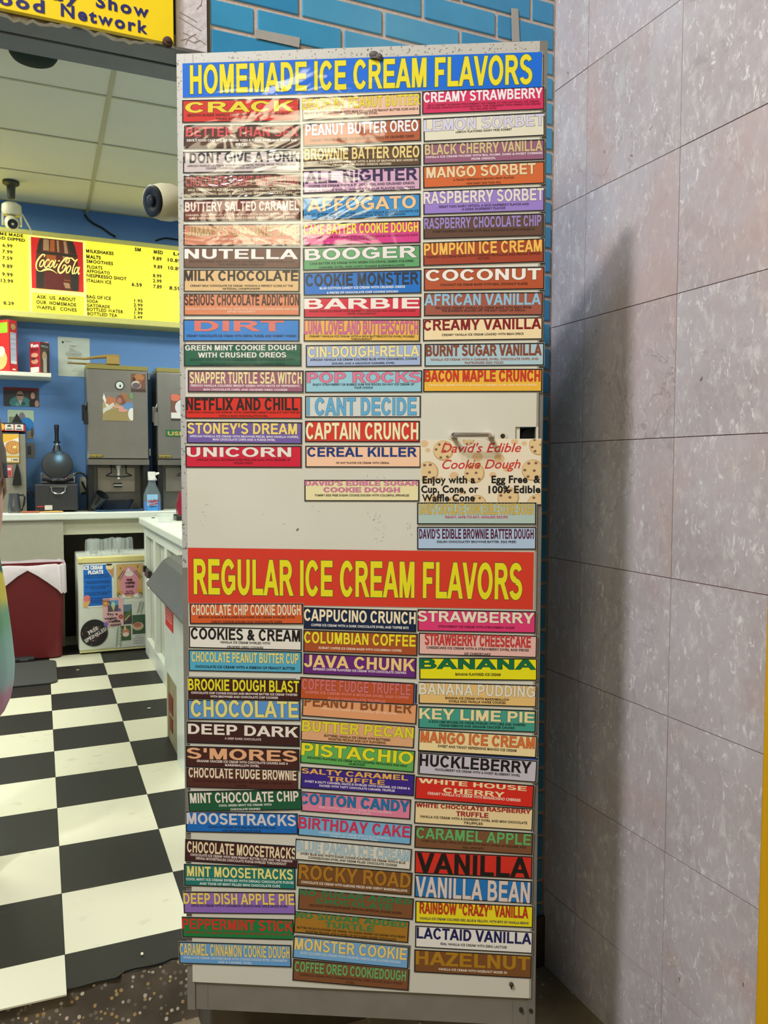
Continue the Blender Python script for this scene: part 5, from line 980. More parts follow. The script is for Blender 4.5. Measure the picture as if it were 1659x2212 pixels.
t = MB(); t.box(XR, 1.25, yn, ye, HR_-.045, HR_, 0); t.build('countertop', WB, rc, bevel=.010, seg=3)
Xc = XR+.03
t = MB()
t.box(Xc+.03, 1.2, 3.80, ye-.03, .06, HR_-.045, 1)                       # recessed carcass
t.box(Xc, Xc+.03, yn+.05, ye-.02, HR_-.115, HR_-.045, 0)                   # top rail
t.box(Xc, Xc+.03, yn+.05, ye-.02, 0.0, .115, 0)                            # bottom rail
for y0, y1 in ((ye-.10, ye-.02), (ye-.56, ye-.47), (ye-1.03, ye-.94), (ye-1.50, ye-1.42), (ye-2.0, ye-1.9), (yn+.05, yn+.15)): t.box(Xc, Xc+.03, y0, y1, .115, HR_-.115, 0)
for y0 in (ye-.47, ye-.94): t.box(Xc+.004, Xc+.03, y0, y0+.37, .47, .50, 0)
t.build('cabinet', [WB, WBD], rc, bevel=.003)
t = MB(); t.box(Xc-.012, Xc+.012, ye-.30, ye-.12, .525, .575, 0); t.box(Xc-.02, Xc+.0, ye-.14, ye-.09, .55, .59, 0); t.tube([(Xc-.01, ye-.3, .53), (Xc-.012, ye-.36, .47)], .008, 6, 1); t.build('latch', [BLK, WB], rc, bevel=.004)

# ================================================================== DIPPING FREEZER END IN FRONT OF THE SIDE COUNTER
f0 = at(357.5, 1592, 2, 0.0); XF = f0.x; ya = f0.y
fz = thing('serving_freezer', 'white chest freezer end with dark sloping hood and an open hatch at its base', 'freezer', (0, 0, 0))
def fq(x, y): p = at(x, y, 0, XF); return p.y, p.z
h0 = fq(358, 1287)[1]
ho0, ho1 = fq(357, 1448)[0], fq(381, 1483)[0]; hz1 = fq(358, 1448)[1]; hz1b = fq(381, 1484)[1]; hzb = .0
yz = 2.55
t = MB()
t.box(XF, XF+.62, yz, ho1, 0, h0+.02, 0); t.box(XF, XF+.62, ho1, ya, hz1b, h0+.02, 0); t.box(XF+.012, XF+.03, ho1, ya, 0.0, hz1b, 1); t.box(XF+.008, XF+.6, ya-.006, ya, 0, hz1b, 1)
t.build('body', [mat((214, 222, 212), .3, var=.08, scale=9), mat((150, 142, 108), .7, var=.25, scale=20)], fz, bevel=.004)
t = MB(); t.box(XF+.004, XF+.013, ya-.05, ya-.03, .02, hz1b, 0); t.box(XF+.009, XF+.014, ya-.16, ya-.06, .14, .22, 1); t.box(XF+.009, XF+.014, ya-.15, ya-.08, .06, .12, 1); t.build('hatch_pipe', [mat((196, 190, 150), .5), mat((120, 30, 24), .7)], fz)
hb = fq(345, 1252); ht = fq(357, 1212)
t = MB(); zt_ = ht[1]; zb_ = hb[1]
prof = [(XF-.075, zb_), (XF+.0, zt_-.005), (XF+.025, zt_+.012), (XF+.30, zt_+.03), (XF+.34, zb_-.02), (XF+.0, zb_-.07), (XF-.06, zb_-.02)]
t.prism([(x, ya+.02, z) for x, z in prof][::-1], (0, -(ya+.02-yz), 0), 0); t.build('hood', mat((84, 84, 80), .35, var=.08), fz, bevel=.006)
t = MB(); t.box(XF+.06, XF+.2, ya-.5, ya-.28, zt_+.0205, zt_+.0245, 0); t.build('paper_label', mat((228, 218, 150), .6), fz)
l0, l1 = fq(357.5, 1283), fq(374, 1322)
t = MB(); y0, y1 = l1[0], l0[0]; z1, z0 = l0[1], l0[1]-.135
t.box(XF-.002, XF, y0, y1, z0, z1, 0); t.box(XF-.0026, XF-.002, y0+.02*(y1-y0)/.2, y1-.02*(y1-y0)/.2, z0+.03, z1-.045, 1)
for k in range(4): t.box(XF-.003, XF-.0026, y0+.03, y1-.03, z0+.04+.014*k, z0+.045+.014*k, 2)
t.build('caution_label', [mat((204, 40, 34), .4), mat((232, 120, 108), .5), mat((150, 60, 54), .5)], fz)

# ================================================================== FRIDGE UNDER THE COUNTER AND WHAT IS ON IT
YFR = 5.5
fl = q(169, 1300, YFR)[0]; ftop = q(169, 1206, YFR)[1]; fw = .52
fr = thing('small_fridge', 'small white fridge with a cream top strip, covered with posters', 'fridge', (0, 0, 0))
t = MB(); t.box(fl, fl+fw, YFR+.05, YFR+.5, .02, ftop, 0); t.build('cabinet', mat((206, 208, 196), .4, var=.04), fr, bevel=.008)
t = MB(); t.box(fl, fl+fw, YFR, YFR+.045, .022, ftop-.035, 0); t.build('door', mat((218, 222, 210), .35, var=.04), fr, bevel=.012, seg=3)
t = MB(); t.box(fl, fl+fw, YFR-.004, YFR+.05, ftop-.034, ftop+.002, 0); t.box(fl, fl+.03, YFR-.008, YFR, ftop-.033, ftop-.002, 0); t.build('top_strip', mat((222, 210, 140), .4), fr, bevel=.003)
t = MB(); t.box(fl+.003, fl+fw, YFR-.002, YFR+.04, .012, .022, 0); t.build('bottom_strip', mat((226, 218, 160), .4), fr)
for sx in (.05, fw-.05):
    for sy in (.06, .44): t = MB(); t.cyl((fl+sx, YFR+sy, 0), (fl+sx, YFR+sy, .02), .015, n=12); t.build('foot', BLK, fr)
FQ = lambda X, Y: (160+X/7.9, 1150+Y/7.9)
def fprint(name, X0, Y0, X1, Y1, items, bg, label, cat='poster', dy=.0015, **kw): return prints(name, *FQ(X0, Y0), *FQ(X1, Y1), YFR-dy, items, bg, label, cat, **kw)
BL = (20, 108, 204); DK = (30, 52, 96)
its = [('r',.03,.02,.93,.965,BL),('p',[(.76,.0),(1,.0),(1,.38),(.74,.10)],(236,238,230))]
its += [('p',[(.75,.09),(.995,.06),(.985,.36)],(196,148,96)),('e',.87,.07,.115,.07,(240,222,170)),('e',.85,.02,.10,.03,(60,32,24)),('e',.13,.80,.115,.09,(228,122,120)),('p',[(.0,.86),(.24,.85),(.14,.99),(.02,.99)],(226,176,100))]
its += [('t','ICE CREAM',.04,.64,.03,.125,(250,250,246),.07),('t','FLOATS',.18,.66,.14,.23,(250,250,246),.07)]
for s, x0, x1, y in (('BLACK COW: ROOT BEER WITH',.09,.84,.245),('VANILLA ICE CREAM FLOAT',.06,.84,.29),('BROWN COW: ROOT BEER WITH',.09,.86,.385),('CHOCOLATE ICE CREAM',.12,.84,.42),('SNOW WHITE: WHITE SODA WITH',.08,.86,.505),('VANILLA ICE CREAM',.22,.72,.545),('PURPLE COW: GRAPE SODA WITH',.07,.88,.645),('VANILLA ICE CREAM',.18,.78,.685),('CREAMY ORANGE SODA WITH',.20,.82,.78),('VANILLA ICE CREAM FLOAT',.22,.84,.83),('ANY FLAVOR OF ITALIAN',.26,.82,.875)):
    its.append(('t', s, x0, x1, y, y+.024, DK, .03))
fprint('poster', 138, 552, 690, 1258, its, (226, 228, 220), 'blue and white poster lettered ICE CREAM FLOATS on the fridge door')
PK = (226, 150, 168); TN = (214, 172, 108); GR = (48, 70, 52)
its = [('e',.5,.42,.34,.34,PK),('r',.16,.42,.84,.92,PK),('e',.48,.30,.17,.07,(238,226,222)),('e',.47,.24,.12,.06,(236,214,212)),('e',.46,.18,.06,.05,(242,230,228)),('e',.12,.83,.09,.06,(214,160,70)),('e',.86,.80,.09,.06,(214,160,70)),
       ('l',.30,.20,-.22,.25,5,.10,GR),('l',.70,.20,.24,.24,5,.10,GR),('e',.20,.97,.14,.07,(240,240,234)),('e',.80,.96,.16,.07,(240,240,234)),('e',.45,1.0,.12,.04,(240,240,234)),('l',.02,.84,.14,.14,3,.10,(30,80,54)),('l',.97,.86,-.12,.1,3,.10,(30,80,54)),
       ('r',.13,.09,.16,.14,(90,70,50)),('r',.80,.06,.83,.12,(90,70,50)),
       ('t','FREE',.38,.60,.44,.505,(52,22,30),.06),('t','WHIPPED',.30,.70,.53,.60,(52,22,30),.06),('t','CREAM',.34,.66,.635,.70,(52,22,30),.06),('t','ALL DAY,',.34,.63,.785,.825,(70,26,36),.05),('t','EVERY DAY',.31,.67,.85,.895,(70,26,36),.05)]
fprint('poster', 722, 545, 1172, 1100, its, TN, 'tan and pink poster lettered FREE WHIPPED CREAM on the fridge door')
fprint('leaf_poster', 672, 1190, 1225, 1930, [('r',.30,.07,.57,.50,(104,128,150)),('r',.30,.22,.57,.36,(70,92,62)),('r',.30,.34,.57,.50,(66,58,60)),('p',[(.30,.34),(.57,.16),(.57,.26),(.36,.44)],(84,108,66)),('p',[(.34,.40),(.50,.29),(.51,.31),(.36,.43)],(206,170,128)),
     ('r',.58,.31,1,.73,(62,92,66)),('e',.76,.56,.18,.09,(206,178,144)),('e',.74,.53,.12,.05,(184,110,90)),('r',.21,.53,.53,.85,(64,96,62)),('e',.37,.68,.12,.09,(198,130,104)),('p',[(.30,.62),(.33,.53),(.38,.55),(.37,.64)],(226,190,130)),('e',.37,.72,.10,.05,(236,214,196)),
     ('l',.9,.02,-.1,.24,5,.12,(140,156,140)),('l',.18,.55,-.05,.4,6,.14,(140,160,134)),('t','TRY OUR',.66,.86,.76,.785,(140,144,140),.02),('t','OUR ADDITIONAL',.60,.95,.81,.835,(140,144,140),.02),('t','VEGAN CONE',.60,.9,.86,.885,(140,144,140),.02),('t','IS DELICIOUS!',.60,.92,.91,.935,(140,144,140),.02)],
     (212, 216, 208), 'white leaf-trimmed poster with waffle cone photos, low on the fridge door', dy=.0012)
fprint('poster', 488, 1128, 846, 1592, [('r',.24,.09,.76,.48,(96,150,206)),('r',.24,.26,.76,.48,(92,84,88)),('e',.50,.24,.10,.10,(176,222,186)),('p',[(.42,.30),(.60,.30),(.52,.48)],(206,190,160)),('p',[(.28,.12),(.31,.10),(.42,.22),(.40,.24)],(30,34,40))]+
     [('e',.14+.10*math.cos(i*1.257),.17+.075*math.sin(i*1.257),.075,.055,(226,140,64)) for i in range(5)]+[('e',.14,.17,.045,.033,(250,222,150))]+
     [('e',.87+.075*math.cos(i*1.047),.67+.055*math.sin(i*1.047),.04,.03,(196,56,44)) for i in range(6)]+[('e',.13+.07*math.cos(i*1.257),.90+.05*math.sin(i*1.257),.045,.035,(112,104,200)) for i in range(5)]+[('e',.80+.05*math.cos(i*1.257),.43+.035*math.sin(i*1.257),.03,.022,(90,100,180)) for i in range(5)]+
     [('t','Try a',.18,.72,.52,.60,(44,30,34),.06),('t','vegan',.05,.66,.665,.735,(44,30,34),.06),('t','waffle',.22,.84,.77,.855,(44,30,34),.06),('t','cone!',.34,.86,.90,.975,(44,30,34),.06)],
     (232, 182, 186), 'small pink poster lettered Try a vegan waffle cone with flowers', dy=.0032)
# round sprinkles notice
a = q(*FQ(105, 1500), YFR); b = q(*FQ(580, 1925), YFR); rx, rz_ = (b[0]-a[0])/2, (a[1]-b[1])/2; c = ((a[0]+b[0])/2, (a[1]+b[1])/2)
mb = MB(); n = 40; P = [(rx*math.cos(i*2*PI/n), rz_*math.sin(i*2*PI/n), 0) for i in range(n)]; mb.prism(P, (0, 0, .001), 0)
rnd = random.Random(9); cols = [(206,80,80),(226,220,220),(214,120,96),(160,70,80)]
for i in range(26):
    g = rnd.uniform(0, 2*PI); r_ = rnd.uniform(.35, .9); x, y = rx*r_*math.cos(g), rz_*r_*math.sin(g); h = rnd.uniform(0, PI); l = .006; w_ = .0012
    mb.poly([(x-l*math.cos(h)-w_*math.sin(h), y-l*math.sin(h)+w_*math.cos(h), .0012), (x-l*math.cos(h)+w_*math.sin(h), y-l*math.sin(h)-w_*math.cos(h), .0012), (x+l*math.cos(h)+w_*math.sin(h), y+l*math.sin(h)-w_*math.cos(h), .0012), (x+l*math.cos(h)-w_*math.sin(h), y+l*math.sin(h)+w_*math.cos(h), .0012)], 1+i % 4)
m = MB(); fit_text(m, 'FREE', -.36*rx, .42*rx, .06*rz_, .34*rz_, .0014, 0, .03); fit_text(m, 'SPRINKLES!', -.90*rx, .92*rx, -.32*rz_, -.04*rz_, .0014, 0, .03)
ca, sa = math.cos(.52), math.sin(.52)
mb.add([(v[0]*ca-v[1]*sa, v[0]*sa+v[1]*ca, v[2]) for v in m.v], m.f, 2)
o = mb.build('sprinkles_notice', [mat((30, 28, 32), .4)]+[mat(c_, .5, var=0) for c_ in cols]); sheet(o, c[0], c[1], YFR-.0032)
tag(o, 'round black notice lettered FREE SPRINKLES! low on the fridge door', 'notice')
# stacked clear cups turned upside down on the fridge
def cup(x, y, hh=.112, r=.0245):
    t = MB(); n = 16
    t.lathe([(r, 0), (r*1.04, .003), (r*.99, .007), (r*.96, hh*.55), (r*.90, hh*.86), (r*.74, hh*.97), (r*.5, hh), (.0, hh)], (0, 0, 0), (0, 0, 1), n, cap=False)
    for k in range(3): t.lathe([(r*1.0, .012+.008*k), (r*1.05, .015+.008*k), (r*1.0, .018+.008*k)], (0, 0, 0), (0, 0, 1), n, cap=False)
    o = t.build('plastic_cup', glass((226, 236, 232), .06, .15), None, smooth=True); o.location = (x, y, ftop+.0025); return o
cup0 = None
for X, dy in ((250, .09), (330, .065), (425, .085), (520, .07), (575, .125), (380, .14), (290, .15), (720, .11), (800, .13), (880, .11), (950, .17), (760, .18), (650, .20)):
    x = q(160+X/7.9, 1195, YFR+dy)[0]
    if cup0 is None: cup0 = o = cup(x, YFR+dy)
    else: o = cup0.copy(); COL.objects.link(o); o.location = (x, YFR+dy, ftop+.0025)
    tag(o, 'clear plastic cup upside down in the cluster on top of the small fridge', 'cup', 'clear cups on the fridge')

# ================================================================== BIN, MAT, CRUMBS
bxr = q(137, 1400, 5.45)[0]; btop = q(140, 1222, 5.45)[1]
bn = thing('waste_bin', 'red plastic bin with a white liner bag folded over its rim', 'bin', (bxr-.20, 5.60, 0))
t = MB(); n = 40
def rr_(w, d, r, k=10):
    P = []
    for cx, cy, a0 in ((w-r, d-r, 0), (-w+r, d-r, 90), (-w+r, -d+r, 180), (w-r, -d+r, 270)):
        for i in range(k): g = math.radians(a0+90*i/(k-1)); P.append((cx+r*math.cos(g), cy+r*math.sin(g)))
    return P
def loft(mb, secs, mi=0, cap=(True, True)):
    m = len(secs[0]); o = []
    for s in secs: o += s
    fs = [(k*m+i, k*m+(i+1) % m, (k+1)*m+(i+1) % m, (k+1)*m+i) for k in range(len(secs)-1) for i in range(m)]
    if cap[0]: fs.append(tuple(range(m-1, -1, -1)))
    if cap[1]: fs.append(tuple(range((len(secs)-1)*m, len(secs)*m)))
    mb.add(o, fs, mi)
sec = lambda w, d, z, r=.05: [(x, y, z) for x, y in rr_(w, d, r)]
loft(t, [sec(.185, .12, 0), sec(.195, .135, .01), sec(.215, .155, btop-.005), sec(.207, .147, btop-.005), sec(.18, .12, .02)], cap=(True, True))
t.build('bin_body', mat((106, 20, 26), .5, var=.06, scale=40), bn, smooth=True)
t = MB(); rnd = random.Random(2); r0_ = rr_(.219, .158, .05); m0 = [(r0_[i][0]*(1-k/6)+r0_[(i+1) % len(r0_)][0]*k/6, r0_[i][1]*(1-k/6)+r0_[(i+1) % len(r0_)][1]*k/6) for i in range(len(r0_)) for k in range(6) if k == 0 or i % 10 == 9]; S1 = []; S2 = []; S3 = []; S0 = []
for i, (x, y) in enumerate(m0):
    f_ = (.018 + .15*min(1, abs(x)/.19)**1.4 if y < -.09 else .10) + .012*abs(math.sin(i*.9))
    wv = 1+.012*math.sin(i*1.9); S0.append((x*.93, y*.92, btop-.06)); S1.append((x*.985, y*.985, btop+.012+.004*math.sin(i*1.3))); S2.append((x*1.02*wv, y*1.02*wv, btop+.004)); S3.append((x*1.03*wv, y*1.04*wv, btop-f_))
loft(t, [S0, S1, S2, S3], cap=(False, False))
t.build('liner_bag', mat((214, 202, 206), .35, var=.06, scale=20, bump=.5, bscale=25), bn, smooth=True)
t = MB(); t.box(-.10, .03, -.185, -.115, .003, .030, 0); t.box(-.06, -.0, -.20, -.185, .006, .024, 0); t.build('pedal', BLK2, bn, bevel=.008)
m1 = at(130, 1476, 2, 0.0); m2 = at(112, 1426, 2, 0.0)
t = MB(); pts = []
xm, y0, y1 = m1.x-.012, m1.y+.0, 5.385
for cx, cy, a0 in ((xm-.05, y1-.05, 0), (-1.35, y1-.05, 90), (-1.35, y0+.05, 180), (xm-.05, y0+.05, 270)):
    for i in range(8): g = math.radians(a0+90*i/7); pts.append((cx+.05*math.cos(g), cy+.05*math.sin(g), .0005))
t.prism(pts, (0, 0, .011)); tag(t.build('floor_mat', mat((60, 62, 60), .7, var=.12, scale=30, bump=.3, bscale=150), None, bevel=.004), 'dark grey rubber mat lying in front of the red bin', 'mat')
for i, (x, y, lab) in enumerate(((168, 1448, 'small pale crumb on the black tile in front of the fridge'), (322, 1531, 'small pale crumb on the black tile nearest the counter foot'), (307, 2063, 'tiny white scrap on the large black tile at the threshold'))):
    p = at(x, y, 2, 0.0); t = MB(); t.ball((0, 0, .003), .010 if i < 2 else .004, .006, .003, 8); o = t.build('crumb', mat((214, 180, 130) if i == 0 else (222, 214, 190), .8)); o.location = (p.x, p.y, 0); tag(o, lab, 'crumb')

# ================================================================== THINGS ON THE COUNTERS
STL = mat((150, 148, 142), .33, .85, var=.10, scale=7); STD = mat((124, 122, 114), .42, .7, var=.10, scale=9)
YD = 5.89
def dispenser(xl, xr_, ztop, label, seed):
    a = q(xl, 1000, YD)[0]; b = q(xr_, 1000, YD)[0]; W = b-a; z1 = ztop; zd = q(190, 990, YD)[1]; zr = q(190, 1004, YD)[1]
    D = YW-.02-YD
    o = thing('milk_dispenser', label, 'dispenser', (a, YD, HK))
    h = lambda z: z-HK
    t = MB(); t.box(0, W, .03, D, h(zr), h(z1)-.03, 0); t.box(W*.06, W*.94, .20, D, 0, h(zr), 0); t.build('cabinet', STD, o, bevel=.004)
    t = MB(); t.box(.002, W-.004, 0, .03, h(zd), h(z1)-.032, 0); t.build('door', STL, o, bevel=.004)
    t = MB(); t.box(0, W, .0, D, h(z1)-.030, h(z1), 0); t.build('top_trim', mat((146, 136, 74), .4, .3), o, bevel=.003)
    t = MB(); t.prism([(0, .0, h(zr)), (0, .0, h(zd)-.006), (0, .03, h(zd)), (0, .06, h(zr))], (W, 0, 0), 0); t.build('lower_rail', mat((136, 134, 128), .3, .8), o)
    for x0, x1 in ((0, W*.09), (W*.90, W)):
        t = MB(); t.box(x0, x1, .02, D, 0, h(zr), 0); t.build('leg', BLK, o, bevel=.003)
    t = MB(); t.box(W*.18, W*.80, .185, .20, .13, h(zr)-.02, 0); t.build('back_plate', mat((170, 164, 152), .35, .6, var=.06), o)
    t = MB(); xc = W*.5; t.cyl((xc, .06, h(zr)), (xc, .06, h(zr)-.10), .011, .009, 14); t.cyl((xc, .06, h(zr)-.005), (xc, .06, h(zr)-.03), .02, .014, 14); t.build('spout', mat((224, 222, 212), .3), o, smooth=True)
    t = MB(); zz = h(zr)-.075; t.tube([(xc-.05, .05, h(zr)), (xc-.05, .03, zz+.02), (xc-.085, .02, zz), (xc-.03, .0, zz-.006), (xc+.03, .0, zz-.006), (xc+.085, .02, zz), (xc+.05, .03, zz+.02), (xc+.05, .05, h(zr))], .006, 8); t.build('lever', mat((70, 70, 68), .25, .9), o, smooth=True)
    t = MB(); t.cyl((xc-.028, .12, h(zr)-.145), (xc+.028, .12, h(zr)-.145), .016, n=16); t.box(xc-.01, xc+.01, .12, .186, h(zr)-.15, h(zr)-.14); t.build('drip_catch', CHR, o, smooth=True)
    t = MB(); t.box(.004, .10, -.002, 0, h(zd)+.006, h(zd)+.028, 0); m = MB(); fit_text(m, 'SILVER KING', .008, .096, h(zd)+.009, h(zd)+.019, 0, 0, .02); t.add([(v[0], -.0028, v[1]) for v in m.v], m.f, 1); t.box(.006, .098, -.0028, -.002, h(zd)+.021, h(zd)+.026, 1); t.build('nameplate', [mat((34, 32, 26), .4), mat((190, 168, 70), .4)], o)
    zl = q(183, 893, YD)[1]
    t = MB(); t.box(-.032, -.002, .0, .05, h(zl)-.05, h(zl)+.06, 0); t.box(-.024, .006, -.014, 0, h(zl)-.075, h(zl)+.02, 0); t.tube([(-.02, -.01, h(zl)+.02), (-.01, -.018, h(zl)+.05), (.0, -.012, h(zl)+.08)], .007, 8); t.build('door_latch', BLK if seed == 0 else STD, o, bevel=.004)
    for zz in (h(zd)+.02, h(z1)-.09): t = MB(); t.box(W, W+.012, .0, .05, zz, zz+.05, 0); t.build('hinge', STD, o, bevel=.003)
    return o, W
d1, W1 = dispenser(190, 322.5, q(190, 786, YD)[1], 'left stainless milk dispenser with thermometer and photos on its door', 0)
d2, W2 = dispenser(341, 473, q(341, 794, YD)[1], 'right stainless milk dispenser half hidden by the sign door, with green notice', 1)
c = q(258.5, 832.5, YD); r_ = q(268, 832, YD)[0]-c[0]
th = MB(); th.lathe([(0, .003), (r_*.98, .003), (r_*1.05, .006), (r_*1.05, 0)], (c[0]-d1.location.x, 0, c[1]-HK), (0, -1, 0), 26); th.lathe([(0, .004), (r_*.86, .004), (r_*.86, .0032)], (c[0]-d1.location.x, 0, c[1]-HK), (0, -1, 0), 26, 1)
th.box(c[0]-d1.location.x-.002, c[0]-d1.location.x+.008, -.0052, -.0045, c[1]-HK-.012, c[1]-HK+.004, 0); th.build('thermometer', [BLK, mat((206, 214, 206), .3)], d1)
prints('photo_print', 221, 847, 288, 910, YD-.003, [('r',0,0,1,.35,(120,116,112)),('p',[(.05,.05),(.2,.5),(.15,.55),(0,.2)],(220,216,210)),('p',[(.15,.12),(.45,.22),(.4,.45),(.1,.4)],(176,110,74)),('p',[(0,.6),(.35,.35),(.4,.45),(.02,.8)],(200,196,180)),('e',.45,.85,.45,.28,(150,132,84)),('e',.82,.44,.2,.22,(96,134,178)),('e',.62,.25,.18,.18,(120,76,54)),('p',[(.6,.0),(.78,.0),(.95,.35),(.75,.3)],(150,106,72)),('e',.55,.28,.08,.11,(160,110,96)),('p',[(.35,.45),(.7,.5),(.68,.6),(.33,.52)],(206,150,130)),('e',.66,.62,.16,.06,(206,146,128)),('e',.95,.75,.12,.22,(220,216,206)),('r',.9,0,1,.2,(110,150,90))], (168,150,110), 'larger photo of a person in a blue top leaning over straw, on the left dispenser', 'photo')
prints('photo_print', 283, 807, 315, 847, YD-.003, [('e',.55,.2,.35,.2,(170,112,64)),('e',.35,.62,.33,.22,(206,196,186)),('e',.33,.66,.27,.17,(96,86,92)),('r',0,.84,1,1,(70,52,46)),('p',[(.5,.3),(.75,.32),(.6,.75)],(150,90,60)),('e',.2,.3,.1,.1,(60,40,36))], (112,78,60), 'small photo of a brown animal nose, upper right of the left dispenser', 'photo')
prints('photo_print', 369, 851, 404, 909, YD-.003, [('e',.25,.12,.35,.14,(206,110,84)),('e',.75,.5,.5,.3,(206,206,206)),('r',0,.7,1,.93,(220,214,208)),('r',0,.92,1,1,(60,50,50))], (116,76,64), 'photo print with orange and white, partly behind the door edge on the right dispenser', 'photo')
prints('notice', 358, 928, 420, 944, YD-.003, [('r',.0,.06,1,.94,(36,104,58)),('t','USE OTHER SIDE',.06,2.2,.25,.8,(196,160,84),.03)][:1]+[('t','USE',.07,.62,.25,.82,(206,166,90),.03)], (30, 92, 50), 'green notice lettered USE on the right dispenser', 'notice')
# wooden tongs resting on the dispenser
zt = q(190, 786, YD)[1]
tg = thing('wooden_tongs', 'wooden tongs with two thin arms lying on top of the left dispenser', 'tongs', (0, 0, 0))
yy = YD+.09
def T(x, y, dy=0): p = q(x, y, yy+dy); return (p[0], yy+dy, p[1])
e_ = T(258, 770); zlo = zt+.0005
t = MB(); a = T(146, 773.5); b = T(185, 775); c = T(210, 771.5); d = T(240, 769.5)
t.tube([a, b, c, d, e_], [.006, .008, .012, .014, .013], 10); t.build('upper_arm', mat((150, 122, 66), .5, var=.12), tg, smooth=True)
zz = zlo+.010
t = MB(); a = T(146, 786.5); x1 = T(258, 786)[0]; t.tube([(a[0], yy, zz), ((a[0]+x1)/2, yy, zz), (x1, yy, zz)], [.006, .008, .010], 10); t.build('lower_arm', mat((126, 100, 54), .5, var=.12), tg, smooth=True)
t = MB(); bx0, bx1 = T(230, 780)[0], T(258, 780)[0]; t.box(bx0, bx1, yy-.03, yy+.03, zlo+.012, e_[2]-.006); t.build('block', mat((164, 136, 72), .5, var=.12), tg, bevel=.006)

# waffle cone baker
yb = 5.88
wx0, wx1 = q(76, 1100, yb)[0], q(176, 1100, yb)[0]; wz1 = q(76, 1046, yb)[1]; xm = q(125, 1000, yb)[0]
wf = thing('waffle_iron', 'black waffle iron standing open, round plate and handle raised', 'waffle iron', (xm, yb, HK))
h = lambda y, Y=yb: q(125, y, Y)[1]-HK
t = MB(); t.box(wx0-xm, wx1-xm-.02, 0, .28, .012, wz1-HK, 0); t.box(wx0-xm+.04, wx1-xm-.04, .03, .27, wz1-HK, wz1-HK+.02, 0); t.build('base', mat((46, 46, 48), .5, var=.05), wf, bevel=.008)
for sx in (wx0-xm+.02, wx1-xm-.04):
    for sy in (.03, .25): t = MB(); t.cyl((sx, sy, 0), (sx, sy, .012), .012, n=10); t.build('foot', BLK, wf)
t = MB(); t.lathe([(0, 0), (.10, .0), (.105, .008), (.102, .02), (0, .024)], (0, .10, wz1-HK+.018), (0, 0, 1), 36); t.build('lower_plate', BLK, wf, smooth=True)
pc = h(1004); pr_ = (q(160, 1004, yb)[0]-q(90.5, 1004, yb)[0])/2
t = MB(); t.lathe([(0, .012), (pr_*.6, .011), (pr_*.97, .006), (pr_, 0), (pr_*.96, -.02), (0, -.024)], (0, .17, pc), (0, -1, .16), 44); t.build('upper_plate', mat((26, 28, 28), .45), wf, smooth=True)
t = MB(); t.cyl((0, .185, pc+pr_-.01), (0, .195, h(962)), .026, .022, 16); t.box(-.03, .03, .17, .205, pc+pr_-.02, pc+pr_+.012); t.build('bracket', BLK, wf, smooth=True)
t = MB(); t.cyl((0, .195, h(962)), (0, .198, h(956)), .013, n=16); t.build('ferrule', CHR, wf, smooth=True)
t = MB(); t.lathe([(.013, 0), (.024, .004), (.024, .012), (.014, .018), (.013, .05), (.0145, .09), (.0165, .12), (.0155, .13), (.0, .134)], (0, .198, h(956)), (0, .05, 1), 20); t.build('handle', BLK, wf, smooth=True)
for x in (90, 162): xx = q(x, 1030, yb)[0]-xm; t = MB(); t.box(xx-.006, xx+.006, .14, .155, wz1-HK-.01, h(1022), 0); t.build('hinge_post', CHR, wf, bevel=.002)
t = MB(); t.box(q(90, 1040, yb)[0]-xm, q(162, 1040, yb)[0]-xm, .16, .17, wz1-HK, h(1024), 0); t.build('back_bracket', mat((110, 112, 112), .35, .7), wf)
t = MB(); zc = h(1060); t.tube([(-.045, -.004, zc+.025), (-.04, -.022, zc-.005), (-.02, -.03, zc-.018), (.02, -.03, zc-.018), (.04, -.022, zc-.005), (.045, -.004, zc+.025)], .005, 8); t.box(-.055, .055, -.006, 0, zc+.022, zc+.034); t.build('front_handle', CHR, wf, smooth=True)
t = MB(); x0 = q(80, 1093, yb)[0]-xm; x1 = q(113, 1093, yb)[0]-xm; t.box(x0, (x0+x1)/2, -.0015, 0, h(1099), h(1092), 1); t.box((x0+x1)/2, x1, -.0015, 0, h(1101), h(1091), 0); t.box(x0, (x0+x1)/2-.004, -.0022, -.0015, h(1094.5), h(1092.5), 2); t.build('rating_label', [mat((214, 208, 200), .5), mat((60, 30, 32), .5), mat((200, 60, 60), .5)], wf)
t = MB(); p = q(142.5, 1035, yb); t.ball((p[0]-xm, .05, p[1]-HK), .007, n=10); t.build('pilot_light', mat((255, 60, 50), .3, var=0, emit=6.0), wf)

# its blue standby lamp glows on the wall behind it
l = bpy.data.lights.new('standby_lamp', 'POINT'); l.energy = .55; l.color = (.35, .75, 1.0); l.shadow_soft_size = .03
o = bpy.data.objects.new('standby_lamp', l); COL.objects.link(o); p = q(128, 985, 6.02); o.location = (p[0], 6.02, p[1])
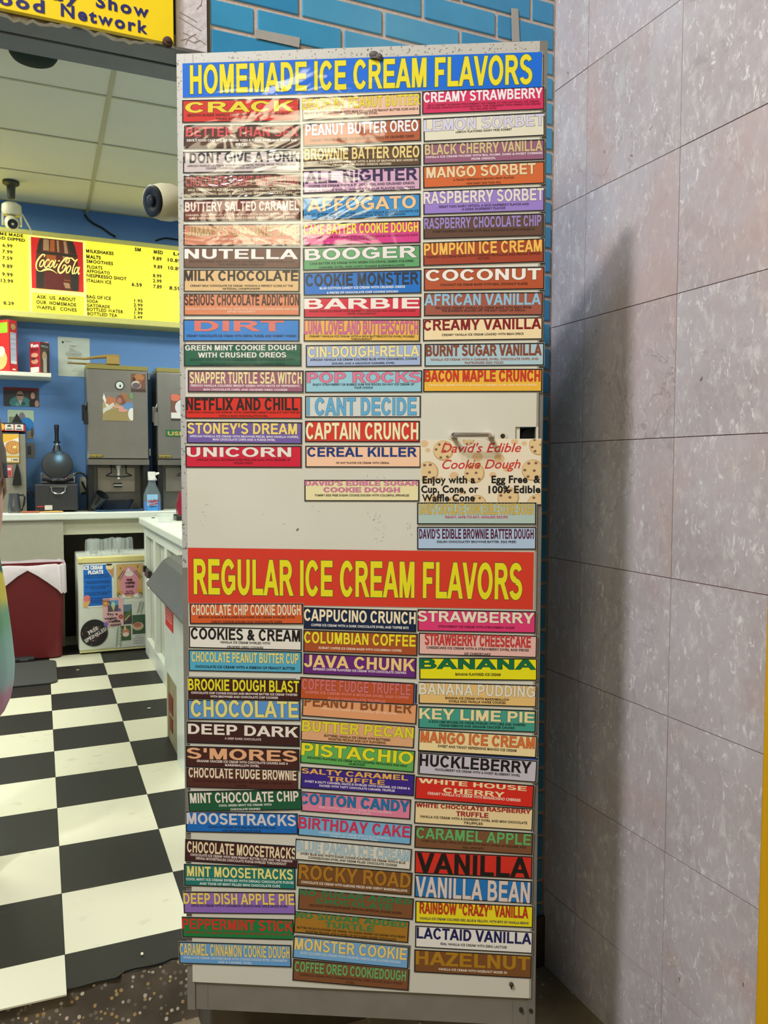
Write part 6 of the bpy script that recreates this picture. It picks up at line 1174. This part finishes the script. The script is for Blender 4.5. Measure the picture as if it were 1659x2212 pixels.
# warming cabinet at the left
yc = 5.95
X0, X1 = q(-60, 1000, yc)[0], q(56, 1000, yc)[0]; zt = q(20, 913, yc)[1]
wc = thing('waffle_cabinet', 'tall metal warming cabinet with red header strip and waffle pictures', 'cabinet', (0, 0, 0))
z_ = lambda y: q(20, y, yc)[1]
t = MB(); t.box(X0, X1, yc, YW-.004, HK, zt-.075, 0); t.build('body', mat((150, 146, 132), .4, .4, var=.08), wc, bevel=.004)
t = MB(); t.box(X0-.005, X1, yc-.012, YW-.004, zt-.012, zt, 0); t.build('top', BLK2, wc, bevel=.003)
t = MB(); t.box(X0, X1, yc-.010, YW-.01, z_(931), zt-.012, 0)
for i, x in enumerate((11, 32)):
    a = q(x, 925, yc)[0]; b = q(x+18.5, 925, yc)[0]; t.box(a, b, yc-.012, yc-.010, z_(929.5), z_(916.5), 1); t.poly([(a+.012, yc-.0126, z_(922)), (b-.012, yc-.0126, z_(922)), ((a+b)/2+.008, yc-.0126, z_(918)), ((a+b)/2-.008, yc-.0126, z_(918))], 3); t.box(a+.008, b-.008, yc-.0126, yc-.012, z_(928), z_(926), 3)
a = q(3, 922, yc)[0]; t.lathe([(0, .012), (.022, .012), (.022, .010)], (a, yc, z_(922)), (0, -1, 0), 18, 2)
t.build('header_strip', [mat((176, 38, 32), .45), mat((222, 216, 204), .5), mat((236, 170, 60), .5), mat((70, 64, 60), .5)], wc)
t = MB(); x0 = q(-50, 1000, yc)[0]; x1 = q(42.5, 1000, yc)[0]; t.box(x0, x1, yc-.008, yc, z_(1000), z_(934), 0); t.build('door_frame', BLK2, wc)
o = prints('waffle_poster', 6, 937, 42, 1000, yc-.0095, [('p',[(0,.0),(1,.02),(1,.18),(.1,.35),(0,.3)],(228,176,60)),('p',[(0,.32),(.98,.12),(.98,.25),(.0,.5)],(226,222,206)),('e',.62,.47,.50,.24,(196,132,66)),('e',.62,.46,.42,.19,(214,156,84))]+[('p',[(.2+.13*i,.30),(.23+.13*i,.30),(.33+.13*i,.64),(.30+.13*i,.64)],(164,100,48)) for i in range(5)]+[('e',.72,.45,.1,.05,(246,222,140)),('r',0,.76,1,1,(196,150,46)),('r',.1,.82,.48,.96,(216,206,186)),('r',.52,.82,.96,.96,(216,206,186)),('r',.6,.86,.9,.92,(120,110,90))], (206,196,160), 'poster with a golden waffle on the front of the metal cabinet', 'poster')
prints('cabinet_label', 12, 1005, 27, 1030, yc-.004, [('r',.2,.25,.8,.4,(236,220,220)),('r',.2,.5,.8,.9,(170,70,70))], (196,110,110), 'pink label low on the front of the metal cabinet', 'label')
t = MB(); x0, x1 = q(26, 1020, yc)[0], q(46, 1020, yc)[0]; t.prism([(x0, yc-.001, z_(1048)), (x1, yc-.001, z_(1048)), (x1-.004, yc-.001, z_(1025)), (x1-.02, yc-.001, z_(1002)), (x0+.03, yc-.001, z_(1002)), (x0+.012, yc-.001, z_(1025))], (0, -.03, 0)); t.build('door_handle', BLK, wc, bevel=.004)

# frothing pitcher, spatula, cord, outlet, tray, bowls, spray bottle
ypt = 5.87
c = q(31, 1098, ypt); pt = thing('steel_pitcher', 'small steel frothing pitcher with a black handle on the back counter', 'pitcher', (c[0], ypt, HK))
hh = q(31, 1066, ypt)[1]-HK
t = MB(); t.lathe([(0, 0), (.038, 0), (.041, .01), (.038, hh*.4), (.032, hh*.8), (.033, hh), (.031, hh), (.03, hh*.8), (.036, .012), (0, .008)], (0, 0, 0), (0, 0, 1), 28, cap=False); t.build('body', mat((130, 130, 126), .28, .85), pt, smooth=True)
t = MB(); t.tube([(.032, 0, hh*.9), (.055, 0, hh*.93), (.066, 0, hh*.8), (.058, 0, hh*.4), (.046, 0, hh*.15), (.038, 0, hh*.1)], .006, 8); t.build('handle', BLK, pt, smooth=True)
t = MB(); ysp = 5.83; a = q(46, 1108, ysp); b = q(85, 1106, ysp); d = q(138, 1106, ysp); z = HK+.0065
t.tube([(a[0], ysp, z), ((a[0]+b[0])/2, ysp, z), (b[0], ysp, z)], [.007, .006, .007], 8, 0); t.lathe([(0, 0), (.008, .003), (.012, .04), (.016, .11), (.014, .14), (0, .152)], (b[0], ysp, z), (1, 0, 0), 14, 1, sx=1, sy=.38)
tag(t.build('wooden_spatula', [mat((178, 92, 56), .5), mat((232, 176, 96), .5)], None, smooth=True), 'wooden spatula with an orange handle lying at the front of the back counter', 'spatula')
t = MB(); a = q(172, 1030, YW-.01); b = q(190, 1066, YW-.01); t.box(a[0], b[0], YW-.01, YW, b[1], a[1], 0); t.box(a[0]+.02, b[0]-.02, YW-.014, YW-.01, b[1]+.02, a[1]-.02, 0)
tag(t.build('wall_outlet', mat((196, 196, 184), .5), None, bevel=.003), 'pale wall outlet between the waffle iron and the left dispenser', 'outlet')
wall_cable([(158, 1027), (164, 1022), (172, 1021), (180, 1024), (187, 1031), (191, 1042)], 6.02, .007, 'black power cord looping behind the waffle iron')
wall_cable([(177, 1040), (180, 1048), (184, 1056), (190, 1062), (176, 1066)], YW-.03, .007, 'second black cord hanging from the wall outlet')
wall_cable([(54, 1066), (62, 1062), (70, 1065), (75, 1073)], 6.0, .007, 'black cord behind the steel pitcher')
yt = 5.81; x0, x1 = q(205, 1105, yt)[0], q(312, 1105, yt)[0]
tr = MB(); loft(tr, [[(x0+.01+(x1-x0-.02)*(.5+x), yt+.155+y*.26, HK+.0005) for x, y in rr_(.5, .5, .12, 6)], [(x0+(x1-x0)*(.5+x), yt+.145+y*.28, HK+.012) for x, y in rr_(.5, .5, .12, 6)], [(x0+.006+(x1-x0-.012)*(.5+x), yt+.145+y*.27, HK+.012) for x, y in rr_(.5, .5, .12, 6)], [(x0+.015+(x1-x0-.03)*(.5+x), yt+.155+y*.25, HK+.004) for x, y in rr_(.5, .5, .12, 6)]])
tag(tr.build('blue_tray', mat((84, 124, 178), .4), None, smooth=True), 'flat pale blue tray under the left dispenser', 'tray')
zt_ = HK+.0045
t = MB(); xa = q(255, 1098, yt)[0]; loft(t, [[(xa+.17*x, yt+.16+.12*y, zt_) for x, y in rr_(.5, .5, .2, 6)], [(xa+.24*x, yt+.16+.16*y, zt_+.075) for x, y in rr_(.5, .5, .2, 6)], [(xa+.225*x, yt+.16+.145*y, zt_+.075) for x, y in rr_(.5, .5, .2, 6)], [(xa+.16*x, yt+.16+.11*y, zt_+.008) for x, y in rr_(.5, .5, .2, 6)]])
tag(t.build('black_tub', mat((34, 38, 40), .35), None, smooth=True), 'low black plastic tub standing on the blue tray', 'tub')
xa = q(219, 1080, yt)[0]; ax = Vector((.45, -.45, .75)).normalized()
t = MB(); t.lathe([(0, 0), (.030, 0), (.036, .03), (.046, .10), (.049, .115), (.045, .115), (.033, .03), (.028, .006), (0, .006)], (xa-.045, yt+.06, zt_+.026), ax, 24, cap=False)
tag(t.build('black_cup', mat((30, 33, 35), .3), None, smooth=True), 'black scoop cup tilted against the tub on the blue tray', 'cup')
ysb = 5.83; c = q(330, 1105, ysb); zz = lambda y: q(330, y, ysb)[1]-HK
w_ = (q(349, 1090, ysb)[0]-q(311.5, 1090, ysb)[0])/2
sb = thing('spray_bottle', 'clear spray bottle of blue window cleaner with a white trigger', 'bottle', (c[0], ysb+.03, HK))
t = MB(); P = [(1.0, 0), (1.0, zz(1080)), (.96, zz(1068)), (.70, zz(1056)), (.46, zz(1046)), (.40, zz(1038))]
loft(t, [[(w_*k*x/.5, .028*y/.5*(1 if k > .6 else k*1.5), z) for x, y in rr_(.5, .5, .22, 6)] for k, z in P]); t.build('bottle', glass((200, 220, 225), .06, .16), sb, smooth=True)
t = MB(); zl = zz(1087); loft(t, [[(w_*.94*x/.5, .0255*y/.5, z) for x, y in rr_(.5, .5, .22, 6)] for z in (.003, zl+.012)]); t.build('cleaner_liquid', mat((22, 110, 206), .15), sb, smooth=True)
t = MB(); za, zb2 = zz(1103), zz(1068); t.box(-w_*.64, w_*.60, -.0305, -.0288, za, zb2, 0); t.box(-w_*.64, w_*.60, -.0312, -.0305, za, za+.035, 1)
for s, x0, x1, y0, hgt, mi in (('Window', -.60, .66, zz(1086), .026, 2), ('CLEANER', -.42, .62, zz(1091.5), .014, 2)):
    m = MB(); fit_text(m, s, w_*x0, w_*x1, y0, y0+hgt, 0, 0, .05); t.add([(v[0], -.0318, v[1]+v[0]*.18) for v in m.v], m.f, mi)
t.poly([(-.02, -.0316, zz(1096)), (.03, -.0316, zz(1094)), (.03, -.0316, zz(1092.2)), (-.02, -.0316, zz(1094.2))], 3)
t.build('bottle_label', [mat((150, 200, 236), .4), mat((70, 150, 220), .4), mat((176, 34, 36), .4, var=0), mat((30, 50, 90), .4)], sb)
t = MB(); t.cyl((0, 0, zz(1038)), (0, 0, zz(1033)), w_*.46, n=18); t.box(-w_*.45, w_*.40, -.014, .014, zz(1033), zz(1019), 0); t.prism([(w_*.35, -.008, zz(1021)), (w_*.85, -.008, zz(1020)), (w_*.88, -.008, zz(1024)), (w_*.38, -.008, zz(1028))], (0, .016, 0), 0); t.prism([(w_*.25, -.006, zz(1029)), (w_*.42, -.006, zz(1029)), (w_*.62, -.006, zz(1038)), (w_*.50, -.006, zz(1038))], (0, .012, 0), 0); t.build('trigger', mat((228, 228, 220), .35), sb, bevel=.004)
c = q(394, 1112, 5.1); t = MB(); yr = 5.0; c = q(392, 1115, yr); z = HR_
rm = thing('red_machine', 'dark red machine with a black base at the door edge on the side counter', 'machine', (c[0], yr, z))
wr = c[0]-q(377, 1115, yr)[0]
t = MB(); t.box(-wr*.9, wr*1.6, -.05, .08, 0, .035, 0); t.build('base', BLK, rm, bevel=.006)
zt = q(390, 1062, yr)[1]-z
t = MB(); loft(t, [[(.02+x*wr*2.1, .015+y*.12, zz_) for x, y in rr_(.5, .5, .2, 6)] for zz_ in (.035, zt*.6)]+[[(.03+x*wr*1.7, .015+y*.11, zt) for x, y in rr_(.5, .5, .2, 6)]]); t.build('housing', mat((140, 26, 44), .25), rm, smooth=True)
ycp = at(357, 1128, 2, HR_); cpx = thing('deli_cup', 'shallow clear plastic cup standing on the white side counter', 'cup', (ycp.x, ycp.y, HR_))
rc_ = .050
t = MB(); t.lathe([(0, .0005), (rc_*.70, .0005), (rc_*.76, .004), (rc_*.95, .046), (rc_*1.03, .048), (rc_*1.03, .051), (rc_*.93, .050), (rc_*.72, .006), (0, .003)], (0, 0, 0), (0, 0, 1), 28, cap=False); t.build('bowl', glass((226, 234, 228), .06, .28), cpx, smooth=True)
p = at(331, 1119.5, 2, HR_); t = MB(); t.ball((0, 0, .003), .012, .006, .003, 10); o = t.build('chocolate_drip', mat((30, 28, 28), .5)); o.location = (p.x, p.y, HR_); tag(o, 'small dark spot of spill at the far corner of the side counter', 'spill')

# ================================================================== THE PERSON AT THE LEFT EDGE
def skin_mesh(name, joints, edges, m, root, sub=2, parent=None):
    me = bpy.data.meshes.new(name); me.from_pydata([j[0] for j in joints], edges, [])
    o = bpy.data.objects.new(name, me); COL.objects.link(o)
    md = o.modifiers.new('skin', 'SKIN'); md.use_smooth_shade = True; md.branch_smoothing = 0.6
    for i, j in enumerate(joints):
        me.skin_vertices[0].data[i].radius = j[1] if isinstance(j[1], tuple) else (j[1], j[1])
    me.skin_vertices[0].data[root].use_root = True
    s = o.modifiers.new('sub', 'SUBSURF'); s.levels = s.render_levels = sub
    bpy.context.view_layer.update(); dg = bpy.context.evaluated_depsgraph_get()
    nm = bpy.data.meshes.new_from_object(o.evaluated_get(dg)); nm.name = name
    o.modifiers.clear(); o.data = nm; nm.materials.clear(); nm.materials.append(m)
    for p in nm.polygons: p.use_smooth = True
    if parent: o.parent = parent
    return o
PXX, PYY = -.285, 2.62
pr = thing('person', 'person with long brown hair in a colorful printed dress, cut off by the left edge', 'person', (PXX, PYY, 0), math.radians(-8))
J = [((0,0,.93), (.135,.10)), ((0,0,1.08), (.115,.085)), ((0,0,1.24), (.135,.095)), ((0,0,1.345), (.10,.075)), ((0,-.005,1.41), .048), ((0,-.01,1.47), .055), ((0,-.012,1.545), (.078,.09)), ((0,-.01,1.62), (.068,.08))]
E_ = [(0,1),(1,2),(2,3),(3,4),(4,5),(5,6),(6,7)]
def addj(p, r, par): J.append((p, r)); E_.append((par, len(J)-1)); return len(J)-1
for s in (-1, 1):
    a = addj((s*.130, 0, 1.335), .050, 3); a = addj((s*.150, -.01, 1.20), .043, a); a = addj((s*.155, -.03, 1.06), .038, a); a = addj((s*.145, -.11, .95), .033, a); a = addj((s*.12, -.19, .90), .026, a); pm = addj((s*.105, -.235, .885), (.030, .016), a)
    for k in range(4):
        bx_ = s*(.105+.026-.017*k); f1 = addj((bx_*1.0, -.275, .878-.002*k), .0085, pm); ln = (.022, .028, .026, .018)[k]
        f2 = addj((bx_, -.275-ln*.75, .866), .008, f1); addj((bx_, -.275-ln*1.0, .848), .0068, f2)
    th_ = addj((s*.070, -.235, .888), .0095, pm); th_ = addj((s*.058, -.258, .876), .009, th_); addj((s*.058, -.276, .866), .0075, th_)
    l = addj((s*.085, 0, .84), .085, 0); l = addj((s*.095, -.005, .66), .070, l); l = addj((s*.10, -.01, .47), .052, l); l = addj((s*.10, .015, .30), .050, l); l = addj((s*.10, .02, .10), .034, l); l = addj((s*.10, -.03, .045), (.038, .032), l); addj((s*.105, -.12, .030), (.040, .022), l)
SKN = mat((204, 158, 134), .5, var=.04)
body = skin_mesh('body', J, E_, SKN, 0, 2, pr)
fc = MB(); fc.ball((0, -.104, 1.525), .012, .016, .018, 12)
for s in (-1, 1): fc.ball((s*.032, -.089, 1.552), .0115, .007, .0055, 12, 1); fc.ball((s*.032, -.0945, 1.552), .0048, .003, .0048, 10, 2); fc.tube([(s*.018, -.098, 1.572), (s*.034, -.099, 1.577), (s*.050, -.090, 1.571)], .0035, 6, 3); fc.ball((s*.082, .0, 1.54), .010, .018, .028, 12, 0)
fc.tube([(-.022, -.094, 1.483), (-.008, -.100, 1.486), (.008, -.100, 1.486), (.022, -.094, 1.483)], [.003, .006, .006, .003], 8, 4)
fc.build('face', [SKN, mat((232, 228, 222), .3), mat((70, 46, 34), .2), mat((76, 52, 38), .7), mat((176, 90, 90), .5)], pr, smooth=True)
hr = MB(); rnd = random.Random(6)
hr.lathe([(.0, .115), (.05, .105), (.085, .07), (.100, .02), (.102, -.03)], (0, .012, 1.585), (0, 0, 1), 24, sx=.98, sy=1.05, cap=False)
for i in range(56):
    g = math.radians(-205 + 230*i/55.0); g = math.radians(-35 + 250*i/55.0)
    x, y = math.cos(g), math.sin(g); L_ = rnd.uniform(.38, .47); w0 = rnd.uniform(-.01, .01)
    hr.tube([(x*.07, .012+y*.075, 1.66), (x*.102, .012+y*.108, 1.58), (x*.118, .012+y*.115, 1.48), (x*(.165+w0), -.01+y*.13, 1.36), (x*(.182+w0), -.02+y*.14, 1.60-L_), (x*(.172+w0), -.03+y*.13, 1.55-L_)], [.012, .017, .017, .018, .014, .004], 7)
def strands(name, rgb1, rgb2):
    m, nt, b = new_mat(name); n = nt.nodes; L = nt.links; tc = n.new('ShaderNodeTexCoord'); mp = n.new('ShaderNodeMapping'); mp.inputs['Scale'].default_value = (60, 60, 3)
    ns = n.new('ShaderNodeTexNoise'); ns.inputs['Scale'].default_value = 2.0; L.new(tc.outputs['Object'], mp.inputs['Vector']); L.new(mp.outputs[0], ns.inputs['Vector'])
    mx = n.new('ShaderNodeMix'); mx.data_type = 'RGBA'; mx.inputs[6].default_value = S(*rgb1); mx.inputs[7].default_value = S(*rgb2); L.new(ns.outputs['Fac'], mx.inputs[0]); L.new(mx.outputs[2], b.inputs['Base Color']); b.inputs['Roughness'].default_value = .45
    return m
hr.build('hair', strands('brown_hair', (70, 46, 26), (150, 108, 66)), pr, smooth=True)
# dress printed in bands of colour
m, nt, b = new_mat('printed_dress'); n = nt.nodes; L = nt.links
tc = n.new('ShaderNodeTexCoord'); sp = n.new('ShaderNodeSeparateXYZ'); L.new(tc.outputs['Object'], sp.inputs[0])
nz = n.new('ShaderNodeTexNoise'); nz.inputs['Scale'].default_value = 9; nz.inputs['Detail'].default_value = 4; L.new(tc.outputs['Object'], nz.inputs['Vector'])
mm = n.new('ShaderNodeMath'); mm.operation = 'MULTIPLY_ADD'; mm.inputs[1].default_value = .09; mm.inputs[2].default_value = -.045; L.new(nz.outputs['Fac'], mm.inputs[0])
ad = n.new('ShaderNodeMath'); ad.operation = 'ADD'; L.new(sp.outputs['Z'], ad.inputs[0]); L.new(mm.outputs[0], ad.inputs[1])
mr = n.new('ShaderNodeMapRange'); mr.inputs['From Min'].default_value = .45; mr.inputs['From Max'].default_value = 1.36; L.new(ad.outputs[0], mr.inputs[0])
r = n.new('ShaderNodeValToRGB'); r.color_ramp.interpolation = 'EASE'
st = [(0.0, (176, 110, 150)), (.10, (190, 130, 160)), (.16, (150, 176, 180)), (.27, (140, 178, 170)), (.36, (120, 168, 134)), (.42, (214, 196, 84)), (.50, (222, 200, 70)), (.515, (38, 96, 60)), (.565, (40, 104, 62)), (.575, (60, 46, 44)), (.61, (204, 130, 106)), (.64, (36, 34, 36)), (.66, (196, 188, 172)), (.745, (188, 180, 166)), (.755, (30, 30, 36)), (.86, (36, 34, 40)), (.87, (96, 88, 66)), (1.0, (80, 72, 56))]
e = r.color_ramp.elements; e[0].position, e[0].color = st[0][0], S(*st[0][1]); e[1].position, e[1].color = st[-1][0], S(*st[-1][1])
for p_, c_ in st[1:-1]: q_ = e.new(p_); q_.color = S(*c_)
L.new(mr.outputs[0], r.inputs[0]); L.new(r.outputs[0], b.inputs['Base Color']); b.inputs['Roughness'].default_value = .55
ds = MB(); sec2 = []
for z, wx, wy in ((1.345,.150,.088),(1.30,.172,.102),(1.20,.168,.108),(1.10,.152,.10),(1.03,.158,.105),(.96,.172,.12),(.88,.182,.13),(.80,.190,.14),(.72,.198,.15),(.64,.204,.155),(.58,.200,.155),(.53,.190,.15),(.49,.172,.14),(.475,.160,.13)):
    sec2.append([(wx*math.cos(i*2*PI/48)*(1+.018*math.sin(i*1.7)*(1 if z < .95 else .3)), wy*math.sin(i*2*PI/48)*(1+.03*math.sin(i*1.3+z*3)*(1 if z < .95 else .3)), z) for i in range(48)])
loft(ds, sec2, cap=(False, False)); ds.build('dress', m, pr, smooth=True)
for s in (-1, 1):
    sh_ = MB(); sh_.tube([(s*.080, 0, 1.35), (s*.128, .0, 1.335), (s*.148, -.006, 1.26), (s*.152, -.012, 1.19)], [.052, .056, .052, .052], 16, cap=False); sh_.build('sleeve', m, pr, smooth=True)
    sl = MB(); loft(sl, [[(s*.10+.046*math.cos(i*2*PI/20), -.055+.118*math.sin(i*2*PI/20), z) for i in range(20)] for z in (0, .018)]); sl.tube([(s*.10-.045, -.09, .015), (s*.10, -.085, .062), (s*.10+.045, -.09, .015)], .009, 8); sl.build('sandal', mat((60, 46, 40), .6), pr, smooth=True)
